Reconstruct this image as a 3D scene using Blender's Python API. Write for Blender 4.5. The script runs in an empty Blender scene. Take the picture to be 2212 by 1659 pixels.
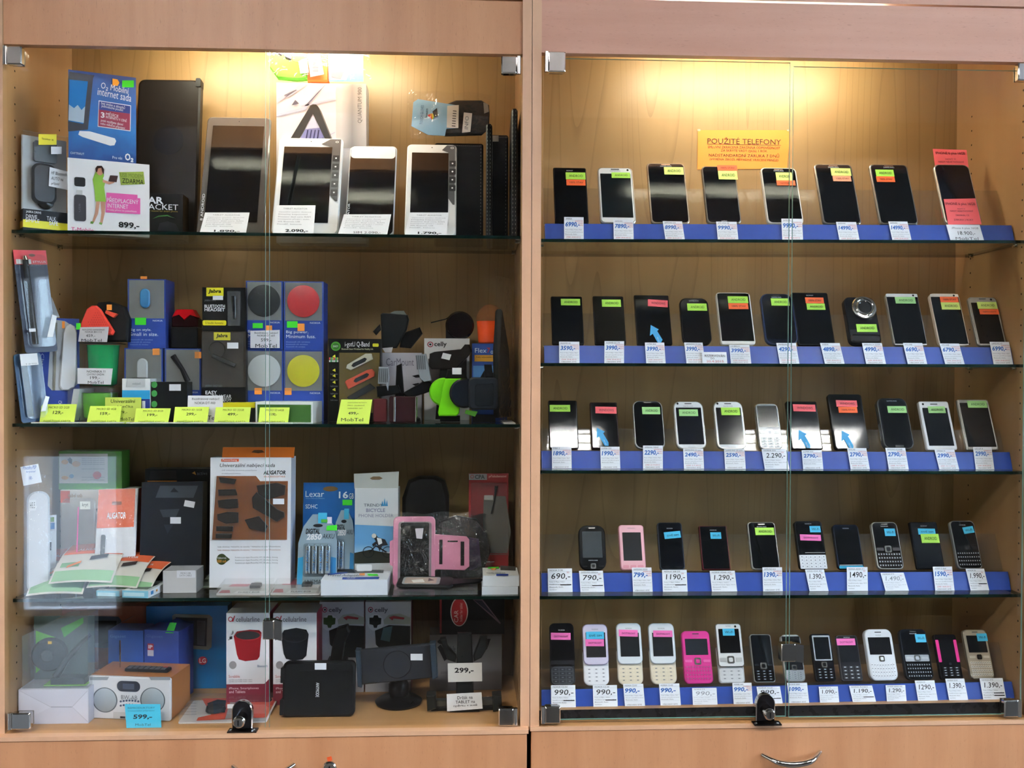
import bpy, math, random
from mathutils import Vector as V, Matrix as Mx
random.seed(7)
PI = math.pi
sc = bpy.context.scene
COL = sc.collection
# ------------------------------------------------------------------ camera (frame 2212 x 1659)
PW, PH, F = 2212.0, 1659.0, 1950.0
CAM = V((0.0, -1.757, 1.45))
ROT = Mx.Rotation(math.radians(-2.65), 3, 'Z') @ Mx.Rotation(math.radians(90 - 0.7), 3, 'X') @ Mx.Rotation(math.radians(0.2), 3, 'Z')
cd = bpy.data.cameras.new('camera'); cam = bpy.data.objects.new('camera', cd); COL.objects.link(cam)
cd.sensor_fit = 'HORIZONTAL'; cd.sensor_width = 36.0; cd.lens = 36.0 * F / PW; cd.clip_start = 0.05; cd.clip_end = 60
cam.matrix_world = Mx.Translation(CAM) @ ROT.to_4x4()
sc.camera = cam
def ray(px, py): return ROT @ V(((px - PW / 2) / F, -(py - PH / 2) / F, -1.0))
def at(px, py, Y):
    d = ray(px, py); return CAM + d * ((Y - CAM.y) / d.y)
def atz(px, py, z):
    d = ray(px, py); return CAM + d * ((z - CAM.z) / d.z)
def xat(px, Y, z):                       # world x of picture column px at depth Y, height z
    py = PH / 2
    for _ in range(4):
        p = at(px, py, Y); py -= (z - p.z) * F / (Y - CAM.y)
    return at(px, py, Y).x
# ------------------------------------------------------------------ materials
_M = {}
def lin(h):
    h = h.lstrip('#'); o = []
    for i in (0, 2, 4):
        c = int(h[i:i + 2], 16) / 255.0
        o.append(c / 12.92 if c <= 0.04045 else ((c + 0.055) / 1.055) ** 2.4)
    return (*o, 1.0)
def C(h, rough=0.5, metal=0.0, spec=0.5, coat=0.0, name=None, alpha=1.0, trans=0.0):
    if spec == .5 and rough >= .25 and not metal and max(lin(h)[:3]) < .03: spec = .22
    k = (h, rough, metal, spec, coat, alpha, trans)
    if k in _M: return _M[k]
    m = bpy.data.materials.new(name or 'surface_' + h.lstrip('#')); m.use_nodes = True
    nt = m.node_tree; b = nt.nodes['Principled BSDF']
    b.inputs['Base Color'].default_value = lin(h); b.inputs['Roughness'].default_value = rough
    b.inputs['Metallic'].default_value = metal; b.inputs['Specular IOR Level'].default_value = spec
    b.inputs['Coat Weight'].default_value = coat; b.inputs['Coat Roughness'].default_value = 0.03
    b.inputs['Transmission Weight'].default_value = trans
    if rough > 0.25 and not metal:       # slight unevenness of real surfaces
        n = nt.nodes.new('ShaderNodeTexNoise'); n.inputs['Scale'].default_value = 60; n.inputs['Detail'].default_value = 3
        tc = nt.nodes.new('ShaderNodeTexCoord'); nt.links.new(tc.outputs['Object'], n.inputs['Vector'])
        mr = nt.nodes.new('ShaderNodeMapRange'); mr.inputs[3].default_value = rough - .06; mr.inputs[4].default_value = min(1, rough + .06)
        nt.links.new(n.outputs[0], mr.inputs[0]); nt.links.new(mr.outputs[0], b.inputs['Roughness'])
    if alpha < 1:
        b.inputs['Alpha'].default_value = alpha
    _M[k] = m; return m
def clear(name, tint=(0.93, 0.96, 0.95), ior=1.45, haze=0.0, hazecol=(0.8, 0.8, 0.8), rough=0.02, wrinkle=0.0):
    if name in _M: return _M[name]
    m = bpy.data.materials.new(name); m.use_nodes = True; nt = m.node_tree; nt.nodes.clear()
    out = nt.nodes.new('ShaderNodeOutputMaterial'); tr = nt.nodes.new('ShaderNodeBsdfTransparent'); gl = nt.nodes.new('ShaderNodeBsdfGlossy')
    fr = nt.nodes.new('ShaderNodeLayerWeight'); mix = nt.nodes.new('ShaderNodeMixShader')
    pw = nt.nodes.new('ShaderNodeMath'); pw.operation = 'POWER'; pw.inputs[1].default_value = 5.0; ma = nt.nodes.new('ShaderNodeMath'); ma.operation = 'MULTIPLY_ADD'
    r0 = ((ior - 1) / (ior + 1)) ** 2; ma.inputs[1].default_value = 1 - r0; ma.inputs[2].default_value = r0
    nt.links.new(fr.outputs['Facing'], pw.inputs[0]); nt.links.new(pw.outputs[0], ma.inputs[0])
    tr.inputs[0].default_value = (*tint, 1); gl.inputs['Roughness'].default_value = rough; gl.inputs['Color'].default_value = (1, 1, 1, 1)
    nt.links.new(ma.outputs[0], mix.inputs[0]); nt.links.new(tr.outputs[0], mix.inputs[1]); nt.links.new(gl.outputs[0], mix.inputs[2])
    last = mix
    if haze > 0:
        df = nt.nodes.new('ShaderNodeBsdfDiffuse'); df.inputs[0].default_value = (*hazecol, 1)
        m2 = nt.nodes.new('ShaderNodeMixShader'); m2.inputs[0].default_value = haze
        nt.links.new(mix.outputs[0], m2.inputs[1]); nt.links.new(df.outputs[0], m2.inputs[2]); last = m2
    if wrinkle > 0:
        n = nt.nodes.new('ShaderNodeTexNoise'); n.inputs['Scale'].default_value = 38; n.inputs['Detail'].default_value = 2; n.inputs['Distortion'].default_value = 1.5
        tc = nt.nodes.new('ShaderNodeTexCoord'); nt.links.new(tc.outputs['Object'], n.inputs['Vector'])
        bp = nt.nodes.new('ShaderNodeBump'); bp.inputs['Strength'].default_value = wrinkle; bp.inputs['Distance'].default_value = 0.02
        nt.links.new(n.outputs[0], bp.inputs['Height']); nt.links.new(bp.outputs[0], gl.inputs['Normal']); nt.links.new(bp.outputs[0], fr.inputs['Normal'])
    nt.links.new(last.outputs[0], out.inputs[0]); _M[name] = m; return m
def glow(name, col, s):
    if name in _M: return _M[name]
    m = bpy.data.materials.new(name); m.use_nodes = True; nt = m.node_tree; b = nt.nodes['Principled BSDF']
    b.inputs['Base Color'].default_value = (*col, 1); b.inputs['Emission Color'].default_value = (*col, 1); b.inputs['Emission Strength'].default_value = s
    _M[name] = m; return m
def wood(name, a, b_, c, axis='Z', rough=0.42, streak=0.55, speck=0.35, rings=0.0):
    if name in _M: return _M[name]
    m = bpy.data.materials.new(name); m.use_nodes = True; nt = m.node_tree; N = nt.nodes.new; L = nt.links.new
    bs = nt.nodes['Principled BSDF']; bs.inputs['Roughness'].default_value = rough
    tc = N('ShaderNodeTexCoord'); mp = N('ShaderNodeMapping'); L(tc.outputs['Object'], mp.inputs[0])
    mp.inputs['Scale'].default_value = {'Z': (7, 7, 0.5), 'X': (0.5, 7, 7)}[axis]
    n1 = N('ShaderNodeTexNoise'); n1.inputs['Scale'].default_value = 2.2; n1.inputs['Detail'].default_value = 6; n1.inputs['Roughness'].default_value = .62; n1.inputs['Distortion'].default_value = .25
    L(mp.outputs[0], n1.inputs['Vector'])
    cr = N('ShaderNodeValToRGB'); cr.color_ramp.elements[0].color = lin(a); cr.color_ramp.elements[1].color = lin(b_)
    cr.color_ramp.elements[0].position = 0.5 - streak / 2; cr.color_ramp.elements[1].position = 0.5 + streak / 2
    L(n1.outputs[0], cr.inputs[0]); last = cr.outputs[0]
    if rings > 0:                         # cathedral grain lines
        mp3 = N('ShaderNodeMapping'); L(tc.outputs['Object'], mp3.inputs[0]); mp3.inputs['Scale'].default_value = (5.5, 5.5, .30)
        wv = N('ShaderNodeTexNoise'); wv.inputs['Scale'].default_value = 1.0; wv.inputs['Detail'].default_value = 1.5; wv.inputs['Roughness'].default_value = .35
        L(mp3.outputs[0], wv.inputs['Vector'])
        mu = N('ShaderNodeMath'); mu.operation = 'MULTIPLY'; mu.inputs[1].default_value = 26.0; L(wv.outputs[0], mu.inputs[0])
        fc = N('ShaderNodeMath'); fc.operation = 'FRACT'; L(mu.outputs[0], fc.inputs[0])
        r3 = N('ShaderNodeMapRange'); r3.inputs[1].default_value = .84; r3.inputs[2].default_value = 1.0; r3.inputs[4].default_value = rings
        L(fc.outputs[0], r3.inputs[0])
        mx3 = N('ShaderNodeMixRGB'); mx3.inputs[2].default_value = lin(c); L(r3.outputs[0], mx3.inputs[0]); L(last, mx3.inputs[1]); last = mx3.outputs[0]
    mp2 = N('ShaderNodeMapping'); L(tc.outputs['Object'], mp2.inputs[0]); mp2.inputs['Scale'].default_value = {'Z': (420, 420, 90), 'X': (90, 420, 420)}[axis]
    n2 = N('ShaderNodeTexNoise'); n2.inputs['Scale'].default_value = 1.0; n2.inputs['Detail'].default_value = 1
    L(mp2.outputs[0], n2.inputs['Vector'])
    r2 = N('ShaderNodeMapRange'); r2.inputs[1].default_value = .66; r2.inputs[2].default_value = .8; r2.inputs[4].default_value = speck
    L(n2.outputs[0], r2.inputs[0])
    mx = N('ShaderNodeMixRGB'); mx.inputs[2].default_value = lin(c); L(r2.outputs[0], mx.inputs[0]); L(last, mx.inputs[1]); L(mx.outputs[0], bs.inputs['Base Color'])
    _M[name] = m; return m
def grad(name, stops, axis='Z', lo=0.0, hi=1.0, rough=0.4, noise=0.0, nscale=30):   # a printed colour blend across an object's own coordinates
    if name in _M: return _M[name]
    m = bpy.data.materials.new(name); m.use_nodes = True; nt = m.node_tree; N = nt.nodes.new; L = nt.links.new
    bs = nt.nodes['Principled BSDF']; bs.inputs['Roughness'].default_value = rough
    tc = N('ShaderNodeTexCoord'); sp = N('ShaderNodeSeparateXYZ'); L(tc.outputs['Object'], sp.inputs[0])
    mr = N('ShaderNodeMapRange'); mr.inputs[1].default_value = lo; mr.inputs[2].default_value = hi; L(sp.outputs[axis], mr.inputs[0]); v = mr.outputs[0]
    if noise > 0:
        n = N('ShaderNodeTexNoise'); n.inputs['Scale'].default_value = nscale; n.inputs['Detail'].default_value = 4; L(tc.outputs['Object'], n.inputs['Vector'])
        ad = N('ShaderNodeMath'); ad.operation = 'MULTIPLY_ADD'; ad.inputs[1].default_value = noise; L(n.outputs[0], ad.inputs[0])
        sb = N('ShaderNodeMath'); sb.operation = 'SUBTRACT'; sb.inputs[1].default_value = noise / 2; L(v, sb.inputs[0]); L(sb.outputs[0], ad.inputs[2]); v = ad.outputs[0]
    cr = N('ShaderNodeValToRGB'); e = cr.color_ramp.elements
    e[0].position, e[0].color = stops[0][0], lin(stops[0][1]); e[1].position, e[1].color = stops[-1][0], lin(stops[-1][1])
    for p, h in stops[1:-1]:
        x = e.new(p); x.color = lin(h)
    L(v, cr.inputs[0]); L(cr.outputs[0], bs.inputs['Base Color']); _M[name] = m; return m
# ------------------------------------------------------------------ writing
_T = {}
_fc = bpy.data.curves.new('lettering', 'FONT'); _fo = bpy.data.objects.new('lettering', _fc); COL.objects.link(_fo)
def glyphs(s, bold=0.0, shear=0.0):
    k = (s, bold, shear)
    if k not in _T:
        _fc.body = s; _fc.resolution_u = 2; _fc.offset = bold; _fc.shear = shear
        dg = bpy.context.evaluated_depsgraph_get(); e = _fo.evaluated_get(dg); me = e.to_mesh()
        vs = [(v.co.x, v.co.y) for v in me.vertices]; fs = [tuple(p.vertices) for p in me.polygons]; e.to_mesh_clear()
        if not vs: vs = [(0, 0), (1, 0), (1, 1)]; fs = []
        xs = [a for a, b in vs]; ys = [b for a, b in vs]; x0, x1, y0, y1 = min(xs), max(xs), min(ys), max(ys)
        _T[k] = ([((a - x0) / (x1 - x0 or 1), (b - y0) / (y1 - y0 or 1)) for a, b in vs], fs, (x1 - x0) / max(y1 - y0, 1e-6))
    return _T[k]
# ------------------------------------------------------------------ mesh builder (local: x right, y away from the viewer, z up)
def rr(x0, z0, x1, z1, r, n=5):
    r = max(1e-5, min(r, abs(x1 - x0) / 2 - 1e-5, abs(z1 - z0) / 2 - 1e-5)); o = []
    for cx, cz, a in ((x1 - r, z1 - r, 0), (x0 + r, z1 - r, 90), (x0 + r, z0 + r, 180), (x1 - r, z0 + r, 270)):
        for i in range(n + 1):
            t = math.radians(a + 90.0 * i / n); o.append((cx + r * math.cos(t), cz + r * math.sin(t)))
    return o
def ell(cx, cz, rx, rz, n=28, a0=0, a1=360):
    k = n if a1 - a0 >= 360 else n + 1
    return [(cx + rx * math.cos(math.radians(a0 + (a1 - a0) * i / n)), cz + rz * math.sin(math.radians(a0 + (a1 - a0) * i / n))) for i in range(k)]
class MB:
    def __init__(s): s.v, s.f, s.m, s.mats = [], [], [], []
    def mi(s, mat):
        if mat not in s.mats: s.mats.append(mat)
        return s.mats.index(mat)
    def add(s, vs, fs, mat):
        b = len(s.v); s.v.extend(tuple(x) for x in vs); i = s.mi(mat)
        for f in fs: s.f.append(tuple(b + j for j in f)); s.m.append(i)
        return s
    def box(s, x0, y0, z0, x1, y1, z1, mat, front=None, top=None, side=None):
        vs = [(x0, y0, z0), (x1, y0, z0), (x1, y1, z0), (x0, y1, z0), (x0, y0, z1), (x1, y0, z1), (x1, y1, z1), (x0, y1, z1)]
        b = len(s.v); s.v.extend(vs)
        for f, mt in (((0, 1, 5, 4), front), ((1, 2, 6, 5), side), ((2, 3, 7, 6), None), ((3, 0, 4, 7), side), ((4, 5, 6, 7), top), ((3, 2, 1, 0), None)):
            s.f.append(tuple(b + j for j in f)); s.m.append(s.mi(mt or mat))
        return s
    def prism(s, pts, y0, y1, mat, front=None, bev=0.0):
        n = len(pts); a = sum(pts[i][0] * pts[(i + 1) % n][1] - pts[(i + 1) % n][0] * pts[i][1] for i in range(n))
        if a < 0: pts = pts[::-1]
        if bev:
            cx = sum(p[0] for p in pts) / n; cz = sum(p[1] for p in pts) / n
            ex = max(abs(p[0] - cx) for p in pts); ez = max(abs(p[1] - cz) for p in pts)
            ins = [(cx + (x - cx) * (1 - bev / ex), cz + (z - cz) * (1 - bev / ez)) for x, z in pts]
            loops = [(ins, y0), (pts, y0 + bev), (pts, y1 - bev), (ins, y1)]
        else: loops = [(pts, y0), (pts, y1)]
        b = len(s.v)
        for q, y in loops: s.v.extend((x, y, z) for x, z in q)
        i = s.mi(mat)
        for k in range(len(loops) - 1):
            for j in range(n):
                j2 = (j + 1) % n; s.f.append((b + k * n + j, b + (k + 1) * n + j, b + (k + 1) * n + j2, b + k * n + j2)); s.m.append(i)
        s.f.append(tuple(b + j for j in range(n))); s.m.append(s.mi(front or mat))
        e = b + (len(loops) - 1) * n; s.f.append(tuple(e + j for j in range(n - 1, -1, -1))); s.m.append(i)
        return s
    def poly(s, pts, y, mat):
        n = len(pts); a = sum(pts[i][0] * pts[(i + 1) % n][1] - pts[(i + 1) % n][0] * pts[i][1] for i in range(n))
        if a < 0: pts = pts[::-1]
        return s.add([(x, y, z) for x, z in pts], [tuple(range(n))], mat)
    def rect(s, q, y, mat): return s.poly([(q[0], q[1]), (q[2], q[1]), (q[2], q[3]), (q[0], q[3])], y, mat)
    def ring(s, cx, cz, r0, r1, y, mat, n=32, a0=0, a1=360, asp=1.0):
        o = ell(cx, cz, r1, r1 * asp, n, a0, a1); i_ = ell(cx, cz, r0, r0 * asp, n, a0, a1); k = len(o)
        full = a1 - a0 >= 360
        return s.add([(x, y, z) for x, z in o] + [(x, y, z) for x, z in i_], [(j, (j + 1) % k, k + (j + 1) % k, k + j) for j in range(k if full else k - 1)], mat)
    def text(s, t, q, y, mat, bold=0.0, shear=0.0, rot=0, ang=0.0, keep=True):
        """the words t fitted into the box q = x0, z0, x1, z1; rot 90 reads upwards, -90 downwards"""
        g, fs, asp = glyphs(t, 0.0 if set(t) & set('MNKWVmnkwvXxZz') else min(bold, .03), shear); x0, z0, x1, z1 = q
        w, h = x1 - x0, z1 - z0
        cx, cz = (x0 + x1) / 2, (z0 + z1) / 2; ca, sa = math.cos(math.radians(ang)), math.sin(math.radians(ang)); vs = []
        for u, v in g:
            if rot == 90: a, b = -(v - .5) * w, (u - .5) * h
            elif rot == -90: a, b = (v - .5) * w, -(u - .5) * h
            else: a, b = (u - .5) * w, (v - .5) * h
            vs.append((cx + a * ca - b * sa, y, cz + a * sa + b * ca))
        return s.add(vs, fs, mat)
    def lathe(s, prof, c, axis, mat, n=28, cap=True):
        """profile (radius, distance along axis) turned about axis through c"""
        ax = V(axis).normalized(); t = V((0, 0, 1)) if abs(ax.z) < .9 else V((1, 0, 0)); e1 = ax.cross(t).normalized(); e2 = ax.cross(e1)
        b = len(s.v); c = V(c)
        for r, d in prof:
            for j in range(n):
                a = 2 * PI * j / n; s.v.append(tuple(c + ax * d + (e1 * math.cos(a) + e2 * math.sin(a)) * r))
        i = s.mi(mat)
        for k in range(len(prof) - 1):
            for j in range(n):
                j2 = (j + 1) % n; s.f.append((b + k * n + j, b + k * n + j2, b + (k + 1) * n + j2, b + (k + 1) * n + j)); s.m.append(i)
        if cap:
            s.f.append(tuple(b + j for j in range(n - 1, -1, -1))); s.m.append(i)
            e = b + (len(prof) - 1) * n; s.f.append(tuple(e + j for j in range(n))); s.m.append(i)
        return s
    def tube(s, pts, r, mat, n=8):
        pts = [V(p) for p in pts]; b = len(s.v); k = len(pts)
        for i, p in enumerate(pts):
            d = (pts[min(i + 1, k - 1)] - pts[max(i - 1, 0)]).normalized(); t = V((0, 0, 1)) if abs(d.z) < .95 else V((1, 0, 0))
            e1 = d.cross(t).normalized(); e2 = d.cross(e1); rad = r[i] if isinstance(r, (list, tuple)) else r
            for j in range(n):
                a = 2 * PI * j / n; s.v.append(tuple(p + (e1 * math.cos(a) + e2 * math.sin(a)) * rad))
        m = s.mi(mat)
        for i in range(k - 1):
            for j in range(n):
                j2 = (j + 1) % n; s.f.append((b + i * n + j, b + i * n + j2, b + (i + 1) * n + j2, b + (i + 1) * n + j)); s.m.append(m)
        s.f.append(tuple(b + j for j in range(n - 1, -1, -1))); s.m.append(m); e = b + (k - 1) * n; s.f.append(tuple(e + j for j in range(n))); s.m.append(m)
        return s
    def sheet(s, fn, nu, nv, mat, thick=0.0):
        """a bent sheet fn(u, v) -> point; thick adds a back face below it"""
        b = len(s.v)
        for i in range(nu + 1):
            for j in range(nv + 1): s.v.append(tuple(fn(i / nu, j / nv)))
        m = s.mi(mat)
        for i in range(nu):
            for j in range(nv):
                a = b + i * (nv + 1) + j; s.f.append((a, a + nv + 1, a + nv + 2, a + 1)); s.m.append(m)
        return s
    def mesh(s, name):
        me = bpy.data.meshes.new(name); me.from_pydata(s.v, [], s.f)
        for mt in s.mats: me.materials.append(mt)
        me.polygons.foreach_set('material_index', s.m)
        me.polygons.foreach_set('use_smooth', [True] * len(s.f)); me.update(); me.set_sharp_from_angle(angle=math.radians(32))
        return me
def link(name, data, M=None, parent=None, label=None, cat=None, group=None, kind=None):
    o = bpy.data.objects.new(name, data); COL.objects.link(o)
    if M is not None: o.matrix_world = M
    if parent is not None: o.parent = parent
    for k, v in (('label', label), ('category', cat), ('group', group), ('kind', kind)):
        if v: o[k] = v
    return o
# ------------------------------------------------------------------ frames and items
class Fr:
    def __init__(s, P, rz=0.0, lean=0.0, roll=0.0):
        s.P = V(P); s.M = Mx.Translation(s.P) @ Mx.Rotation(math.radians(rz), 4, 'Z') @ Mx.Rotation(math.radians(-lean), 4, 'X') @ Mx.Rotation(math.radians(roll), 4, 'Y')
        s.I = s.M.inverted(); s.c = s.I @ CAM
    def uv(s, px, py, y=0.0):
        d = s.I.to_3x3() @ ray(px, py); t = (y - s.c.y) / d.y; p = s.c + d * t; return (p.x, p.z)
    def R(s, a, b, c, d, y=0.0):           # picture box left, top, right, bottom -> local x0, z0, x1, z1
        my, mx = (b + d) / 2, (a + c) / 2
        return (s.uv(a, my, y)[0], s.uv(mx, d, y)[1], s.uv(c, my, y)[0], s.uv(mx, b, y)[1])
    def Pt(s, pts, y=0.0): return [s.uv(a, b, y) for a, b in pts]
    def w(s, x, y, z): return s.M @ V((x, y, z))
ITEMS = []
E1 = -0.0004                                # print stands this far proud of its surface
class It:
    """one thing: a frame, its main mesh and its parts"""
    def __init__(s, name, label, cat, fr, group=None, main='body', y=0.0):
        s.name, s.label, s.cat, s.f, s.group, s.main, s.y = name, label, cat, fr, group, main, y
        s.mb = MB(); s.parts = []; s.rest = None; s.keep = None; ITEMS.append(s); s.cur = s.mb
    def part(s, name, label=None, under=None):
        m = MB(); m.under = under; m.nm = name; m.lb = label; s.parts.append(m); return m
    def to(s, mb=None, y=None):             # following prints go to this part / depth
        s.cur = mb or s.mb
        if y is not None: s.y = y
        return s
    def _y(s, l): return s.y + E1 * l
    def r(s, a, b, c, d, mat, l=1, rad=0.0):
        q = s.f.R(a, b, c, d, s.y); s.cur.poly(rr(*q, rad, 4), s._y(l), mat) if rad else s.cur.rect(q, s._y(l), mat); return s
    def p(s, pts, mat, l=1): s.cur.poly(s.f.Pt(pts, s.y), s._y(l), mat); return s
    def e(s, a, b, c, d, mat, l=1, n=28):
        q = s.f.R(a, b, c, d, s.y); s.cur.poly(ell((q[0] + q[2]) / 2, (q[1] + q[3]) / 2, (q[2] - q[0]) / 2, (q[3] - q[1]) / 2, n), s._y(l), mat); return s
    def o(s, a, b, c, d, mat, l=1, th=.12):
        q = s.f.R(a, b, c, d, s.y); R_ = (q[2] - q[0]) / 2; s.cur.ring((q[0] + q[2]) / 2, (q[1] + q[3]) / 2, R_ * (1 - th), R_, s._y(l), mat, asp=(q[3] - q[1]) / max(q[2] - q[0], 1e-6)); return s
    def t(s, txt, a, b, c, d, mat, l=2, **k): s.cur.text(txt, s.f.R(a, b, c, d, s.y), s._y(l), mat, **k); return s
    def settle(s):                          # keep a thing on its shelf and inside the cabinet walls
        mbs = [s.mb] + s.parts; R3 = s.f.M.to_3x3()
        if s.rest is not None:
            if abs(R3[2][0]) < 1e-5 and abs(R3[2][1]) < 1e-5:
                for m in mbs: m.v = [(x, y, max(z, 0.0)) for x, y, z in m.v]
            else:
                s.f.M.translation.z += s.rest - min((s.f.M @ V(v)).z for m in mbs for v in m.v)
        if s.keep:
            P = [s.f.M @ V(v) for m in mbs for v in m.v]; lo, hi = s.keep
            x0, x1, y0, y1 = min(p.x for p in P), max(p.x for p in P), min(p.y for p in P), max(p.y for p in P)
            t = s.f.M.translation
            if x0 < lo + .0008: t.x += lo + .0008 - x0
            elif x1 > hi - .0008: t.x -= x1 - hi + .0008
            if y1 > D - .001: t.y -= y1 - D + .001
            elif y0 < .017: t.y += .017 - y0
    def finish(s):
        s.settle()
        if s.parts:
            root = link(s.name, None, s.f.M, None, s.label, s.cat, s.group); root.empty_display_size = .02
            if s.mb.f: link(s.main, s.mb.mesh(s.main), None, root)
            for m in s.parts:
                if m.f and not m.under: m.ob = link(m.nm, m.mesh(m.nm), None, root, m.lb)
            for m in s.parts:
                if m.f and m.under: m.ob = link(m.nm, m.mesh(m.nm), None, m.under.ob, m.lb)
        else: link(s.name, s.mb.mesh(s.name), s.f.M, None, s.label, s.cat, s.group)
# ------------------------------------------------------------------ the cabinets
D = 0.298                                    # depth of the showcase
W_FR = wood('beech_front', '#a87450', '#c18f68', '#7d5439', 'Z', .40)
W_HX = wood('beech_front_cross', '#b4826a', '#c59680', '#8a5f4c', 'X', .40)
W_ED = wood('beech_edge', '#c09676', '#cda585', '#9c775a', 'Z', .40, .8, .25)
W_BK = wood('beech_back', '#8e6f46', '#a08154', '#6e5230', 'Z', .44, .7, .0, .4)
W_IN = wood('beech_inside', '#966f48', '#a9835a', '#7a5733', 'Z', .42, .7, .15)
W_FL = wood('beech_board', '#ab7c4c', '#c09362', '#85603c', 'X', .35, .7, .15)
GLASS = clear('door_glass', (.955, .97, .965), 1.46)
SHELF = clear('shelf_glass', (.86, .91, .88), 1.46)
EDGE = C('#0c231d', .15); PEDGE = C('#7fa79c', .1)
CHROME = C('#d4d2ce', .10, 1.0); STEEL = C('#8d8a88', .32, 1.0); DARK = C('#141313', .5); HOLE = C('#21150d', .8)
BLK = C('#0f0f11', .35); INK = C('#1d1d22', .6); WHITE = C('#e9e9ee', .5)
XL0 = at(8, 830, 0).x; XL1 = at(1126.5, 830, 0).x; XM = at(1147, 830, 0).x; XR0 = at(1167.5, 830, 0).x; XR1 = at(2234, 830, 0).x
YS = 0.030                                   # front edge of the glass shelves
class Surf:                                  # a surface that things stand on; heights at its two ends
    def __init__(s, x0, x1, z0, z1): s.x0, s.x1, s.z0, s.z1 = x0, x1, z0, z1
    def z(s, x): return s.z0 + (s.z1 - s.z0) * (x - s.x0) / (s.x1 - s.x0)
def surf(xa, xb, pa, ya, pb, yb, Y):
    a, b = at(pa, ya, Y), at(pb, yb, Y); k = (b.z - a.z) / (b.x - a.x)
    return Surf(xa, xb, a.z + k * (xa - a.x), a.z + k * (xb - a.x))
zl = (at(0, 1592.7, -.019).z + at(1130, 1577.6, -.019).z) / 2
zr = (at(1180, 1571.5, -.004).z + at(2190, 1555, -.004).z) / 2
ROW = {'L1': surf(XL0, XL1, 12, 496, 1110, 509.5, YS), 'L2': surf(XL0, XL1, 12, 915, 1110, 916.5, YS), 'L3': surf(XL0, XL1, 12, 1294, 1110, 1287.5, YS),
       'L4': Surf(XL0, XL1, zl, zl),
       'R1': surf(XR0, XR1, 1180, 516, 2200, 519, YS), 'R2': surf(XR0, XR1, 1180, 784, 2200, 787, YS), 'R3': surf(XR0, XR1, 1180, 1016, 2200, 1018, YS),
       'R4': surf(XR0, XR1, 1180, 1288, 2200, 1283.5, YS), 'R5': surf(XR0, XR1, 1250, 1533, 2170, 1516, .030)}
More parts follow.
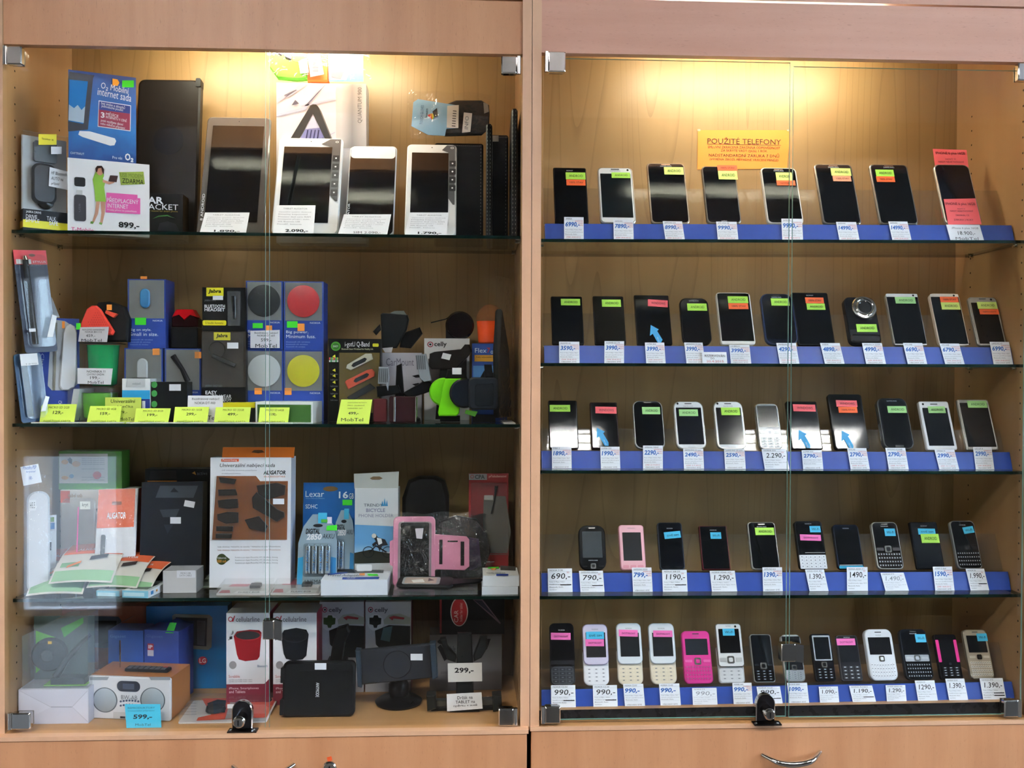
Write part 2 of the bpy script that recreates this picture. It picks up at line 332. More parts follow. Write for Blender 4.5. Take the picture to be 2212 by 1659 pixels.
def cabinet(name, label, xo0, xi0, xi1, xo1, zb, zhead, zgap, yhead, yled, hmat, shelves, doors, frontm):
    fr = Fr((xo0, 0, 0)); root = link(name, None, fr.M, None, label, 'cabinet'); ox = xo0
    def part(n, mb, parent=None, lb=None): return link(n, mb.mesh(n), None, parent or root, lb)
    B = lambda x0, y0, z0, x1, y1, z1, m, **k: MB().box(x0 - ox, y0, z0, x1 - ox, y1, z1, m, **k)
    zt = 2.52
    for a, b, hx in ((xo0, xi0, xi0), (xi1, xo1, xi1)):
        m = B(a, 0.0, zb - .008 if yled < -.01 else zb, b, D, zt, W_IN, front=W_ED)
        for yy in (.045, .235):              # shelf-pin holes
            for k in range(38):
                zc = zb + .09 + k * .032; s = 1 if hx == xi0 else -1
                pts = [(hx - ox + s * .0003, yy + .0022 * math.cos(q * PI / 4), zc + .0022 * math.sin(q * PI / 4)) for q in range(8)]
                m.add(pts, [tuple(range(8)) if s > 0 else tuple(range(7, -1, -1))], HOLE)
        part('side_panel', m)
    part('back_panel', B(xi0, D, zb - .02, xi1, D + .008, zt - .02, W_BK))
    part('header_panel', B(xi0, yhead, zhead, xi1, yhead + .018, zgap, hmat))
    part('crown_panel', B(xi0, yhead, zgap + .004, xi1, yhead + .018, zt, hmat))
    part('top_board', B(xi0, yhead + .02, zgap + .02, xi1, D, zgap + .038, W_IN))
    part('bottom_board', B(xo0 if yled > -.01 else xo0, yled, zb - .0078, xo1 - .003, 0.0, zb, W_ED, front=W_ED)
         .box(xi0 - ox, 0.0, zb - .0078, xi1 - ox, D, zb, W_FL))
    for sf in shelves:                       # glass shelves with dark green edges
        t = .0062; a, b = xi0 + .001 - ox, xi1 - .001 - ox; y1 = .255
        m = MB(); P = [(a, YS, sf.z0 - t), (b, YS, sf.z1 - t), (b, y1, sf.z1 - t), (a, y1, sf.z0 - t), (a, YS, sf.z0), (b, YS, sf.z1), (b, y1, sf.z1), (a, y1, sf.z0)]
        m.add(P, [(4, 5, 6, 7), (3, 2, 1, 0)], SHELF); m.add(P, [(0, 1, 5, 4), (1, 2, 6, 5), (2, 3, 7, 6), (3, 0, 4, 7)], EDGE)
        sh = part('glass_shelf', m)
        for x, s, zz in ((xi0, 1, sf.z0), (xi1, -1, sf.z1)):
            for yy in (.06, .225):
                part('shelf_pin', MB().lathe([(.0026, 0), (.0026, .010)], (x - ox, yy, zz - t - .0028), (s, 0, 0), CHROME, 10), sh)
    part('lamp_tube', MB().tube([((xi0 + xi1) / 2 - ox - .24, .135, zhead + .082), ((xi0 + xi1) / 2 - ox + .24, .135, zhead + .082)], .009, glow('warm_tube', (1, .95, .74), LAMP), 10))
    part('lamp_holder', B((xi0 + xi1) / 2 - .26, .12, zhead + .093, (xi0 + xi1) / 2 + .26, .15, zhead + .104, WHITE))
    for d in doors:
        x0, x1 = at(d['x'][0], 830, .012).x, at(d['x'][1], 830, .012).x
        z0, z1 = at(1000, d['z'][1], .012).z, at(1000, d['z'][0], .012).z
        g = MB(); a, b = x0 - ox, x1 - ox; P = [(a, .010, z0), (b, .010, z0), (b, .015, z0), (a, .015, z0), (a, .010, z1), (b, .010, z1), (b, .015, z1), (a, .015, z1)]
        g.add(P, [(0, 1, 5, 4), (2, 3, 7, 6)], GLASS); g.add(P, [(1, 2, 6, 5), (4, 5, 6, 7), (3, 2, 1, 0), (3, 0, 4, 7)], PEDGE)
        door = part('glass_door', g)
        for (p0, q0, p1, q1, side) in d['hinge']:
            A, Bb = at(p0, q1, -.006), at(p1, q0, -.006); m = MB()
            if side < 0:                     # knuckle at the panel on the left
                m.prism(rr(A.x - ox + .010, A.z, Bb.x - ox, Bb.z, .002), -.006, .008, CHROME, STEEL, .002); m.box(A.x - ox + .012, .015, A.z + .003, Bb.x - ox - .004, .018, Bb.z - .003, STEEL)
                m.lathe([(.0045, 0), (.0045, Bb.z - A.z)], (A.x - ox + .0065, -.002, A.z), (0, 0, 1), CHROME, 14)
            else:
                m.prism(rr(A.x - ox, A.z, Bb.x - ox - .010, Bb.z, .002), -.006, .008, CHROME, STEEL, .002); m.box(A.x - ox + .004, .015, A.z + .003, Bb.x - ox - .012, .018, Bb.z - .003, STEEL)
                m.lathe([(.0045, 0), (.0045, Bb.z - A.z)], (Bb.x - ox - .0065, -.002, A.z), (0, 0, 1), CHROME, 14)
            part('hinge', m, door)
        if 'clasp' in d:
            p0, q0, p1, q1 = d['clasp']; A, Bb = at(p0, q1, -.010), at(p1, q0, -.010); m = MB(); w = Bb.x - A.x
            m.prism(rr(A.x - ox, A.z, A.x - ox + w * .62, Bb.z, .002), -.010, .0095, CHROME, STEEL, .0015)
            m.prism([(A.x - ox + w * .62, Bb.z), (A.x - ox + w * .62, A.z), (A.x - ox + w, A.z - .004), (A.x - ox + w, Bb.z - .004)], -.006, .004, CHROME, STEEL)
            part('door_clasp', m, door)
        if 'lock' in d:
            p0, q0, p1, q1 = d['lock']; A, Bb = at(p0, q1, -.004), at(p1, q0, -.004); w = Bb.x - A.x; cx = (A.x + Bb.x) / 2 - ox; m = MB()
            arch = [(A.x - ox, A.z), (Bb.x - ox, A.z)] + [(cx + w / 2 * math.cos(k * PI / 14), Bb.z - w / 2 + w / 2 * math.sin(k * PI / 14)) for k in range(15)]
            m.prism(arch, -.004, .008, CHROME, C('#4b4a4e', .25, 1.0), .0018)
            lk = part('lock_plate', m, door)
            zc = A.z + (Bb.z - A.z) * .42; m = MB()
            m.lathe([(.0115, 0), (.0115, .022), (.0105, .023), (.0105, .026), (.009, .028)], (cx, -.004, zc), (0, -1, 0), CHROME, 24)
            m.lathe([(.0075, 0), (.0075, .0006)], (cx, -.0318, zc), (0, -1, 0), STEEL, 20); m.box(cx - .0012, -.0331, zc - .005, cx + .0012, -.0325, zc + .005, DARK)
            part('lock_cylinder', m, door)
            m = MB(); m.box(A.x - ox - .006, -.014, zb, Bb.x - ox + .010, .006, zb + .0025, C('#3b3736', .3, 1.0))
            for xx in (A.x - ox - .001, Bb.x - ox + .004): m.lathe([(.003, 0), (.002, .0012)], (xx, -.006, zb + .0025), (0, 0, 1), CHROME, 10)
            part('strike_plate', m)
    zd = zb - .0085
    for k in range(2):
        m = MB().prism(rr(xo0 + .002 - ox, zd - .20 - k * .206, xo1 - .006 - ox, zd - k * .206, .001), yled + .002, yled + .02, frontm, None, .0012)
        dr = part('drawer', m)
        if k == 0:
            for h in d_handles[name]:
                a, b, sag = h; A, Bb = at(*a, yled), at(*b, yled); pts = []; rad = []
                for i in range(17):
                    t = i / 16; u = math.sin(PI * t); p = A.lerp(Bb, t)
                    pts.append((p.x - ox, yled - .022 * min(1, u * 1.6), p.z - sag * u)); rad.append(.0038 + .0026 * u)
                part('handle', MB().tube(pts, rad, CHROME, 12), dr)
            for c in d_locks[name]:
                p = at(*c, yled); m = MB(); m.lathe([(.0135, 0), (.0135, .004), (.011, .007), (.009, .0065), (.009, .0055)], (p.x - ox, yled + .002, p.z), (0, -1, 0), CHROME, 24)
                m.box(p.x - ox - .001, yled - .0055, p.z - .005, p.x - ox + .001, yled - .0035, p.z + .005, DARK); part('drawer_lock', m, dr)
                q = Fr((ox, yled + .002, 0)); m = MB(); m.poly([(x, z) for x, z in q.Pt([(706, 1636), (716, 1633), (718, 1642), (708, 1644)])], yled + .0013, C('#d9531e', .5)); part('sticker', m, dr, 'small orange sticker')
    part('base_box', B(xo0 + .01, .03, .0, xo1 - .01, D, zd - .415, W_IN))
    part('drawer_box', B(xo0 + .004, .03, zd - .415, xo1 - .008, D, zd - .01, W_IN))
    return root
LAMP = 27.0
d_handles = {'display_cabinet': [((503, 1655), (636, 1651), .014)], 'display_cabinet.001': [((1646, 1630), (1772, 1624), .013)]}
d_locks = {'display_cabinet': [(712, 1659)], 'display_cabinet.001': []}
cabinet('display_cabinet', 'beech display cabinet holding tablets, chargers and boxed accessories behind glass doors', XL0 - .0186, XL0, XL1, XM - .0005, zl,
        (at(10, 95, 0).z + at(1120, 115, 0).z) / 2, at(1090, 1, 0).z, .003, -.019, W_FR, [ROW['L1'], ROW['L2'], ROW['L3']],
        [dict(x=(12, 573.5), z=(112, 1574), hinge=[(1, 99, 46, 138, -1), (12, 1541, 65, 1577, -1)], lock=(500, 1514, 545, 1576)),
         dict(x=(582, 1123), z=(116, 1574), hinge=[(1083, 121, 1128, 158, 1), (1077, 1531, 1121, 1569, 1)], clasp=(567, 1340, 607, 1382))], W_FR)
cabinet('display_cabinet.001', 'beech display cabinet with five rows of second-hand mobile phones behind glass doors', XM + .0005, XR0, XR1, XR1 + .0186, zr,
        (at(1180, 112, 0).z + at(2205, 135, 0).z) / 2, at(2100, 16, 0).z, .001, -.004, W_HX, [ROW[k] for k in ('R1', 'R2', 'R3', 'R4')],
        [dict(x=(1172, 1702), z=(122, 1557), hinge=[(1174, 111, 1222, 154, -1), (1166, 1527, 1211, 1564, -1)], lock=(1633, 1499, 1675, 1559)),
         dict(x=(1709, 2212), z=(130, 1559), hinge=[(2200, 136, 2240, 173, 1), (2170, 1513, 2212, 1550, 1)], clasp=(1688, 1391, 1738, 1430))], W_FR)
# raised platform of the lowest phone row
fr = Fr((XR0, 0, 0)); s5 = ROW['R5']; m = MB(); w = XR1 - XR0 - .004
zq = zr + .0003; P = [(.002, .03, zq), (w, .03, zq), (w, D - .02, zq), (.002, D - .02, zq), (.002, .03, s5.z0), (w, .03, s5.z1), (w, D - .02, s5.z1), (.002, D - .02, s5.z0)]
m.add(P, [(4, 5, 6, 7), (1, 2, 6, 5), (2, 3, 7, 6), (3, 0, 4, 7), (3, 2, 1, 0)], W_FL); m.add(P, [(0, 1, 5, 4)], C('#17161a', .28))
link('riser_platform', m.mesh('riser_platform'), fr.M, None, 'low wooden platform with black front edge under the bottom row of phones', 'shelf board')
# ------------------------------------------------------------------ the shop room around them
def room_box(name, x0, y0, z0, x1, y1, z1, mt):
    link(name, MB().box(0, 0, 0, x1 - x0, y1 - y0, z1 - z0, mt).mesh(name), Mx.Translation((x0, y0, z0)), None, None, None, None, 'structure')
RX0, RX1, RY0, RY1, RZ = -2.7, 3.3, -3.5, 0.33, 2.95
WALL = C('#b9b2a8', .8); room_box('floor', RX0, RY0, -.1, RX1, RY1, 0, C('#3d3a38', .5)); room_box('ceiling', RX0, RY0, RZ, RX1, RY1, RZ + .1, C('#5e5a56', .8))
room_box('wall_back', RX0, RY1, 0, RX1, RY1 + .1, RZ, WALL); 
room_box('wall_left', RX0 - .1, RY0, 0, RX0, RY1, RZ, WALL)
m = MB(); ly0, ly1, lz0, lz1 = -2.9, -.5, 1.15, 2.7
for q in ((RY0, 0, ly0, RZ), (ly1, 0, RY1, RZ), (ly0, 0, ly1, lz0), (ly0, lz1, ly1, RZ)): m.box(RX1, q[0], q[1], RX1 + .1, q[2], q[3], WALL)
link('wall_right', m.mesh('wall_right'), None, None, None, None, None, 'structure')
m = MB()
for q in ((ly0, lz0, ly0 + .05, lz1), (ly1 - .05, lz0, ly1, lz1), (ly0, lz0, ly1, lz0 + .05), (ly0, lz1 - .05, ly1, lz1), (-1.75, lz0, -1.7, lz1)): m.box(RX1 + .02, q[0], q[1], RX1 + .08, q[2], q[3], WHITE)
m.add([(RX1 + .05, ly0, lz0), (RX1 + .05, ly1, lz0), (RX1 + .05, ly1, lz1), (RX1 + .05, ly0, lz1)], [(0, 1, 2, 3)], GLASS)
link('window_2', m.mesh('window_2'), None, None, None, None, None, 'structure')
wx0, wx1, wz0, wz1 = -2.6, -2.0, .04, 1.0
m = MB()
for q in ((RX0, 0, wx0, RZ), (wx1, 0, RX1, RZ), (wx0, 0, wx1, wz0), (wx0, wz1, wx1, RZ)): m.box(q[0], RY0 - .1, q[1], q[2], RY0, q[3], C('#221e1b', .7))
link('wall_front', m.mesh('wall_front'), None, None, None, None, None, 'structure')
m = MB(); t = .04
for q in ((wx0, wz0, wx0 + t, wz1), (wx1 - t, wz0, wx1, wz1), (wx0, wz0, wx1, wz0 + t), (wx0, wz1 - t, wx1, wz1)): m.box(q[0], RY0 - .08, q[1], q[2], RY0 - .02, q[3], WHITE)
m.add([(wx0 + t, RY0 - .05, wz0 + t), (wx1 - t, RY0 - .05, wz0 + t), (wx1 - t, RY0 - .05, wz1 - t), (wx0 + t, RY0 - .05, wz1 - t)], [(0, 1, 2, 3)], GLASS)
link('window_1', m.mesh('window_1'), None, None, None, None, None, 'structure')
def ceiling_lamp(i, x, y, w, d, s, label):
    r = link('ceiling_lamp' + ('.%03d' % i if i else ''), None, Mx.Translation((x, y, RZ)), None, label, 'lamp', 'louvred lamps on the shop ceiling')
    m = MB(); t = .03
    for q in ((-w / 2, -d / 2, w / 2, -d / 2 + t), (-w / 2, d / 2 - t, w / 2, d / 2), (-w / 2, -d / 2, -w / 2 + t, d / 2), (w / 2 - t, -d / 2, w / 2, d / 2)): m.box(q[0], q[1], -.07, q[2], q[3], -.001, WHITE)
    link('lamp_frame', m.mesh('lamp_frame'), None, r)
    m = MB(); m.add([(-w / 2 + t, -d / 2 + t, -.03), (-w / 2 + t, d / 2 - t, -.03), (w / 2 - t, d / 2 - t, -.03), (w / 2 - t, -d / 2 + t, -.03)], [(0, 1, 2, 3)], glow('tube_light', (1.0, .95, .88), s)); link('diffuser', m.mesh('diffuser'), None, r)
    m = MB()
    for k in range(1, 6): yy = -d / 2 + d * k / 6; m.box(-w / 2 + t, yy - .006, -.065, w / 2 - t, yy + .006, -.035, WHITE)
    link('louvre_slat', m.mesh('louvre_slat'), None, r)
CEIL = 38.0
for i, (x, y, w_) in enumerate(((.50, -1.88, .30), (1.60, -1.88, .62), (-.95, -1.88, 1.15))): ceiling_lamp(i, x, y, w_, .40, CEIL, ('square louvred ceiling lamp in front of the cabinet joint', 'square louvred ceiling lamp in front of the phone cabinet', 'square louvred ceiling lamp in front of the accessory cabinet')[i])  # third lamp is added, and widened to brighten the accessory side
room_box('ground', -14, -16, -.3, 8, RY0 - .12, -.12, C('#6c6c6c', .9))
# daylight
w = bpy.data.worlds.new('daylight'); sc.world = w; w.use_nodes = True; bg = w.node_tree.nodes['Background']
bg.inputs[0].default_value = (.62, .78, 1.0, 1); bg.inputs[1].default_value = 6.0
sc.view_settings.view_transform = 'Standard'; sc.view_settings.look = 'None'; sc.view_settings.gamma = 1.0; sc.view_settings.use_curve_mapping = False
sc.view_settings.exposure = 1.66
# ------------------------------------------------------------------ phones, their stands and price cards
ACR = clear('acrylic', (.95, .96, .96), 1.42, .012)
STRIP = C('#24459c', .38); CARD = C('#eceef5', .6); BLUE = C('#1f63b8', .6); RED = C('#c8434f', .6); BLACK = C('#15151a', .6); GREY = C('#6d7078', .6); LGREY = C('#9a9da6', .6)
ST = {'G': ('#a9e04c', 'ANDROID'), 'Y': ('#d6ec7a', 'ANDROID'), 'L': ('#a4d98a', 'ANDROID'), 'O': ('#f4642c', '100% STAV'), 'N': ('#f4642c', 'NEPOUŽITÝ'), 'P': ('#f39a76', '100% STAV'), 'R': ('#ec5e66', 'WINDOWS'), 'B': ('#39b4dd', 'Wi-Fi'), 'D': ('#39b4dd', 'DVĚ SIM'), 'K': ('#ef6ab5', 'DOTYKOVÝ')}
SCRN = C('#08090c', .05, 0, .5); LCD = C('#23272c', .12); LCDG = C('#3b4043', .2)
NTH = ['first', 'second', 'third', 'fourth', 'fifth', 'sixth', 'seventh', 'eighth', 'ninth', 'tenth', 'eleventh', 'twelfth', 'thirteenth', 'fourteenth']
RN = {'R1': 'top', 'R2': 'second', 'R3': 'third', 'R4': 'fourth', 'R5': 'bottom'}
L1_, L2_ = 18.0, 22.0
STD = {}
def stand(row, xl, xr, ytop, ysheet, Y0):
    s = ROW[row]; x0, x1 = xat(xl, Y0, s.z(XR0)), min(xat(xr, Y0, s.z(XR1)), XR1 - .003)
    sl = math.degrees(math.atan((s.z1 - s.z0) / (s.x1 - s.x0))); fr = Fr((x0, Y0, s.z(x0) + .0002), 0, 0, -sl); W = x1 - x0
    H = Fr((x0, Y0, s.z(x0)), 0, L1_).uv(1660, ytop)[1] - (s.z(at(1660, 800, Y0).x) - s.z(x0)); hs, hc = H * math.sin(math.radians(L1_)), H * math.cos(math.radians(L1_))
    yb = hs + .019; f2 = Fr((x0, Y0 + yb, s.z(x0) + hc), 0, L2_); Ls = f2.uv(1660, ysheet)[1]
    c, sn = math.cos(math.radians(L2_)), math.sin(math.radians(L2_))
    def ext(prof, mat, a=0.0, b=W):
        n = len(prof); m = MB(); m.add([(a, y, z) for y, z in prof] + [(b, y, z) for y, z in prof], [(j, (j + 1) % n, n + (j + 1) % n, n + j) for j in range(n)] + [tuple(range(n - 1, -1, -1)), tuple(range(n, 2 * n))], mat); return m
    root = link('phone_stand', None, fr.M, None, 'long clear stand with blue front strip on the %s shelf of phones' % RN[row], 'display stand', 'blue-fronted phone stands')
    link('front_strip', ext([(0, 0), (.0022, 0), (hs + .0022, hc), (hs, hc)], STRIP).mesh('front_strip'), None, root, 'blue strip')
    link('lip', ext([(hs + .0022, hc - .002), (yb + .002, hc - .002), (yb + .002, hc), (hs + .0022, hc)], ACR).mesh('lip'), None, root, 'clear acrylic')
    link('back_sheet', ext([(yb + .0001, hc), (yb + .0022, hc), (yb + .0022 + Ls * sn, hc + Ls * c), (yb + .0001 + Ls * sn, hc + Ls * c)], ACR).mesh('back_sheet'), None, root, 'clear acrylic')
    link('back_leg', ext([(yb + .0001, 0), (yb + .0022, 0), (yb + .0022, hc - .002), (yb + .0001, hc - .002)], ACR).mesh('back_leg'), None, root, 'clear acrylic')
    STD[row] = (Y0, hs, hc, yb)
stand('R1', 1178, 2209, 485.5, 413, .064); stand('R2', 1176, 2206, 748.5, 680, .064); stand('R3', 1170, 2197, 975.5, 926, .064)
stand('R4', 1170, 2184, 1237, 1152, .064); stand('R5', 1170, 2192, 1482, 1398, .046)
def logo_rect(W, H, u0, v0, u1, v1): return (u0 * W, v0 * H, u1 * W, v1 * H)
def phone(row, k, x0, x1, yt, desc, rim, face, r=.1, t=9, scr=None, st=(), logo=None, spk=None, keys=None, nav=None, cam=None, btn=(), band=None, arrow=None, scol=None, slider=None, rough=.06, lift=0):
    Y0, hs, hc, yb = STD[row]; t *= .001; s = ROW[row]; l = math.radians(L2_)
    Y = Y0 + yb - t * math.cos(l) - .0006; zz = lambda x: s.z(x) + hc + t * math.sin(l) + .0006
    xa, xb = xat(x0, Y, zz(XR0)), xat(x1, Y, zz(XR0)); f = Fr((xa, Y, zz(xa)), 0, L2_); W = xb - xa; H = f.uv((x0 + x1) / 2 - 4, yt)[1]
    it = It('mobile_phone', '%s, %s on the %s shelf' % (desc, NTH[k], RN[row]), 'mobile phone', f, 'second-hand phones on the %s shelf' % RN[row], 'body')
    R = r * W; q = lambda a, b, c, d: (a * W, b * H, c * W, d * H)
    rimm = C(rim, .25, .6 if rim in ('#b9b7b2', '#c9c6c0', '#8d8a84', '#b7aa98', '#a7a6a4') else 0); fm = C(face, rough)
    z0 = 0.0; yF = 0.0
    if slider:                                # an upper slide in front of a lower keypad slab
        hz, lowc, keyc = slider
        it.mb.prism(rr(0, 0, W, H * .62, R * 1.2), t * .5, t, C(lowc, .3), None, .001)
        kp = it.part('keypad'); kp.prism(rr(.05 * W, .02 * H, .95 * W, hz * H - .012 * H, R), t * .5 - .0008, t * .5, C(keyc, .35))
        for a in range(4):
            for b in range(3):
                z_ = hz * H - (.03 + (a + 1) * .062) * H
                if z_ > .012 * H: kp.prism(rr((.1 + b * .28) * W, z_, (.34 + b * .28) * W, z_ + .045 * H, .001, 2), t * .5 - .0013, t * .5 - .0008, C(keyc, .25)); kp.rect(((.18 + b * .28) * W, z_ + .016 * H, (.26 + b * .28) * W, z_ + .028 * H), t * .5 - .0015, GREY)
        up = it.part('slide'); up.prism(rr(0, hz * H, W, H, R), 0, t * .5 - .0004, rimm, fm, .0012); main = up
    else:
        it.mb.prism(rr(0, 0, W, H, R), 0, t, rimm, None, .0012); main = it.mb
        it.mb.poly(rr(.035 * W, .02 * H if not band else .02 * H, .965 * W, .985 * H, R * .92), -.0002, fm)
    if band:                                  # a differently coloured stretch of the face
        for (a, b, c, d, h) in band: main.poly(rr(*q(a, b, c, d), .0015, 3), -.00045, C(h, .2))
    if scr:
        a, b, c, d = scr; sp = it.part('screen'); sp.prism(rr(*q(a, b, c, d), .0006, 2), -.0007, -.0003, C(scol, .1) if scol else SCRN)
    if spk: main.prism(rr(*q(.38, spk, .62, spk + .018), .001, 3), -.0008, -.0003, C(*( ('#c9c6c0', .2, 1.0) if face[1] in '012' else ('#3a3b40', .4))))
    if logo: main.text(logo[0], q(.5 - logo[2] / 2, logo[1], .5 + logo[2] / 2, logo[1] + .022), -.0006, C('#c7c9cc', .4) if face[1] in '01234' else C('#7a7c82', .4), bold=.02)
    if cam:
        cm = it.part('camera_lens'); cx, cz = cam[0] * W, cam[1] * H; cm.lathe([(.0024, 0), (.0022, .0005)], (cx, -.0003, cz), (0, -1, 0), BLK, 12)
    for (a, b, c, d, h) in btn:
        bt = it.part('button'); bt.prism(rr(*q(a, b, c, d), .0012, 3), -.0012, -.0003, C(h, .2))
    if nav:                                   # navigation key
        u, v, sz, h1, h2 = nav; nv = it.part('navigation_key'); w_ = sz * W / 2
        nv.prism(rr(u * W - w_, v * H - w_, u * W + w_, v * H + w_, w_ * .45, 4), -.0014, -.0003, C(h1, .15, .8)); nv.prism(rr(u * W - w_ * .55, v * H - w_ * .55, u * W + w_ * .55, v * H + w_ * .55, w_ * .3, 4), -.0019, -.0014, C(h2, .25))
    if keys:
        a, b, c, d, nr, nc, h, bend = keys; kp = it.part('keypad'); km = C(h, .25); lm = GREY if h[1] in '89abcdef' else C('#b9bcc2', .5)
        for i in range(nr):
            for j in range(nc):
                u0 = a + (c - a) * (j + .08) / nc; u1 = a + (c - a) * (j + .92) / nc; dz = bend * ((2 * (j + .5) / nc - 1) ** 2)
                v1 = d - (d - b) * (i + .12) / nr + dz; v0 = d - (d - b) * (i + .88) / nr + dz
                kp.prism(rr(*q(u0, v0, u1, v1), .0009, 2), -.0013, -.0003, km); kp.rect(q(u0 + (u1 - u0) * .3, v0 + (v1 - v0) * .35, u0 + (u1 - u0) * .7, v0 + (v1 - v0) * .65), -.0016, lm)
    for e in st:
        c_, a, b, c, d = e[:5]; h, tx = ST[c_]; m = it.part('sticker'); Q = f.R(a, b, c, d, -.0012); ang = e[5] if len(e) > 5 else 0
        cx, cz = (Q[0] + Q[2]) / 2, (Q[1] + Q[3]) / 2; ca, sa = math.cos(math.radians(ang)), math.sin(math.radians(ang))
        rot = lambda x, z: (cx + (x - cx) * ca - (z - cz) * sa, cz + (x - cx) * sa + (z - cz) * ca)
        m.prism([rot(*p) for p in ((Q[0], Q[1]), (Q[2], Q[1]), (Q[2], Q[3]), (Q[0], Q[3]))], -.0021 if 'q' not in e else -.0024, -.0019, C(h, .55))
        w_, h_ = Q[2] - Q[0], Q[3] - Q[1]; m.text(tx, (Q[0] + .17 * w_, Q[1] + .32 * h_, Q[2] - .13 * w_, Q[1] + .66 * h_), -.0026, INK, bold=.022, ang=ang)
    if arrow:                                 # blue arrow sticker pointing up left
        m = it.part('arrow_sticker'); P = f.Pt(arrow, -.0015)
        m.poly(P, -.0016, C('#3fa4dc', .45)); cx, cz = (P[2][0] + P[5][0]) / 2, (P[3][1] + P[4][1]) / 2
        dx, dz = P[4][0] - P[5][0], P[4][1] - P[5][1]; mx, mz = (P[3][0] + P[4][0] + P[5][0] + P[6][0]) / 4, (P[3][1] + P[4][1] + P[5][1] + P[6][1]) / 4
        ax, az = (P[4][0] + P[5][0] - P[3][0] - P[6][0]) / 2, (P[4][1] + P[5][1] - P[3][1] - P[6][1]) / 2; L = math.hypot(ax, az)
        m.text('IHNED K ODBĚRU', (mx - L * .42, mz - .0014, mx + L * .42, mz + .0014), -.002, WHITE, ang=math.degrees(math.atan2(az, ax)))
    return it
def pcard(row, k, top, bot, price, sty='b', small='', red=('ANDROID', 'WIFI', 'GPS'), date='ZÁR 20.8.2015', strike=0):
    Y0, hs, hc, yb = STD[row]; s = ROW[row]; Y = Y0 - .0032; x0, x1, yt = top; x2, x3 = bot
    a, b = xat(x2, Y, s.z(XR0)), xat(x3, Y, s.z(XR0)); f = Fr((a, Y, s.z(a) + .0004), 0, L1_); W = b - a; H = f.uv((x0 + x1) / 2, yt)[1]
    tl = f.uv(x0, yt)[0]; roll = 0
    it = It('price_card', '%s price card with %s handwriting, %s from left on the %s phone shelf' % ('white ' + ('narrow' if W < .046 else 'wide'), 'blue' if sty == 'b' else 'faint' if sty == 'g' else 'black', NTH[k], RN[row]), 'price card', f, 'price cards on the %s phone shelf' % RN[row])
    sk = max(-.12, min(.12, (tl - 0) / W)); m = it.mb
    m.prism([(0, 0), (W, 0), (W + sk * W, H), (sk * W, H)], 0, .0005, CARD)
    q = lambda u0, v0, u1, v1: ((u0 + sk * (v0 + v1) / 2) * W, v0 * H, (u1 + sk * (v0 + v1) / 2) * W, v1 * H)
    ink = {'b': BLUE, 'k': BLACK, 'g': LGREY}[sty]; T = lambda tx, u0, v0, u1, v1, mt, **z: m.text(tx, q(u0, v0, u1, v1), E1, mt, **z)
    T(small or 'MODEL', .07, .89, .07 + .055 * max(5, len(small)), .955, BLACK, shear=.15)
    m.rect(q(.03, .865, .97, .872), E1, LGREY)
    n = len(price)
    if sty == 'b':
        T(price, .06, .56, .06 + min(.74, .155 * n), .80, ink, bold=.035, shear=.18)
        for i, tx in enumerate(red): T(tx, .93 - .055 * len(tx), .80 - i * .085, .97, .855 - i * .085, RED, shear=.1)
        L = (('Foto 5 Mpx, Video, Mp3', .90), ('Slot pro paměťové karty', .95), ('Bluetooth, Rádio', .66))
        for i, (tx, u) in enumerate(L): T(tx, .06, .435 - i * .092, u, .49 - i * .092, GREY)
        m.rect(q(.03, .50, .97, .505), E1, LGREY); m.rect(q(.03, .225, .97, .23), E1, LGREY)
        if date: T(date, .10, .135, .84, .205, RED, shear=.15)
        T('VŠECHNY SÍTĚ', .10, .035, .84, .10, BLACK)
    else:
        T(price, .14 if n > 4 else .2, .52, .92 if n > 4 else .85, .80, ink, bold=.004, shear=.12)
        L = (('Foto 3 Mpx, Video', .70), ('Paměťová karta, 3gpp, Wi-Fi', .95), ('Bluetooth, Rádio', .62), ('Symbian', .35))
        for i, (tx, u) in enumerate(L): T(tx, .06, .40 - i * .11, u, .46 - i * .11, GREY if sty == 'k' else LGREY)
        m.rect(q(.03, .485, .97, .49), E1, LGREY)
        if red: T('3G', .78, .80, .88, .86, RED)
        for i in range(strike): m.poly(rr(*q(.5, .285 - i * .11, .95, .325 - i * .11), .0004, 2), E1 * 2, BLACK)
    return it
P_ = phone
# --- top row
P_('R1', 0, 1199, 1272, 362, 'black flat phone with a green and an orange sticker', '#16161a', '#0c0c0f', .05, 8, (.06, .1, .94, .88), [('G', 1222, 373, 1264.5, 388), ('O', 1223.5, 388.5, 1264.5, 401)], ('SONY', .93, .2))
P_('R1', 1, 1297, 1374.6, 362, 'white rounded phone with silver rim and green sticker', '#c9c6c0', '#e8e8e6', .12, 8, (.07, .1, .93, .885), [('G', 1321, 373, 1361, 385)], ('SAMSUNG', .925, .3), .955, cam=(.86, .955), scol='#141a1c', btn=((.38, .025, .62, .065, '#dcdcda'),))
P_('R1', 2, 1407, 1491, 352.5, 'large dark phone with champagne rim and pale green sticker', '#b7aa98', '#141216', .1, 8, (.05, .09, .95, .9), [('Y', 1434.5, 361.5, 1476, 377.5)], ('SAMSUNG', .935, .3), .96)
P_('R1', 3, 1528, 1602.5, 359, 'dark phone with orange sticker above a pale green one', '#8d8a84', '#17151a', .13, 9, (.05, .09, .95, .9), [('O', 1549.5, 357.5, 1592, 369), ('Y', 1551.5, 369.5, 1592.5, 388)], ('HTC', .025, .16))
P_('R1', 4, 1658.6, 1737, 362.5, 'dark phone with white rim, pale green and orange stickers', '#d8d5cf', '#10161a', .12, 9, (.05, .09, .95, .9), [('Y', 1676, 373, 1711, 390), ('N', 1677.5, 390, 1717.5, 401)], ('SAMSUNG', .93, .28), .955)
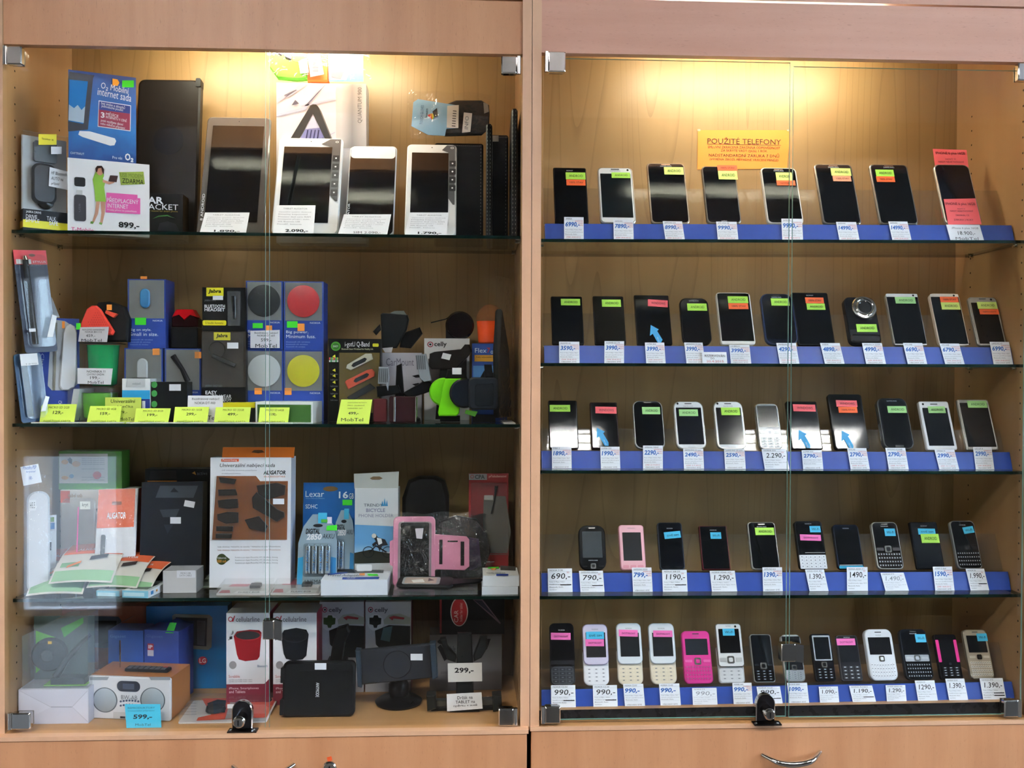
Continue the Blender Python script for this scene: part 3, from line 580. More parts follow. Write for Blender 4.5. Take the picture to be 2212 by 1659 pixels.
P_('R1', 5, 1779, 1862, 355, 'black phone with grey rim, pale green and faded orange stickers', '#8d8a84', '#111114', .1, 8, (.05, .09, .95, .9), [('Y', 1795, 364, 1837.5, 380), ('P', 1799, 380.5, 1838, 392)], ('SAMSUNG', .935, .28), .96)
P_('R1', 6, 1901.5, 1985.5, 355.5, 'black phone with grey rim, green and bright orange stickers', '#8d8a84', '#0c0d12', .1, 8, (.05, .09, .95, .9), [('G', 1891.5, 367, 1930.5, 381.5), ('O', 1893, 381.5, 1932.5, 393.5)], ('SAMSUNG', .935, .28), .96)
P_('R1', 7, 2044, 2123, 355.5, 'dark rounded phone half covered by a red note', '#b9b7b2', '#0b0b14', .16, 7, (.06, .13, .94, .87), scol='#0c0d1c')
for k, a in enumerate([((1218.6, 1261, 469), (1218.6, 1261), '6990,-', 'XPERIA'), ((1325, 1368.5, 474.5), (1326, 1369), '7890,-', 'SAMSUNG'), ((1431.6, 1476, 478), (1438, 1480), '8990,-', 'SAMSUNG GAL'), ((1547, 1590, 479), (1551, 1595.5), '9990,-', 'HTC ONE M8'), ((1688, 1732, 472.5), (1690, 1735), '9990,-', 'SAMSUNG'), ((1806, 1850, 479.5), (1814, 1857.5), '14990,-', 'SAMSUNG'), ((1919, 1961, 478.5), (1928.6, 1970), '14990,-', 'SAMSUNG')]):
    pcard('R1', k, a[0], a[1], a[2], 'b', a[3])
# notes at the last phone of the top row
Y0, hs, hc, yb = STD['R1']; s = ROW['R1']; PINK = C('#f4666b', .6)
f = Fr((xat(2040, Y0 + yb + .008, 1.6), Y0 + yb + .0035, s.z(1.0) + hc + .001), 0, L2_); it = It('paper_note', 'red printed note standing behind the dark phone half covered in red', 'note', f)
p = f.Pt([(2015, 321.5), (2088, 324), (2105, 470), (2035, 470)]); it.mb.prism(p, 0, .0004, PINK); it.t('IPHONE 6 plus 16GB', 2021, 328.5, 2084, 336, BLACK, bold=.01).t('NOVÝ !!!', 2042, 342, 2064, 346, INK).t('NIKDY NEAKTIVOVANÝ', 2027, 347.5, 2082, 352, INK)
f = Fr((xat(2047, Y0 + .010, 1.6), Y0 + hs - .001, s.z(1.0) + hc - .003), 0, 20); it = It('paper_note', 'red printed note leaning on the front of the last top-shelf phone', 'note', f)
it.mb.prism(f.Pt([(2038.5, 430), (2107, 428.5), (2120.5, 484.5), (2048.5, 485)]), 0, .0004, PINK)
it.t('IPHONE 6 plus 16GB', 2042, 438, 2106, 445, BLACK, bold=.01).t('NOVÝ !!!', 2068, 449.5, 2084, 453, INK).t('NIKDY NEAKTIVOVANÝ', 2052, 454, 2102, 458, INK).t('ORIGINÁL CZ', 2064, 463, 2093, 467, INK).t('ZÁRUKA 2 ROKY', 2060, 472.5, 2102, 477, INK)
f = Fr((xat(2053, Y0 - .003, 1.6), Y0 - .0032, s.z(1.0) + .0004), 0, L1_); it = It('price_card', 'wide white printed price card below the red notes', 'price card', f)
W_ = f.uv(2126, 518)[0]; H_ = f.uv(2085, 485.5)[1]; it.mb.prism([(0, 0), (W_, 0), (W_ - .004, H_), (-.004, H_)], 0, .0005, CARD)
it.t('iPhone 6 plus 16GB', 2056, 491, 2113, 496.5, GREY).t('18.900,-', 2069, 500, 2106, 509, INK).t('MobTel', 2064, 512.5, 2113, 518.5, GREY)
# --- second row
P_('R2', 0, 1193, 1262, 640, 'black square-cornered phone with one green sticker', '#16161a', '#0d0b0e', .05, 8, (.05, .06, .95, .92), [('G', 1211.5, 646, 1253, 660)])
P_('R2', 1, 1285.5, 1353, 639.5, 'brownish black phone with one green sticker', '#16161a', '#15120d', .05, 8, (.05, .06, .95, .92), [('G', 1300, 647.5, 1341, 663)], scol='#14110c')
P_('R2', 2, 1377, 1453, 637.5, 'black phone with red sticker and blue arrow', '#111114', '#0a0b0e', .03, 9, (.05, .1, .95, .92), [('R', 1399.5, 648, 1442, 663, -4)], arrow=[(1405.5, 702), (1423, 711.5), (1420, 714), (1433, 740), (1423.5, 741.5), (1411.5, 720), (1404.5, 726)][:1] + [(1423, 711.5), (1419.5, 715), (1431, 734), (1427.5, 740.5), (1421, 741), (1410, 721), (1404, 725.5)])
P_('R2', 3, 1476, 1539, 644, 'black round-cornered phone with low green sticker', '#121216', '#0c0c0f', .24, 9, (.07, .12, .93, .86), [('G', 1484.5, 656, 1526.5, 671.5)], ('SAMSUNG', .925, .34), .955)
P_('R2', 4, 1558, 1633, 632, 'white-rimmed phone with green sticker over orange', '#e5ded6', '#0b0b0e', .1, 9, (.04, .075, .96, .975), [('G', 1572, 640.5, 1615.5, 655), ('O', 1573.5, 655.5, 1616, 668)], band=((.03, .01, .97, .065, '#e8e3dc'),))
P_('R2', 5, 1655, 1726, 634.5, 'midnight blue round phone with one green sticker', '#2b3a5c', '#12182a', .24, 9, (.07, .11, .93, .87), [('G', 1665.5, 645, 1704.5, 660.5)], ('SAMSUNG', .915, .3), .95, cam=(.86, .94))
P_('R2', 6, 1725, 1805, 632, 'tall black phone with orange sticker above green', '#121216', '#0b0b0f', .05, 8, (.05, .09, .95, .9), [('O', 1739.5, 643, 1779, 655.5), ('G', 1742.5, 656, 1782, 669.5)], ('SONY', .93, .2))
z_ = P_('R2', 7, 1838, 1906, 642, 'black camera phone with big chrome zoom lens', '#1d1d20', '#141416', .2, 14, None, [('G', 1850, 700.5, 1894, 717.5)], band=((.04, .02, .96, .3, '#2a2a2d'),), rough=.12)
cx, cz = z_.f.uv(1864.6, 667); m = z_.part('zoom_lens', 'chrome lens ring')
m.lathe([(.0255, 0), (.0262, .002), (.0262, .006), (.0245, .008), (.0205, .0085), (.019, .0065), (.0175, .0085), (.0165, .0095), (.0145, .0095), (.0135, .007), (.0005, .0068)], (cx, -.0003, cz), (0, -1, 0), CHROME, 36); m.lathe([(.0135, 0), (.012, .0015), (.0005, .002)], (cx, -.0078, cz), (0, -1, 0), C('#2b2a2b', .15), 28)
m = z_.part('grip', 'glossy chrome grip'); a = z_.f.R(1834, 724, 1903, 749); m.prism(rr(a[0] + .003, .002, a[2] - .001, a[3], .006), -.005, -.0003, C('#77777a', .12, 1.0), None, .003)
P_('R2', 8, 1932, 2004, 634, 'silver-topped black phone with green sticker', '#c9c6c0', '#0c1015', .1, 9, (.03, .03, .97, .925), [('L', 1933.5, 642, 1977, 656)], band=((.02, .93, .98, .99, '#dfddd8'), (.02, .005, .98, .025, '#dfddd8')), cam=(.85, .96))
P_('R2', 9, 2029, 2095, 634, 'gold and white phone with orange sticker over green', '#d9c9b8', '#12151c', .15, 9, (.04, .03, .96, .925), [('O', 2030.5, 641.5, 2069.5, 653.5), ('Y', 2033, 653.5, 2073, 669)], band=((.03, .93, .97, .985, '#e6ddd2'), (.03, .008, .97, .025, '#e6ddd2')), cam=(.82, .957))
P_('R2', 10, 2113, 2176, 642, 'silver phone with yellow-green sticker over orange', '#b9b7b2', '#a39c94', .12, 8, (.07, .04, .93, .88), [('Y', 2111, 652.5, 2153, 667.5), ('N', 2115.5, 668, 2157, 679.5)], None, .95, cam=(.8, .95))
for k, a in enumerate([((1207.7, 1251.7, 738), (1208, 1252), '3590,-', 'HUAWEI G6'), ((1306, 1348, 737), (1305.5, 1348), '3990,-', 'HUAWEI G6 LTE'), ((1393, 1436, 740), (1396, 1438), '3990,-', 'LUMIA 820'), ((1478, 1520.5, 740), (1483, 1523), '3990,-', 'SAMSUNG S4 mini'), ((1575, 1617, 745), (1579, 1623), '3990,-', 'LG BELLO'), ((1677, 1720, 741), (1684.5, 1727), '4290,-', 'SAMSUNG S III'), ((1770, 1813.5, 741), (1782, 1824.5), '4890,-', 'XPERIA'), ((1862, 1904.5, 741), (1871, 1914), '4990,-', 'SAMSUNG S4 ZOOM'), ((1950.5, 1993, 741), (1961, 2003), '6690,-', 'HTC ONE'), ((2029, 2071, 742), (2042, 2084), '6790,-', 'HTC ONE'), ((2138, 2178, 738.5), (2146.5, 2188.5), '6990,-', 'SAMSUNG A3')]):
    pcard('R2', k, a[0], a[1], a[2], 'b', a[3])
Y0, hs, hc, yb = STD['R2']; s = ROW['R2']; f = Fr((xat(1517.5, Y0 - .006, 1.5), Y0 - .0075, s.z(.4) + .0004), 0, L1_); it = It('reservation_card', 'white card with handwritten reservation date between two price cards', 'card', f)
W_ = f.uv(1571, 783)[0]; H_ = f.uv(1545, 760.5)[1]; it.mb.prism([(0, 0), (W_, 0), (W_, H_), (.001, H_)], 0, .0005, CARD); it.t('REZERVOVÁN', 1522, 765, 1566, 771.5, BLACK, bold=.01).t('DO', 1535, 772.5, 1543, 776.5, BLACK).t('20.4.2015', 1526, 778.5, 1563, 783, RED)
# --- third row
AR = lambda x, y: [(x, y), (x + 17, y + 8.5), (x + 13.5, y + 12), (x + 25, y + 32), (x + 25, y + 39), (x + 17, y + 39), (x + 4.5, y + 18.5), (x - .5, y + 22.5)]
P_('R3', 0, 1187, 1250.5, 865, 'glossy black phone at the end with one green sticker', '#111114', '#0a0a0c', .06, 8, (.05, .1, .95, .92), [('G', 1187.5, 875, 1231.5, 889.5)])
P_('R3', 1, 1279, 1338.5, 869, 'dark red edged phone with red sticker and blue arrow', '#2a1214', '#0b0a0c', .04, 11, (.06, .1, .94, .92), [('R', 1286, 879, 1331.5, 893.5, -1)], arrow=AR(1289.5, 924))
P_('R3', 2, 1372.5, 1438, 866, 'black phone with thin silver rim and green sticker', '#a7a6a4', '#101114', .22, 9, (.06, .11, .94, .88), [('L', 1387, 879.5, 1425.5, 895)], None, .955)
P_('R3', 3, 1462, 1527.5, 867, 'white rounded phone with green sticker on dark screen', '#c9c6c0', '#e2e3e6', .22, 9, (.08, .095, .92, .865), [('L', 1466.5, 884.5, 1507.5, 899)], ('SAMSUNG', .885, .32), .94, cam=(.15, .95), scol='#0d1018', btn=((.38, .025, .62, .06, '#d9dadd'),))
P_('R3', 4, 1550, 1614.5, 867, 'white rounded phone with bright green sticker at corner', '#c9c6c0', '#e2e3e6', .22, 9, (.08, .095, .92, .865), [('G', 1557.5, 880.5, 1598, 897)], ('SAMSUNG', .885, .32), .94, cam=(.15, .95), scol='#0d0d14', btn=((.38, .025, .62, .06, '#d9dadd'),))
P_('R3', 5, 1642, 1692, 872, 'slim silver phone with twelve-key pad', '#a7a6a4', '#8e9296', .2, 10, (.08, .48, .92, .95), (), ('NOKIA', .92, .3), None, (.08, .03, .92, .26, 4, 3, '#d8dadc', 0), (.5, .36, .28, '#d8d8d8', '#e4e4e6'), btn=((.08, .33, .32, .39, '#d8dadc'), (.68, .33, .92, .39, '#d8dadc')), scol='#101316')
P_('R3', 6, 1711, 1778.5, 867, 'black phone, red sticker and arrow, beside the slim silver one', '#111114', '#0b0a0d', .05, 10, (.05, .1, .95, .92), [('R', 1713, 874, 1761, 889, -1)], arrow=AR(1725.5, 929))
P_('R3', 7, 1805, 1879.5, 851.5, 'tallest black phone with two stickers and arrow', '#111114', '#0b0b0e', .08, 10, (.05, .1, .95, .92), [('R', 1806, 865, 1851, 879, -1), ('O', 1811, 879.5, 1851.5, 892)], arrow=AR(1818.5, 930.5))
P_('R3', 8, 1911, 1977, 860, 'rugged black phone with grey rim and green sticker', '#3d3c3b', '#17181a', .22, 13, (.1, .12, .9, .84), [('L', 1917, 877.5, 1957.5, 892)], ('SAMSUNG', .93, .34), None, btn=((.36, .03, .64, .075, '#222225'),))
P_('R3', 9, 2003, 2069, 867, 'white square phone with green sticker and dark screen', '#d9d9db', '#e9e9ec', .07, 9, (.09, .08, .91, .86), [('L', 2004.5, 878, 2041.5, 892.5)], None, .93, cam=(.14, .94), scol='#101217')
P_('R3', 10, 2089, 2158, 863, 'silver-edged phone with dull green sticker near the cabinet side', '#c9c6c0', '#cfcdcb', .06, 8, (.06, .06, .94, .93), [('L', 2089.5, 866, 2131.5, 881)], scol='#151315')
for k, a in enumerate([((1192, 1234.5, 965), (1192.5, 1235), '1890,-', 'FIRE 2', ''), ((1296.7, 1336.5, 965), (1298, 1340), '1990,-', 'LUMIA 520', ''), ((1389, 1431, 962.5), (1389, 1432), '2290,-', 'SAMSUNG TREND', 'ZÁR 21.9.2015'), ((1475.7, 1520, 969), (1477.5, 1521), '2490,-', 'SAMSUNG S3 mini', 'ZÁR 5.7.2015'), ((1564, 1610.5, 970), (1566.5, 1611), '2590,-', 'SAMSUNG S3 mini', ''), None, ((1731.6, 1774, 972.5), (1735, 1778.5), '2790,-', 'LUMIA 620', ''), ((1830, 1869, 968), (1837.5, 1879), '2790,-', 'HTC 8S', 'ZÁR 4.5.2017'), ((1912.5, 1955, 967.5), (1920, 1963), '2790,-', 'SAMSUNG XCOVER', 'ZÁR 10.7.2015'), ((2018.6, 2060.5, 971), (2029, 2072), '2990,-', 'XPERIA M', 'ZÁR 15.11.2016'), ((2102, 2138.5, 965.5), (2108, 2148), '2990,-', 'LG L9 II', 'ZÁR 30.8.2016')]):
    if a: pcard('R3', k, a[0], a[1], a[2], 'b', a[3], ('ANDROID' if k not in (1, 6, 7) else 'WINDOWS', 'WIFI', 'GPS'), a[4])
pcard('R3', 5, (1645, 1698, 970), (1652, 1705), '2.290,-', 'k', 'NOKIA E52')
# --- fourth row
pcard('R4', 0, (1183, 1234.5, 1228), (1184, 1237), '690,-', 'k', 'NOKIA 5130', strike=1)
P_('R4', 0, 1253, 1311, 1135, 'black egg-shaped phone with grey screen', '#141518', '#141619', .3, 12, (.13, .27, .86, .86), (), ('SAMSUNG', .2, .34), .93, None, (.5, .085, .2, '#c9c9c9', '#3a3b3e'), scol='#4a4e50', rough=.15, btn=((.1, .06, .28, .09, '#26282b'), (.72, .06, .9, .09, '#26282b')))
P_('R4', 1, 1341.5, 1396, 1134, 'pink phone with dark screen', '#d79aa8', '#edb3bd', .12, 12, (.13, .2, .87, .83), (), ('SAMSUNG', .915, .3), None, scol='#3b3a3b', rough=.25, btn=((.1, .04, .32, .1, '#e39aa7'), (.39, .04, .61, .1, '#e39aa7'), (.68, .04, .9, .1, '#e39aa7')))
P_('R4', 2, 1426.5, 1480.5, 1128.5, 'blue-black phone with tilted blue sticker', '#2c3442', '#0d1016', .12, 11, (.1, .14, .9, .83), [('D', 1434.5, 1148.5, 1470, 1163, 5)], ('NOKIA', .86, .24), btn=((.12, .04, .4, .07, '#1a1d22'), (.6, .04, .88, .07, '#1a1d22')))
P_('R4', 3, 1518, 1579, 1136, 'black phone with dark red sides and small blue sticker', '#5a1824', '#0d0d10', .03, 10, (.08, .12, .92, .84), [('B', 1534.5, 1150, 1557.5, 1164)], ('NOKIA', .89, .24))
P_('R4', 4, 1625, 1686, 1127.5, 'black phone with silver edge and one green sticker', '#a7a6a4', '#0d0e12', .12, 10, (.07, .1, .93, .88), [('G', 1631, 1140, 1672, 1156)], ('SAMSUNG', .885, .34), .94)
P_('R4', 5, 1728.6, 1789, 1125.5, 'black phone with white button keyboard and two stickers', '#1b1c20', '#0e0f13', .12, 11, (.08, .4, .92, .8), [('B', 1749, 1136.5, 1772, 1150), ('K', 1728, 1155, 1773, 1168, -2)], ('NOKIA', .93, .24), None, (.03, .02, .97, .28, 4, 6, '#e8e8ec', .01), band=((.02, .01, .98, .295, '#dcdde2'), (.25, .335, .97, .345, '#b8b4ae')))
P_('R4', 6, 1812, 1867.6, 1133, 'plain blue-black phone with cyan bottom', '#141f34', '#0b1322', .14, 11, (.05, .1, .95, .88), (), ('NOKIA', .9, .24), band=((.03, .015, .97, .075, '#2f9fc4'), (.05, .08, .95, .1, '#9a9a9c')))
P_('R4', 7, 1897, 1954, 1127.5, 'chrome-edged keyboard phone with small blue sticker', '#c9c6c0', '#1a191b', .16, 10, (.1, .5, .9, .88), [('B', 1910.5, 1142, 1933.5, 1158)], ('NOKIA', .895, .28), .94, (.06, .04, .94, .35, 4, 9, '#3b3636', 0), (.5, .42, .26, '#b9b7b2', '#2b2a2c'), btn=((.06, .385, .33, .45, '#4a4648'), (.67, .385, .94, .45, '#4a4648')))
P_('R4', 8, 1982, 2042, 1127.5, 'black touchscreen phone with blue and green stickers', '#15151a', '#101116', .05, 9, (.08, .16, .92, .88), [('D', 1983, 1142, 2020, 1155, -1), ('G', 1989.5, 1153.5, 2028, 1173, 0, 'q')], ('SONY', .9, .24), scol='#1b1e22')
P_('R4', 9, 2070.5, 2124, 1125, 'black keyboard phone with tilted blue sticker', '#7d7c7c', '#111114', .16, 10, (.1, .5, .9, .88), [('B', 2080, 1138, 2103, 1152, 8)], ('NOKIA', .9, .26), None, (.05, .05, .95, .36, 4, 10, '#26262a', 0), (.5, .43, .24, '#5a5a5c', '#202024'), btn=((.08, .4, .3, .46, '#1b1b1f'), (.7, .4, .92, .46, '#1b1b1f')))
for k, a in enumerate([((1250.7, 1303.4, 1233), (1254, 1306), '790,-', 'k', 'SAMSUNG GENOA'), ((1365, 1405.6, 1226), (1367.5, 1410), '799,-', 'b', 'SAMSUNG S5230'), ((1430, 1482, 1231), (1432, 1485.5), '1190,-', 'k', 'NOKIA 308 DS'), ((1533, 1585, 1233), (1538, 1592.5), '1.290,-', 'k', 'NOKIA ASHA 503'), ((1647, 1687, 1225.5), (1648.5, 1691), '1390,-', 'b', 'SAMSUNG ACE'), ((1738, 1780, 1230), (1749, 1790), '1.390,-', 'k', 'NOKIA ASHA 303'), ((1829.7, 1871.4, 1225), (1830, 1875), '1490,-', 'k', 'NOKIA ASHA 311'), ((1901, 1952.5, 1237), (1913, 1963.5), '1.490,-', 'g', 'NOKIA E72'), ((2015, 2056, 1224), (2020.5, 2062), '1590,-', 'b', 'SONY E dual'), ((2086, 2124, 1228.5), (2097, 2137), '1.990,-', 'k', 'NOKIA E6')]):
    pcard('R4', k + 1, a[0], a[1], a[2], a[3], a[4], date='' if k in (1, 4) else 'ZÁR 18.8.2015', strike=1 if k in (0, 2, 9) else 0)
# --- bottom row
P_('R5', 0, 1190, 1244, 1346, 'dark grey slider phone with pink sticker', '#1d1e22', '#121317', .2, 16, (.1, .42, .92, .84), [('K', 1190, 1367, 1232.5, 1382, -1)], ('NOKIA', .875, .26), slider=(.33, '#26272b', '#3a3c42'), band=((.02, .335, .98, .4, '#2b2b2f'),))
P_('R5', 1, 1263, 1318, 1348, 'pale lilac slider phone with blue sticker over pink', '#9d93b3', '#d3cbe0', .2, 16, (.12, .45, .9, .86), [('D', 1266, 1364.5, 1304.5, 1380.5), ('K', 1264.5, 1381, 1304.5, 1396, -1)], ('NOKIA', .9, .26), slider=(.33, '#e2e1e6', '#e9e8ec'), scol='#2c2a2c')
P_('R5', 2, 1337.5, 1392, 1346, 'white slider phone with cream keypad and pink sticker', '#b7c2cc', '#dfe4ea', .2, 16, (.13, .45, .9, .84), [('K', 1336.5, 1360.5, 1377.5, 1375, -2)], ('NOKIA', .9, .26), None, slider=(.33, '#d8cdbb', '#e6d9c2'), scol='#26282b')
P_('R5', 3, 1408.6, 1465, 1346, 'another white slider phone with cream keypad and pink sticker', '#b7c2cc', '#dfe4ea', .2, 16, (.13, .45, .9, .84), [('K', 1411, 1362, 1452.5, 1376, -1)], ('NOKIA', .9, .26), None, slider=(.33, '#d8cdbb', '#e6d9c2'), scol='#26282b')
P_('R5', 4, 1480.7, 1541.6, 1363, 'bright pink keyboard phone without sticker', '#d23a8c', '#dd3f96', .16, 12, (.1, .54, .9, .85), (), ('NOKIA', .885, .24), .935, (.05, .06, .95, .35, 4, 9, '#d83c92', 0), (.5, .42, .24, '#d9d3d6', '#d83c92'), btn=((.05, .4, .3, .45, '#e86aaf'), (.7, .4, .95, .45, '#e86aaf')), scol='#2e3238', rough=.22)
P_('R5', 5, 1556.5, 1612.5, 1347, 'silver slider phone with small blue sticker', '#a7a6a4', '#e1e2e4', .1, 16, (.1, .5, .9, .91), [('B', 1561, 1358, 1586.5, 1373)], ('NOKIA', .945, .2), None, None, (.48, .385, .28, '#cfcfd1', '#e8e8ea'), cam=(.78, .95), slider=(.27, '#b3b4b6', '#d4d5d8'), scol='#07080a', btn=((.06, .35, .3, .42, '#c3c4c6'), (.68, .35, .92, .42, '#c3c4c6')))
P_('R5', 6, 1630, 1676, 1370, 'black candybar phone with silver frame behind the lock', '#b9b7b2', '#0f1216', .12, 11, (.1, .45, .9, .92), (), ('NOKIA', .88, .28), None, (.08, .04, .92, .26, 4, 3, '#16191e', 0), (.5, .34, .3, '#c9c6c0', '#1b1e22'), btn=((.08, .34, .3, .38, '#20242a'), (.7, .34, .92, .38, '#20242a')), scol='#101519')
P_('R5', 7, 1697.5, 1741, 1370.5, 'silver phone with black top seen behind the door clasp', '#c9c6c0', '#aeb0b2', .22, 11, (.12, .5, .88, .86), (), None, None, (.08, .05, .92, .22, 4, 3, '#b7babc', 0), (.5, .3, .26, '#b9b7b2', '#1b1e22'), band=((.05, .25, .95, .96, '#14171c'),), scol='#0b0d12')
P_('R5', 8, 1763.6, 1807, 1369, 'black candybar phone with bright screen frame', '#1b1e26', '#101218', .14, 11, (.12, .46, .88, .93), (), ('NOKIA', .88, .28), None, (.08, .05, .92, .28, 4, 3, '#1a1c22', 0), (.5, .35, .28, '#c9c6c0', '#1b1e22'), band=((.06, .435, .94, .965, '#b8bcc4'),), scol='#12161a')
P_('R5', 9, 1819.7, 1865, 1372.5, 'dark grey phone with pink sticker and number keys', '#4b4a4e', '#2a2a2e', .1, 11, (.08, .41, .92, .93), [('K', 1807, 1379.5, 1847, 1394)], ('NOKIA', .945, .3), None, (.06, .03, .94, .34, 4, 3, '#3d3c40', 0), scol='#1e2125')
P_('R5', 10, 1882, 1942, 1359, 'white keyboard phone', '#d4d6dc', '#e6e7ec', .22, 12, (.1, .5, .9, .84), (), ('NOKIA', .87, .2), .93, (.06, .05, .94, .33, 4, 9, '#f0f0f4', .012), (.5, .42, .2, '#b9b7b2', '#eeeeee'), scol='#1a1c20', rough=.2)
P_('R5', 11, 1959.5, 2018.6, 1359, 'black and silver keyboard phone with blue sticker', '#22262e', '#14181e', .18, 12, (.12, .52, .88, .88), [('B', 1977, 1370, 1999.5, 1387.5)], ('NOKIA', .9, .26), .945, (.06, .04, .94, .33, 4, 10, '#23262c', 0), (.5, .425, .22, '#cfd2d6', '#a8acb2'), band=((.06, .36, .94, .49, '#a9adb3'),), btn=((.1, .4, .35, .45, '#c0c3c8'), (.65, .4, .9, .45, '#c0c3c8')))
P_('R5', 12, 2034, 2081.7, 1370.5, 'slim black phone with hot pink sides', '#141418', '#0f0f13', .1, 11, (.17, .4, .83, .86), (), None, None, (.1, .06, .9, .28, 4, 3, '#17181c', 0), (.5, .34, .2, '#2a2b30', '#17181c'), band=((.02, .38, .16, .88, '#e8318f'), (.84, .38, .98, .88, '#e8318f')), scol='#14161a')
P_('R5', 13, 2099, 2150, 1360, 'champagne keyboard phone with blue sticker', '#b7aa98', '#a79b8a', .16, 10, (.1, .53, .9, .88), [('B', 2110, 1368.5, 2132, 1385)], ('NOKIA', .9, .26), .94, (.06, .05, .94, .36, 4, 9, '#c9bfb0', 0), (.5, .44, .2, '#3a302a', '#241d19'), btn=((.08, .415, .34, .465, '#c4b9a9'), (.66, .415, .92, .465, '#c4b9a9')), scol='#15181d')
for k, a in enumerate([((1190, 1244, 1480), (1191, 1244), '990,-', 'k', 'NOKIA C2-02'), ((1280.5, 1332.7, 1480), (1282, 1334.5), '990,-', 'k', 'NOKIA C2-06'), ((1346, 1390, 1477), (1350, 1393.5), '990,-', 'b', 'NOKIA C2-02'), ((1423.5, 1466, 1476.5), (1427, 1471), '990,-', 'b', 'NOKIA C2-02'), ((1495, 1550, 1486), (1497, 1550), '990,-', 'g', 'NOKIA C3'), ((1582, 1622.5, 1475), (1585, 1626.5), '990,-', 'b', 'NOKIA N95'), ((1634, 1684.5, 1483), (1640, 1691), '990,-', 'k', 'NOKIA C2-01'), ((1700.4, 1740, 1475), (1705, 1748), '1090,-', 'b', 'NOKIA 6303'), ((1768.6, 1809, 1483), (1771.5, 1813), '1.090,-', 'k', 'NOKIA 2710'), ((1834, 1884.6, 1481), (1842.5, 1892.5), '1.190,-', 'k', 'NOKIA X3-02.5'), ((1913, 1950.7, 1480), (1916, 1958.5), '1.290,-', 'k', 'NOKIA ASHA 200'), ((1976, 2017, 1470), (1983.5, 2026), '1290,-', 'k', 'NOKIA E5'), ((2042, 2082, 1466), (2050.5, 2091.5), '1.390,-', 'k', 'NOKIA 5310'), ((2116, 2163, 1465), (2124, 2174), '1.390,-', 'k', 'NOKIA E72')]):
    pcard('R5', k, a[0], a[1], a[2], a[3], a[4], ('SYMBIAN', 'WIFI', 'GPS') if k == 5 else (), '', strike=(1, 1, 0, 0, 0, 0, 1, 0, 0, 1, 0, 0, 0, 2)[k])
# orange notice taped to the back
f = Fr((at(1507, 365, D).x, D - .0012, at(1600, 365, D).z)); it = It('notice_sign', 'orange printed notice taped to the back above the top row of phones', 'sign', f, None, 'paper')
ORG = C('#ee8a2e', .6); it.mb.prism(f.Pt([(1506.5, 366), (1700, 364.5), (1707, 281), (1507.5, 281)]), 0, .0004, ORG)
BRN = C('#4a2a14', .6)
it.t('POUŽITÉ TELEFONY', 1528, 297, 1687, 311.5, BRN).r(1527.5, 312.3, 1687, 313.2, BRN).t('SMLUVNÍ ZKRÁCENÁ ZÁKONNÁ ODPOVĚDNOST', 1529, 314, 1685, 321.5, BRN).t('ZA SKRYTÉ VADY (§626) 1 ROK', 1557, 322, 1657, 330, BRN).t('NADSTANDARDNÍ ZÁRUKA 7 DNŮ', 1531, 330.5, 1683, 339.5, BRN, bold=.006).t('(VÝMĚNA ZBOŽÍ, PŘÍPADNÉ VRÁCENÍ PENĚZ)', 1533, 341.5, 1681, 348.5, BRN)
for a in ((1506, 279, 1513, 284), (1700, 280, 1708, 284)):
    m = it.part('tape'); m.rect(f.R(*a), -.0012, clear('tape', (.98, .95, .88), 1.4, .25))
# ------------------------------------------------------------------ accessories: helpers
K = lambda h, r=.4: C(h, r)
BAG = clear('clear_bag', (.97, .97, .97), 1.5, .02, wrinkle=.5, rough=.08); SHELL = clear('clear_shell', (.95, .96, .96), 1.45, .025); SHELL2 = clear('clear_shell_dull', (.90, .91, .92), 1.45, .08)
def proj(p):
    q = ROT.transposed() @ (V(p) - CAM); return (PW / 2 + F * q.x / -q.z, PH / 2 - F * q.y / -q.z)
def fr_on(row, x0, Y, rz=0, lean=0, z=None, roll=0):
    s = ROW[row]; zz = z if z is not None else s.z(xat(x0, Y, s.z0)) + .0003
    return Fr((xat(x0, Y, zz), Y, zz), rz, lean, roll)
def place(name, label, cat, row, x0, x1, yt, Y, rz=0, lean=0, z=None, group=None, main='body', roll=0):
    f = fr_on(row, x0, Y, rz, lean, z, roll); it = It(name, label, cat, f, group, main); yb = proj(f.P)[1]
    it.W = f.uv(x1, (yb + yt) / 2)[0]
    for _ in range(2):
        c = proj(f.w(it.W / 2, 0, 0)); it.H = f.uv((x0 + x1) / 2, yt)[1]
    it.yb = yb; it.ztop = f.w(0, 0, it.H).z; it.rest = f.P.z; it.keep = (XL0, XL1); return it
def bx(name, label, cat, row, x0, x1, yt, Y, dep, h, rz=0, lean=0, z=None, group=None, side=None, top=None, main='carton', rough=.4, **k):
    it = place(name, label, cat, row, x0, x1, yt, Y, rz, lean, z, group, main, **k); it.D = dep
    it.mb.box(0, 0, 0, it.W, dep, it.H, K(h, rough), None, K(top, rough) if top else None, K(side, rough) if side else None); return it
def stick(it, a, b, c, d, h, name='price_sticker', y=None, pts=None):
    m = it.part(name); y = it.y if y is None else y; p = it.f.Pt(pts or [(a, b), (c, b), (c, d), (a, d)], y); m.prism(p, y - .0011, y - .0008, K(h, .6)); return m
NG, NO = '#3fe02c', '#ff9a3c'
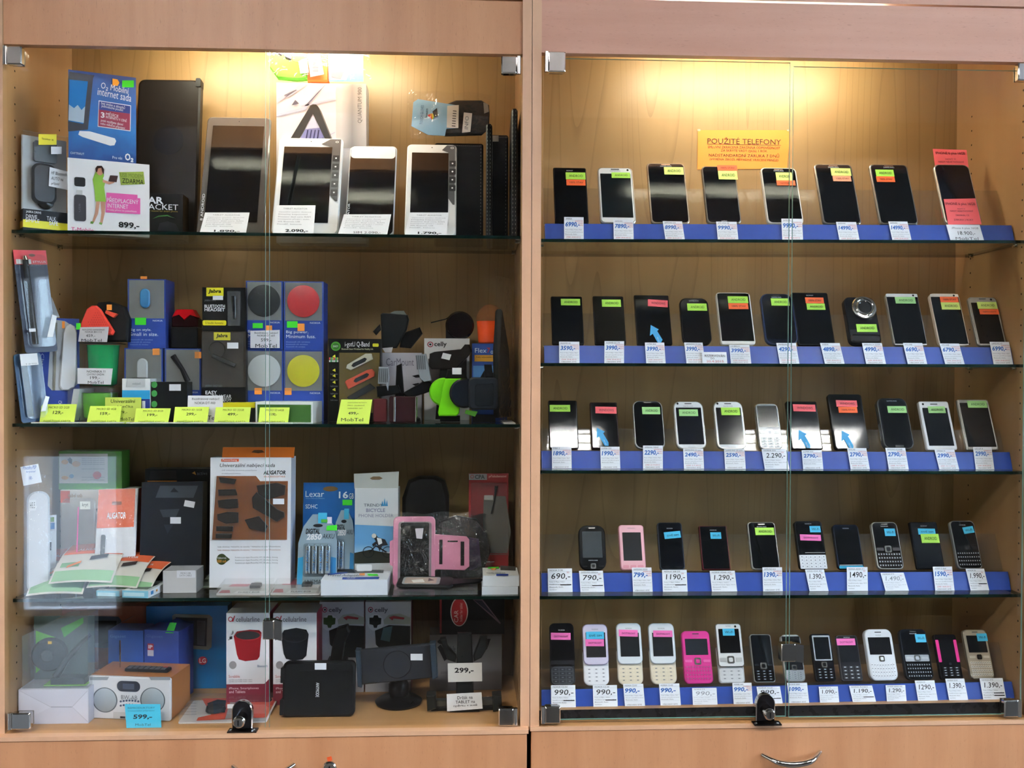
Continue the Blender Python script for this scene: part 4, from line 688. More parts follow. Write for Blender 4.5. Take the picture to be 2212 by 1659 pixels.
def card2(name, label, row, top, bot, Y, h, lines, lean=20, z=None, cat='price card', group=None, fold=True):
    x0, x1, yt = top; x2, x3 = bot; f = fr_on(row, x2, Y, 0, lean, z); it = It(name, label, cat, f, group); yb = proj(f.P)[1]; W = f.uv(x3, yb)[0]
    a, b = f.uv(x0, yt), f.uv(x1, yt); it.mb.prism([(0, 0), (W, 0), b, a], 0, .0006, K(h, .6))
    sk = a[0] / W; H = a[1]
    for tx, u0, v0, u1, v1, hx, *kw in lines:
        sh = sk * (v0 + v1) / 2; it.mb.text(tx, ((u0 + sh) * W, v0 * H, (u1 + sh) * W, v1 * H), E1, K(hx, .6), **(kw[0] if kw else {}))
    return it
def topq(it, H, pts):                       # picture points -> the level top face at local height H
    o = []
    for px, py in pts:
        d = it.f.I.to_3x3() @ ray(px, py); t = (H - it.f.c.z) / d.z; p = it.f.c + d * t; o.append((p.x, p.y, H))
    return o
def topp(it, H, pts, h, l=1, mb=None):
    P = [(x, y, z + .0004 * l) for x, y, z in topq(it, H, pts)]; n = len(P)
    a = sum(P[i][0] * P[(i + 1) % n][1] - P[(i + 1) % n][0] * P[i][1] for i in range(n)); P = P[::-1] if a < 0 else P
    (mb or it.mb).add(P, [tuple(range(n))], h if not isinstance(h, str) else K(h)); return it
def topt(it, H, tx, a, b, c, d, h, l=2, bold=0):
    P = topq(it, H, [((a + c) / 2, b), ((a + c) / 2, d), (a, (b + d) / 2), (c, (b + d) / 2)]); g, fs, _ = glyphs(tx, bold)
    x0, x1, y1, y0 = P[2][0], P[3][0], P[0][1], P[1][1]; it.mb.add([(x0 + u * (x1 - x0), y0 + v * (y1 - y0), H + .0004 * l) for u, v in g], fs, K(h)); return it
def lying(name, label, cat, row, x0, x1, ytop, Y, t, rz=0, lean=89.2, z=None, group=None, main='body', **k):
    """something flat on the shelf: its face is the top; thickness t below"""
    s = ROW[row]; zz = (z if z is not None else s.z(xat(x0, Y, s.z0)) + .0004) + t * math.sin(math.radians(lean)); f = Fr((xat(x0, Y, zz), Y, zz), rz, lean)
    it = It(name, label, cat, f, group, main); yb = proj(f.P)[1]; it.W = f.uv(x1, yb)[0]; it.H = f.uv((x0 + x1) / 2, ytop)[1]; it.yb = yb; it.T = t; it.rest = zz - t * math.sin(math.radians(lean)); it.keep = (XL0, XL1); return it
def wrap(m, pts, f, y, bulge, mat=None, amp=.003, n=7):
    """a crumpled clear film over the picture quad pts (tl, tr, br, bl)"""
    q = f.Pt(pts, y); rnd = random.Random(int(pts[0][0] * 7)); ph = [rnd.uniform(0, 6.28) for _ in range(6)]
    def fn(u, v):
        a = [q[0][i] + (q[1][i] - q[0][i]) * u for i in (0, 1)]; b = [q[3][i] + (q[2][i] - q[3][i]) * u for i in (0, 1)]
        x, z = (a[i] + (b[i] - a[i]) * v for i in (0, 1)); w = math.sin(PI * u) * math.sin(PI * v)
        dy = -bulge * w + amp * (math.sin(9 * u + 5 * v + ph[0]) + math.sin(-7 * u + 11 * v + ph[1]) * .7 + math.sin(17 * u - 6 * v + ph[2]) * .5) * (.3 + .7 * w)
        return (x + amp * .6 * math.sin(13 * v + ph[3]), y + min(dy, amp) - amp * 2, z + amp * .6 * math.sin(15 * u + ph[4]))
    m.sheet(fn, n * 2, n * 2, mat or BAG)
# ------------------------------------------------------------------ upper left shelf
it = place('headset_pack', 'clear blister pack of a car speakerphone with yellow band, turned towards the joint', 'boxed accessory', 'L1', 50, 152, 289, .034, 38, main='card')
W, H = it.W, it.H; it.mb.box(0, .001, 0, W, .024, .042, K('#26272c'), None); it.mb.box(0.002, .021, .042, W - .002, .0225, H - .004, K('#c9ccd0')).box(.0, .0006, .006, W, .0009, .021, K('#e3dc1f'))
it.mb.box(-.0004, .001, .006, -.0001, .024, .019, K('#c79a10'))
it.t('JABRA DRIVE', 56, 456, 89, 462, WHITE, 1).t('DRIVE', 56, 464, 80, 472, WHITE, 1, bold=.02).t('SIMPLE', 55, 472.5, 85, 480.5, WHITE, 1, bold=.02).t('TALK', 101, 468, 121, 477, WHITE, 1, bold=.02).t('SAFE', 106, 478, 125, 487, WHITE, 1, bold=.02)
m = it.part('speakerphone'); m.prism(rr(W * .2, .056, W * .72, H * .70, .014), .003, .018, K('#2f3138', .3), None, .004); m.prism(rr(W * .26, H * .72, W * .74, H * .93, .004), .01, .019, K('#5c6268', .3)); m.lathe([(.016, 0), (.014, .005), (.004, .008)], (W * .5, .0125, .062), (0, -1, 0), K('#1d1e22', .2), 24)
m = it.part('clear_shell'); m.add([(0, 0, .042), (W, 0, .042), (W, 0, H), (0, 0, H), (0, .023, .042), (0, .023, H), (W, .023, H), (W, .023, .042)], [(0, 1, 2, 3), (4, 0, 3, 5), (3, 2, 6, 5), (1, 7, 6, 2)], SHELL)
m = stick(it, 83, 290, 122, 313, '#efe23a', 'brand_label'); m.text('Speaker III', it.f.R(90, 299, 115, 304), -.0014, INK)
stick(it, 110, 317, 133, 333, '#ececf2')
m = stick(it, 0, 0, 0, 0, '#ecedf2', 'handwritten_note', pts=[(107, 361), (147, 371), (147, 411), (105, 402)])
for i, tx in enumerate(('HF Bluetooth', 'AUTO na', 'přijetí')): m.text(tx, it.f.R(110, 372 + i * 11, 144 - i * 8, 379 + i * 11), -.0015, INK, shear=.2)
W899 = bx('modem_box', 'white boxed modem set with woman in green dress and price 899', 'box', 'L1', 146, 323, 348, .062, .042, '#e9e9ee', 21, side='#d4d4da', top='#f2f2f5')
it = W899; it.p([(146, 340), (150, 341), (150, 499), (146, 499)], K('#f4f4f6'))
it.p([(207, 370), (222, 370), (225, 380), (222, 386), (228, 392), (225, 404), (229, 436), (206, 435), (204, 410), (200, 388)], K('#86b73c'), 2).e(208, 359, 223, 379, K('#c98d72'), 3).p([(207, 372), (206, 364), (210, 358.5), (220, 358.5), (225, 366), (224.5, 378), (221, 372), (219, 363), (212, 364), (210, 372)], K('#3b2018'), 4)
it.p([(208, 435), (216, 435), (212, 462), (203, 481), (199, 479), (205, 460)], K('#c08f78'), 2).p([(217, 435), (228, 436), (226, 462), (221, 484), (216, 482), (219, 460)], K('#bb8a72'), 2).p([(196, 478), (203, 479), (201, 484), (195, 483)], K('#5d8a36'), 3).p([(215, 480), (221, 482), (220, 486), (214, 484)], K('#5d8a36'), 3)
it.p([(222, 388), (236, 393), (247, 390), (247, 395), (236, 399), (222, 394)], K('#c69078'), 3).p([(238, 379), (255, 380), (252, 394), (234, 392)], K('#3a1b1e'), 4)
it.r(160.5, 383, 184.5, 403, K('#26262b'), 2, .004).r(166, 411, 178, 422, K('#b9bbc0'), 2).r(160, 421, 186, 478, K('#3a3a42'), 3, .005).t('USB', 170, 440, 174, 458, GREY, 4, rot=90)
it.p([(257, 372), (310, 371), (313, 398), (261, 400)], K('#98ad46'), 2).t('USB MODEM', 260, 375, 308, 384, K('#6f8430'), 3).t('ZDARMA', 264, 387, 310, 397, INK, 3, bold=.02)
it.p([(230, 416), (297, 421), (297, 428), (303, 428.5), (303, 463), (228, 459)], K('#e05aa8'), 2).t('PŘEDPLACENÝ', 231, 427, 299, 439, WHITE, 3).t('INTERNET', 232, 441, 277, 450, WHITE, 3, bold=.02).t('Prodej přímo na pobočkách', 232, 453, 295, 458, WHITE, 3)
it.t('899,-', 256, 480, 301, 495, INK, 2, bold=.03).t('T-Mobile', 154, 492, 202, 500, K('#d0307f'), 2)
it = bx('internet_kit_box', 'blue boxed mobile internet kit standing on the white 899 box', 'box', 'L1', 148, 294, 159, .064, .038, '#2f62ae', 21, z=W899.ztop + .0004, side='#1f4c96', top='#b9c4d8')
it.mb.mats[0] = grad('kit_blue', ((0, '#27488a'), (.35, '#2c7ac4'), (.6, '#3169b4'), (1, '#4a5a94')), 'Z', 0, .19, .35, .35)
it.p([(150, 155), (204, 163), (201, 169), (190, 280), (147, 284), (147, 170)], K('#3b3c46'), 1).p([(150, 172), (190, 176), (180, 268), (148, 262)], K('#2f78bc', .15), 2).p([(149, 226), (160, 234), (168, 227), (176, 238), (184, 230), (181, 266), (148, 260)], K('#a9bccf', .3), 3)
it.p([(172, 283), (194, 284), (248, 299), (251, 305), (247, 314), (238, 315), (178, 296), (169, 291)], K('#e6e7ec'), 2)
it.t('O₂ Mobilní', 218, 184, 278, 200, WHITE, 3, bold=.02, ang=-6).t('internet sada', 211, 197, 284, 213, WHITE, 3, bold=.02, ang=-6)
it.p([(213, 217), (283, 228), (282, 284), (211, 274)], K('#e3e3ea'), 2).p([(214.5, 219), (281.5, 229.5), (281, 246), (213.5, 237)], K('#31408c'), 3).p([(213.5, 237), (281, 246), (280.5, 282), (212.5, 272.5)], K('#9a3550'), 3)
for a in (('bez smluv a závazků', 219, 224, 270, 231), ('jednoduché použití', 219, 231, 266, 238), ('MĚSÍCE', 229, 244, 256, 252), ('INTERNETU V CENĚ', 229, 253, 274, 260), ('poté využijete denní', 218, 262, 266, 269), ('nebo měsíční připojení', 217, 269, 270, 276)): it.t(*a, WHITE, 4, ang=-6, bold=.012)
it.t('3', 218, 243, 226, 255, WHITE, 4, bold=.03).t('CHYTRÁUT', 152, 328, 182, 334, WHITE, 2).t('Pro vás', 243, 338, 264, 344, WHITE, 2).t('O₂', 270, 332, 288, 350, WHITE, 2, bold=.03)
stick(it, 0, 0, 0, 0, '#f7a832', pts=[(243, 170), (254, 172), (258, 179), (254, 186), (243, 185)]); stick(it, 264, 174, 289, 189, NG)
it = place('tablet_case', 'large black leather tablet case leaning on the back behind the blue kit', 'tablet case', 'L1', 285, 428, 173, .19, 0, 6); it.mb.prism(rr(0, 0, it.W, it.H, .014), 0, .024, K('#1c1917', .38), None, .004); it.mb.prism(ell(it.W * .52, it.H * .62, .032, .032), -.0006, 0, K('#15151a', .5)); it.mb.prism(rr(it.W - .010, it.H - .016, it.W + .0005, it.H + .003, .003), -.002, .02, K('#121212', .4))
m = it.part('stitching'); m.prism(rr(.006, .006, it.W - .006, it.H - .006, .01), -.0004, -.0001, K('#1f1c1a', .45))
it = bx('car_bracket_box', 'black car bracket carton beside the 899 box', 'box', 'L1', 292, 395, 418, .13, .05, '#181614', 4, top='#2b2826'); it.t('CAR', 303, 425, 353, 440, WHITE, 1, bold=.03).t('BRACKET', 298, 441, 385, 453, WHITE, 1, bold=.03).t('car mount for smart phone', 318, 454, 384, 459, K('#a58a30'), 1)
q = it.f.Pt([(329, 473), (342, 466), (362, 464), (380, 473), (376, 470), (362, 467), (343, 468.5)]); it.mb.poly(q, -.0005, K('#3c7a34')); it.p([(340, 498), (345, 482), (362, 478), (380, 484), (388, 500)], K('#2b2c2e'), 1)
def tablet(x0, x1, yt, Y, label, rim, face, scr, strip=None, band=None, lean=13, side_txt=None):
    it = place('tablet', label, 'tablet', 'L1', x0, x1, yt, Y, 0, lean, group='tablets on the upper shelf', main='body'); W, H = it.W, it.H
    it.mb.prism(rr(0, 0, W, H, .010), 0, .009, C(rim, .25, .7 if rim == '#a9a5a0' else 0), C(face, .06), .0022)
    if band: it.mb.poly(rr(.003, band * H, W - .003, H - .003, .008), -.0003, K('#eceef0', .2))
    s = it.part('screen'); s.prism(rr(scr[0] * W, scr[1] * H, scr[2] * W, scr[3] * H, .001), -.0008, -.0003, C('#121214', .05))
    if strip:
        b = it.part('button_strip'); b.poly([(strip * W, .93 * H), (.80 * W, .985 * H), (.965 * W, .985 * H), (.965 * W, .33 * H), (.93 * W, .33 * H), (.835 * W, .40 * H), (.835 * W, .90 * H)], -.0010, K('#5f6063', .2))
        b.ring(.905 * W, .955 * H, .0022, .0034, -.0013, WHITE, 18, asp=.7)
        for i in range(5 if strip < .7 else 4):
            c = (.78 - i * .09) * H; b.prism(rr(.855 * W, c - .007, .855 * W + .013, c + .007, .001, 2), -.0014, -.001, K('#3a3b3e', .2)); b.poly(ell(.855 * W + .0065, c, .002, .002, 6), -.0016, WHITE)
    it.mb.lathe([(.0012, 0), (.001, .0002)], (W * .5, -.0001, H * .96), (0, -1, 0), DARK, 10)
    if side_txt: it.mb.text(side_txt, (.035 * W, .12 * H, .075 * W, .34 * H), -.0006, WHITE, rot=90)
    m = it.part('kickstand'); m.prism([(W * .35, .0), (W * .65, .0), (W * .6, H * .4), (W * .4, H * .4)], .0095, .012, BLK)
    return it
tablet(424, 577, 256, .10, 'silver-rimmed dark tablet nearest the black case', '#a9a5a0', '#5b5754', (.1, .11, .9, .92), side_txt='8 ANDROID', lean=17)
tablet(585, 736, 302, .068, 'white tablet in front of the quantum carton', '#e4e6e8', '#eaecee', (.09, .11, .84, .90), .66, lean=21)
tablet(744, 854, 319, .08, 'narrow tablet with white top between two white tablets', '#dfe1e4', '#17171a', (.13, .10, .89, .84), None, .85, side_txt='ALIGATOR', lean=23)
tablet(873, 986, 316, .08, 'white tablet beside the black stitched cases', '#e4e6e8', '#eaecee', (.1, .11, .84, .90), .70, lean=23)
for k, (tp, bt, pr, yy) in enumerate((((443, 539, 459), (431, 531), '1.890,-', .048), ((597.5, 681.5, 443.5), (589, 677), '2.090,-', .045), ((743, 845, 463), (730, 836), 'SIM 2.090,-', .045), ((885, 969, 459), (874, 965), '1.790,-', .045))):
    L = [('TABLET ALIGATOR', .18, .86, .78, .91, '#6d7078')] + [(t_, .08, .74 - i * .085, .08 + w_, .79 - i * .085, '#8a8d95') for i, (t_, w_) in enumerate((('Operační systém: Android', .8), ('Displej kapacitní', .72), ('Procesor dual core, RAM', .8), ('Fotoaparát přední i zadní', .78), ('Wifi, Bluetooth, USB', .55), ('Paměť, baterie', .6)))] + [(pr, .30, .05, .86, .17, '#1d1d22', {'bold': .03})]
    card2('price_card', 'white printed price card leaning on ' + ('the silver-rimmed dark tablet', 'the white tablet before the quantum carton', 'the narrow tablet with white top', 'the white tablet beside black cases')[k], 'L1', tp, bt, yy, '#f3f3f7', L, 24, group='tablet price cards')
QB = bx('tablet_carton', 'tall white tablet carton with bronze letter shape, quantum print', 'box', 'L1', 597, 791, 180, .165, .05, '#eceaf0', 0, side='#d3d0cc'); it = QB
it.p([(726, 181), (790, 181), (790, 320), (726, 320)], grad('carton_sheen', ((0, '#dcd8d6'), (.35, '#a9a4a2'), (.6, '#cdc8c4'), (1, '#ebe8e6')), 'X', .135, .2), 1).t('QUANTUM 900', 772.5, 189, 783, 266, K('#77726e'), 2, rot=90)  # grey gradient printed on the carton, with upright lettering
it.p([(628, 299), (671, 228), (676, 225.5), (683, 226), (688, 231), (716, 302), (703, 302), (676, 246), (648, 299)], K('#3b3632'), 3).p([(688, 231), (694, 240), (719, 303), (716, 302)], K('#8a8078'), 3).p([(676, 248), (690, 277), (660, 279)], K('#d9d7ea'), 2).p([(660, 279), (692, 276), (703, 303), (648, 300)], K('#8f8cc0'), 2)
for x in (664, 672, 680, 688): it.p([(x, 281), (x + 2.5, 281), (x - 1, 302), (x - 4, 302)], K('#3a3560'), 4)
for a in ([(600, 213), (650, 182), (660, 182), (600, 222)], [(618, 208), (662, 182), (666, 182), (622, 211)], [(598, 246), (656, 232), (690, 190), (694, 190), (660, 237), (598, 252)], [(650, 228), (724, 212), (724, 216), (652, 231)], [(692, 300), (724, 285), (724, 287), (694, 302)]): it.p(a, K('#cfcbe0'), 2)
for a in ([(614, 206), (640, 194), (641, 195), (615, 207.5)], [(662, 226), (704, 182), (705, 182), (664, 227)], [(630, 228), (638, 216), (646, 224)]): it.p(a, K('#6b6880'), 3)
# colourful glove pack on the carton
it = place('glove_pack', 'clear pack of bright green and orange touch gloves lying on the tall white carton', 'glove pack', 'L1', 582, 796, 112, .172, 0, 4, z=QB.ztop + .0006, main='gloves'); f = it.f
it.mb.prism(f.Pt([(582, 150), (592, 128), (600, 120), (606, 132), (612, 118), (618, 134), (640, 140), (664, 150), (664, 176), (640, 178), (600, 174)]), -.004, .012, K('#62c418', .6), None, .003)
it.mb.prism(f.Pt([(628, 110), (710, 112), (710, 180), (664, 180), (664, 146), (630, 136)]), 0, .016, K('#f47a2c', .6), None, .003); it.mb.prism(f.Pt([(588, 110), (630, 110), (630, 134), (612, 126)]), .002, .014, K('#4a2f72', .6), None, .003)
m = it.part('header_card'); m.prism(f.Pt([(708, 112), (784, 113), (785, 181), (711, 181)]), -.002, 0, K('#6fb8e4')); m.poly(f.Pt([(711, 130), (740, 118), (764, 130), (748, 178), (714, 178)], -.002), -.0025, K('#e9e6ea')); m.poly(f.Pt([(715, 150), (736, 138), (748, 152), (736, 176), (716, 172)], -.002), -.003, K('#8d8290')); m.text('TOUCH', f.R(757, 142, 766, 178), -.0028, WHITE, rot=90)
m = it.part('price_label'); m.prism(f.Pt([(666, 128), (692, 121), (701, 168), (672, 174)]), -.0075, -.007, K('#f2efec')); m.text('||||||||||', f.R(676, 130, 690, 162), -.008, INK, rot=90); m.prism(f.Pt([(646, 140), (664, 132), (668, 164), (650, 166)]), -.0065, -.006, K('#efecec')); m.text('TEXT LABEL'[:4], f.R(652, 142, 660, 160), -.007, GREY, rot=90)
m = it.part('clear_bag'); wrap(m, [(577, 109), (800, 112), (802, 180), (584, 181)], f, -.009, .006)
# black glove pack and stitched cases at the cabinet joint
CS = []
def stitched(lb, x0, x1, yt, yq, rz):
    it = place('tablet_case', lb, 'tablet case', 'L1', x0, x1, yt, yq, 0, 0, group='black stitched tablet cases'); H = it.H; W = it.W if rz == 0 else .17
    if rz: it.f = Fr(it.f.P, rz)
    it.mb.prism(rr(0, 0, W, H, .006), 0, .012, K('#1d1e20', .42), None, .003); m = it.part('stitching', 'pale stitching'); th = C('#9b9a95', .6)
    for i in range(30):
        z_ = H * (.03 + .94 * i / 29); m.box(W - .006, -.0006, z_, W - .0052, -.0001, z_ + .003, th)
        if rz: m.box(-.0006, .003, z_, -.0001, .0038, z_ + .003, th); m.box(.006, -.0006, z_, .0068, -.0001, z_ + .003, th); m.box(-.0006, .0085, z_, -.0001, .0093, z_ + .003, th)
        elif i < 22: m.box(W * (.04 + .9 * i / 22), -.0006, H - .0062, W * (.04 + .9 * i / 22) + .003, -.0001, H - .0054, th)
    CS.append(it); return it
stitched('black stitched tablet case lowest, directly behind the end tablet', 938, 1044, 309, .20, 0); stitched('black stitched tablet case facing out with small white tag', 1053, 1098, 291, .225, 0)
stitched('black stitched tablet case seen edge-on between the two facing out', 1062, 1075, 266, .065, 88); stitched('tallest black stitched tablet case, edge-on at the cabinet joint', 1117, 1126, 233, .05, 89)
stick(CS[1], 1061, 293, 1077, 306, '#e6e4de')
it = place('glove_pack', 'clear pack of black gloves with pale blue header lying over the stitched cases', 'glove pack', 'L1', 890, 1046, 226, .185, 0, 3, z=CS[0].ztop + .001, main='gloves', roll=4); f = it.f
it.mb.prism(f.Pt([(960, 236), (985, 226), (1040, 226), (1056, 236), (1058, 256), (1056, 286), (1040, 300), (960, 302)]), .001, .016, K('#1d1a19', .7), None, .004); it.mb.prism(f.Pt([(1044, 232), (1054, 236), (1056, 252), (1046, 256)]), -.001, .012, K('#8c8782', .7))
m = it.part('header_card'); m.prism(f.Pt([(893, 233), (903, 226), (991, 240), (990, 288), (964, 290), (961, 305), (925, 303), (889, 284)]), -.003, -.001, K('#8fc0e2')); q = f.R(932, 244, 946, 282, -.003)
for i, h in enumerate(('#c8323a', '#e08a2c', '#d8cf3a', '#4f9a48', '#3a64b0')): a = -40 + i * 22; m.poly([(f.uv(934, 270, -.003)[0], f.uv(934, 270, -.003)[1])] + [(f.uv(934, 270, -.003)[0] + .014 * math.cos(math.radians(90 - a + d)), f.uv(934, 270, -.003)[1] + .014 * math.sin(math.radians(90 - a + d))) for d in (-12, 0, 12)], -.0034, K(h))
m.poly(f.Pt([(934, 252), (944, 244), (946, 262), (938, 266)], -.003), -.0036, INK); m.text('TOUCH GLOVES', f.R(908, 238, 914, 280, -.003), -.0036, K('#2d5d93'), rot=90); m.text('WARM', f.R(920, 246, 924, 266, -.003), -.0036, INK, rot=90)
m = it.part('price_label'); m.prism(f.Pt([(966, 240), (991, 238), (990, 288), (965, 287)], -.003), -.0042, -.0038, K('#e4e1da')); m.text('|||||||', f.R(977, 250, 985, 284, -.004), -.0046, INK, rot=90); m.prism(f.Pt([(1002, 254), (1020, 256), (1016, 296), (998, 298)], -.003), -.0042, -.0038, K('#e4e1da')); m.text('INFO', f.R(1004, 262, 1012, 290, -.004), -.0046, GREY, rot=90)
m = it.part('clear_bag'); wrap(m, [(882, 208), (1060, 216), (1062, 300), (886, 312)], f, -.006, .006)
# ------------------------------------------------------------------ middle left shelf
def pack(label, x0, x1, yt, Y, rz, roll, colA, colB, lab, hdr=None, z=None):
    it = place('blister_pack', label, 'blister pack', 'L2', x0, x1, yt, Y, rz, 4, z=z, main='card', roll=roll, group='pen packs along the cabinet side'); W, H = max(it.W, .03), it.H
    it.mb.prism(rr(0, 0, W, H, .006), .001, .003, K(colA), K(colB)); m = it.part('pen'); m.tube([(W * .3, -.006, H * .08), (W * .3, -.006, H * .9)], .0055, K('#17181d', .2), 12); m.lathe([(.0058, 0), (.003, .008)], (W * .3, -.006, H * .9), (0, 0, 1), CHROME, 12)
    m = it.part('clear_shell'); m.prism(rr(W * .12, H * .05, W * .9, H * .95, .01), -.013, .0005, SHELL)
    if hdr: m = it.part('header'); m.prism([(0, H * .86), (W, H * .86), (W, H), (0, H)], -.001, .0008, K(hdr)); m.poly(ell(W * .55, H * .95, .006, .003, 14), -.0013, K('#7c4a34')); m.rect((W * .05, H * .865, W * .5, H * .91), -.0014, K('#cfcac6')); m.text('STYLUS', (W * .55, H * .875, W * .95, H * .895), -.0014, WHITE)
    m = it.part('price_label'); m.prism([(W * .12, H * .82), (W * .75, H * .82), (W * .75, H * .84 + .02), (W * .12, H * .84 + .02)] if not hdr else [(W * .1, H * .2), (W * .3, H * .2), (W * .3, H * .23), (W * .1, H * .23)], -.0142, -.0138, K('#e4e4ea')); m.text(lab, (W * .3, H * .835, W * .7, H * .85), -.0146, GREY)
    m = it.part('paper_tag'); m.prism([(W * .62, H * .14), (W * .8, H * .14), (W * 1.0, H * .34), (W * .86, H * .36)], -.0146, -.0142, K('#eceef4'))
    return it
PKB = pack('lower pen pack with sky-blue picture card at the cabinet side', 22, 73, 762, .034, 46, -5, '#16243c', '#1f4a78', '1290')
pack('upper pen pack with red header and dark card at the cabinet side', 14, 72, 540, .034, 46, -5, '#3a151c', '#1c2442', '1290', '#cf2c34', z=PKB.ztop + .002)
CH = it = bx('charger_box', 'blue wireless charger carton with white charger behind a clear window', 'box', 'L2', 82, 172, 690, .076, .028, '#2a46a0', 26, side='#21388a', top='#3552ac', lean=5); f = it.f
it.t('Wireless Charger', 86, 700, 95, 822, K('#c5cfee'), 2, rot=-90).t('Qi', 126, 868, 134, 876, WHITE)
it.p([(111, 692), (140, 696), (165, 712), (168, 832), (150, 846), (112, 846), (103, 836)], K('#b9bcc2'), 1); m = it.part('charger'); q = f.Pt([(137, 722), (143, 708), (152, 703), (161, 708), (166, 722), (164, 828), (160, 840), (148, 846), (134, 846), (128, 838)]); m.prism(q, -.006, -.0006, K('#e2e4ec', .25), None, .002); m.prism(f.Pt([(120, 700), (124, 700), (119, 846), (114, 846)]), -.003, -.0005, K('#8a8578'))
stick(it, 134, 697, 140, 712, NO)
card2('price_card', 'white slanted paper tag standing above the blue wireless charger carton', 'L2', (80, 112, 642.5), (95, 129), .108, '#e0e2ea', [('BEZDRÁT', .2, .84, .8, .88, '#8a8d95'), ('nabíječka', .2, .76, .75, .8, '#8a8d95'), ('499,-', .3, .6, .7, .66, '#6d7078')], 8, z=CH.ztop + .004)
G2 = place('cup_holder_pack', 'lime green cup in clear tub below another green cup', 'boxed cup', 'L2', 144, 240, 836, .085, 0, main='cup'); it = G2; W, H = it.W, it.H
it.mb.lathe([(.020, 0), (.030, .006), (.034, H * .78), (.036, H * .8), (.033, H * .8), (.030, .02)], (W * .56, .042, .002), (0, 0, 1), K('#62c01c', .35), 32)
m = it.part('clear_tub'); m.prism(rr(0, 0, W, H, .012), .002, .082, SHELL2, None, .002); m = it.part('white_liner'); m.prism([(0.002, .002), (.014, .002), (.024, H - .004), (.012, H - .004)], .004, .075, K('#e6e8ea'))
G1 = place('cup_holder_pack', 'emerald green cup in clear box stacked above the lime cup', 'boxed cup', 'L2', 168, 244, 741, .09, 0, z=G2.ztop + .0006, main='cup'); it = G1; W, H = it.W, it.H
it.mb.lathe([(.020, 0), (.026, .004), (.031, H * .93), (.032, H * .95), (.029, H * .95), (.024, .02)], (W * .52, .036, .001), (0, 0, 1), C('#0fa05a', .12), 32); m = it.part('clear_box'); m.prism(rr(0, 0, W, H, .003), .002, .07, SHELL); m = it.part('lid'); m.box(0, .002, H, W, .07, H + .0012, K('#23332c'))
m = it.part('price_card', 'white printed price card'); p = it.f.Pt([(168, 795), (244, 796), (240, 831), (168, 829)], -.001); m.prism(p, -.0022, -.0016, K('#e6e6ec'))
for a in (('NOVINKA !!!', 188, 800, 228, 805), ('CHYTRÝ DRŽÁK', 188, 806, 226, 811), ('199,-', 195, 813, 216, 820), ('MobTel', 190, 823, 224, 829)): m.text(a[0], it.f.R(*a[1:], -.002), -.0026, INK)
it = place('headset_pack', 'orange-red mesh reflector headset in clear pack above the green cups', 'boxed accessory', 'L2', 172, 272, 650, .094, 0, z=G1.ztop + .0018, main='pouch'); f = it.f
it.mb.prism(f.Pt([(184, 690), (205, 652), (230, 650), (262, 662), (272, 690), (270, 738), (180, 738)]), .012, .045, K('#191818', .6), None, .004); m = it.part('red_mesh'); m.prism(f.Pt([(170, 708), (186, 668), (197, 660), (207, 660), (216, 668), (246, 716), (242, 724), (174, 722)], -.001), -.001, .009, C('#e33c2c', .55), None, .003)
for i in range(12):
    for j in range(9):
        u = f.uv(181 + i * 5 + (j % 2) * 2.5, 676 + j * 5, -.001)
        if abs(i - 5.5) < 1 + j * .7: m.poly(ell(u[0], u[1], .0009, .0009, 6), -.0012, K('#b42418', .6))
m = it.part('red_clip'); m.prism(f.Pt([(228, 670), (252, 678), (244, 686), (226, 676)]), .002, .01, K('#d8452c'))
m = it.part('price_card', 'white printed price card'); m.prism(f.Pt([(174, 707), (236, 706), (232, 739), (170, 738)], -.004), -.0062, -.0056, K('#d6d2d6'))
for a in (('REFLEXNÍ HANDSFREE', 178, 710, 226, 714), ('NOKIA BH-112', 184, 715, 220, 719), ('459,-', 186, 722, 206, 729), ('MobTel', 176, 732, 220, 738)): m.text(a[0], f.R(*a[1:], -.006), -.0066, INK)
stick(it, 165, 698, 175, 712, NG, y=-.004); stick(it, 231, 658, 242, 670, NO, y=-.002)
def nokia(label, x0, x1, yt, Y, z, circ, dark, tags, txt=None, yblue=None, group='speaker and charger boxes'):
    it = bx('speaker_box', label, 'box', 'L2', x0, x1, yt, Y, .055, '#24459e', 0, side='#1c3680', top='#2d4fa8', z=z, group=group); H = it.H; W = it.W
    it.mb.rect((.003, H * .43, W - .003, H * .985), E1, K('#8f908e', .3)); zc = H * .71
    m = it.part('speaker_disc' if circ else 'product'); 
    if circ: m.lathe([(.0005, 0), (.0315, 0), (.033, .0012), (.033, .004), (.031, .005), (.0005, .0052)], (W * .5, -.0006, zc), (0, -1, 0), C(circ, .35), 40)
    m2 = it.part('clear_window'); m2.prism(rr(.002, H * .43, W - .002, H * .985, .002), -.0075, -.0068, SHELL)
    it.mb.text('NOKIA', (W * .66, H * .385, W * .92, H * .41), E1, WHITE, bold=.02)
    if txt:
        it.mb.text(txt[0], (W * .06, H * .235, W * .62, H * .285), E1, WHITE); it.mb.text(txt[1], (W * .06, H * .175, W * .80, H * .225), E1, WHITE)
        for i in range(3): it.mb.text('bluetooth nfc wireless', (W * .06, H * (.11 - i * .035), W * (.66 - i * .06), H * (.13 - i * .035)), E1, K('#8fa3d6'))
    for t_ in tags: stick(it, *t_[1:], t_[0], pts=None)
    return it
SW = nokia('wireless charging plate box, white disc, lower of its stack', 531, 612, 756, .125, None, '#d6dade', 0, [(NO, 550, 838, 566, 852)])
SE = nokia('wireless charging plate box, yellow disc, below the red one', 613, 699, 757, .125, None, '#e6de1c', 0, [(NO, 615, 838, 630, 853)])
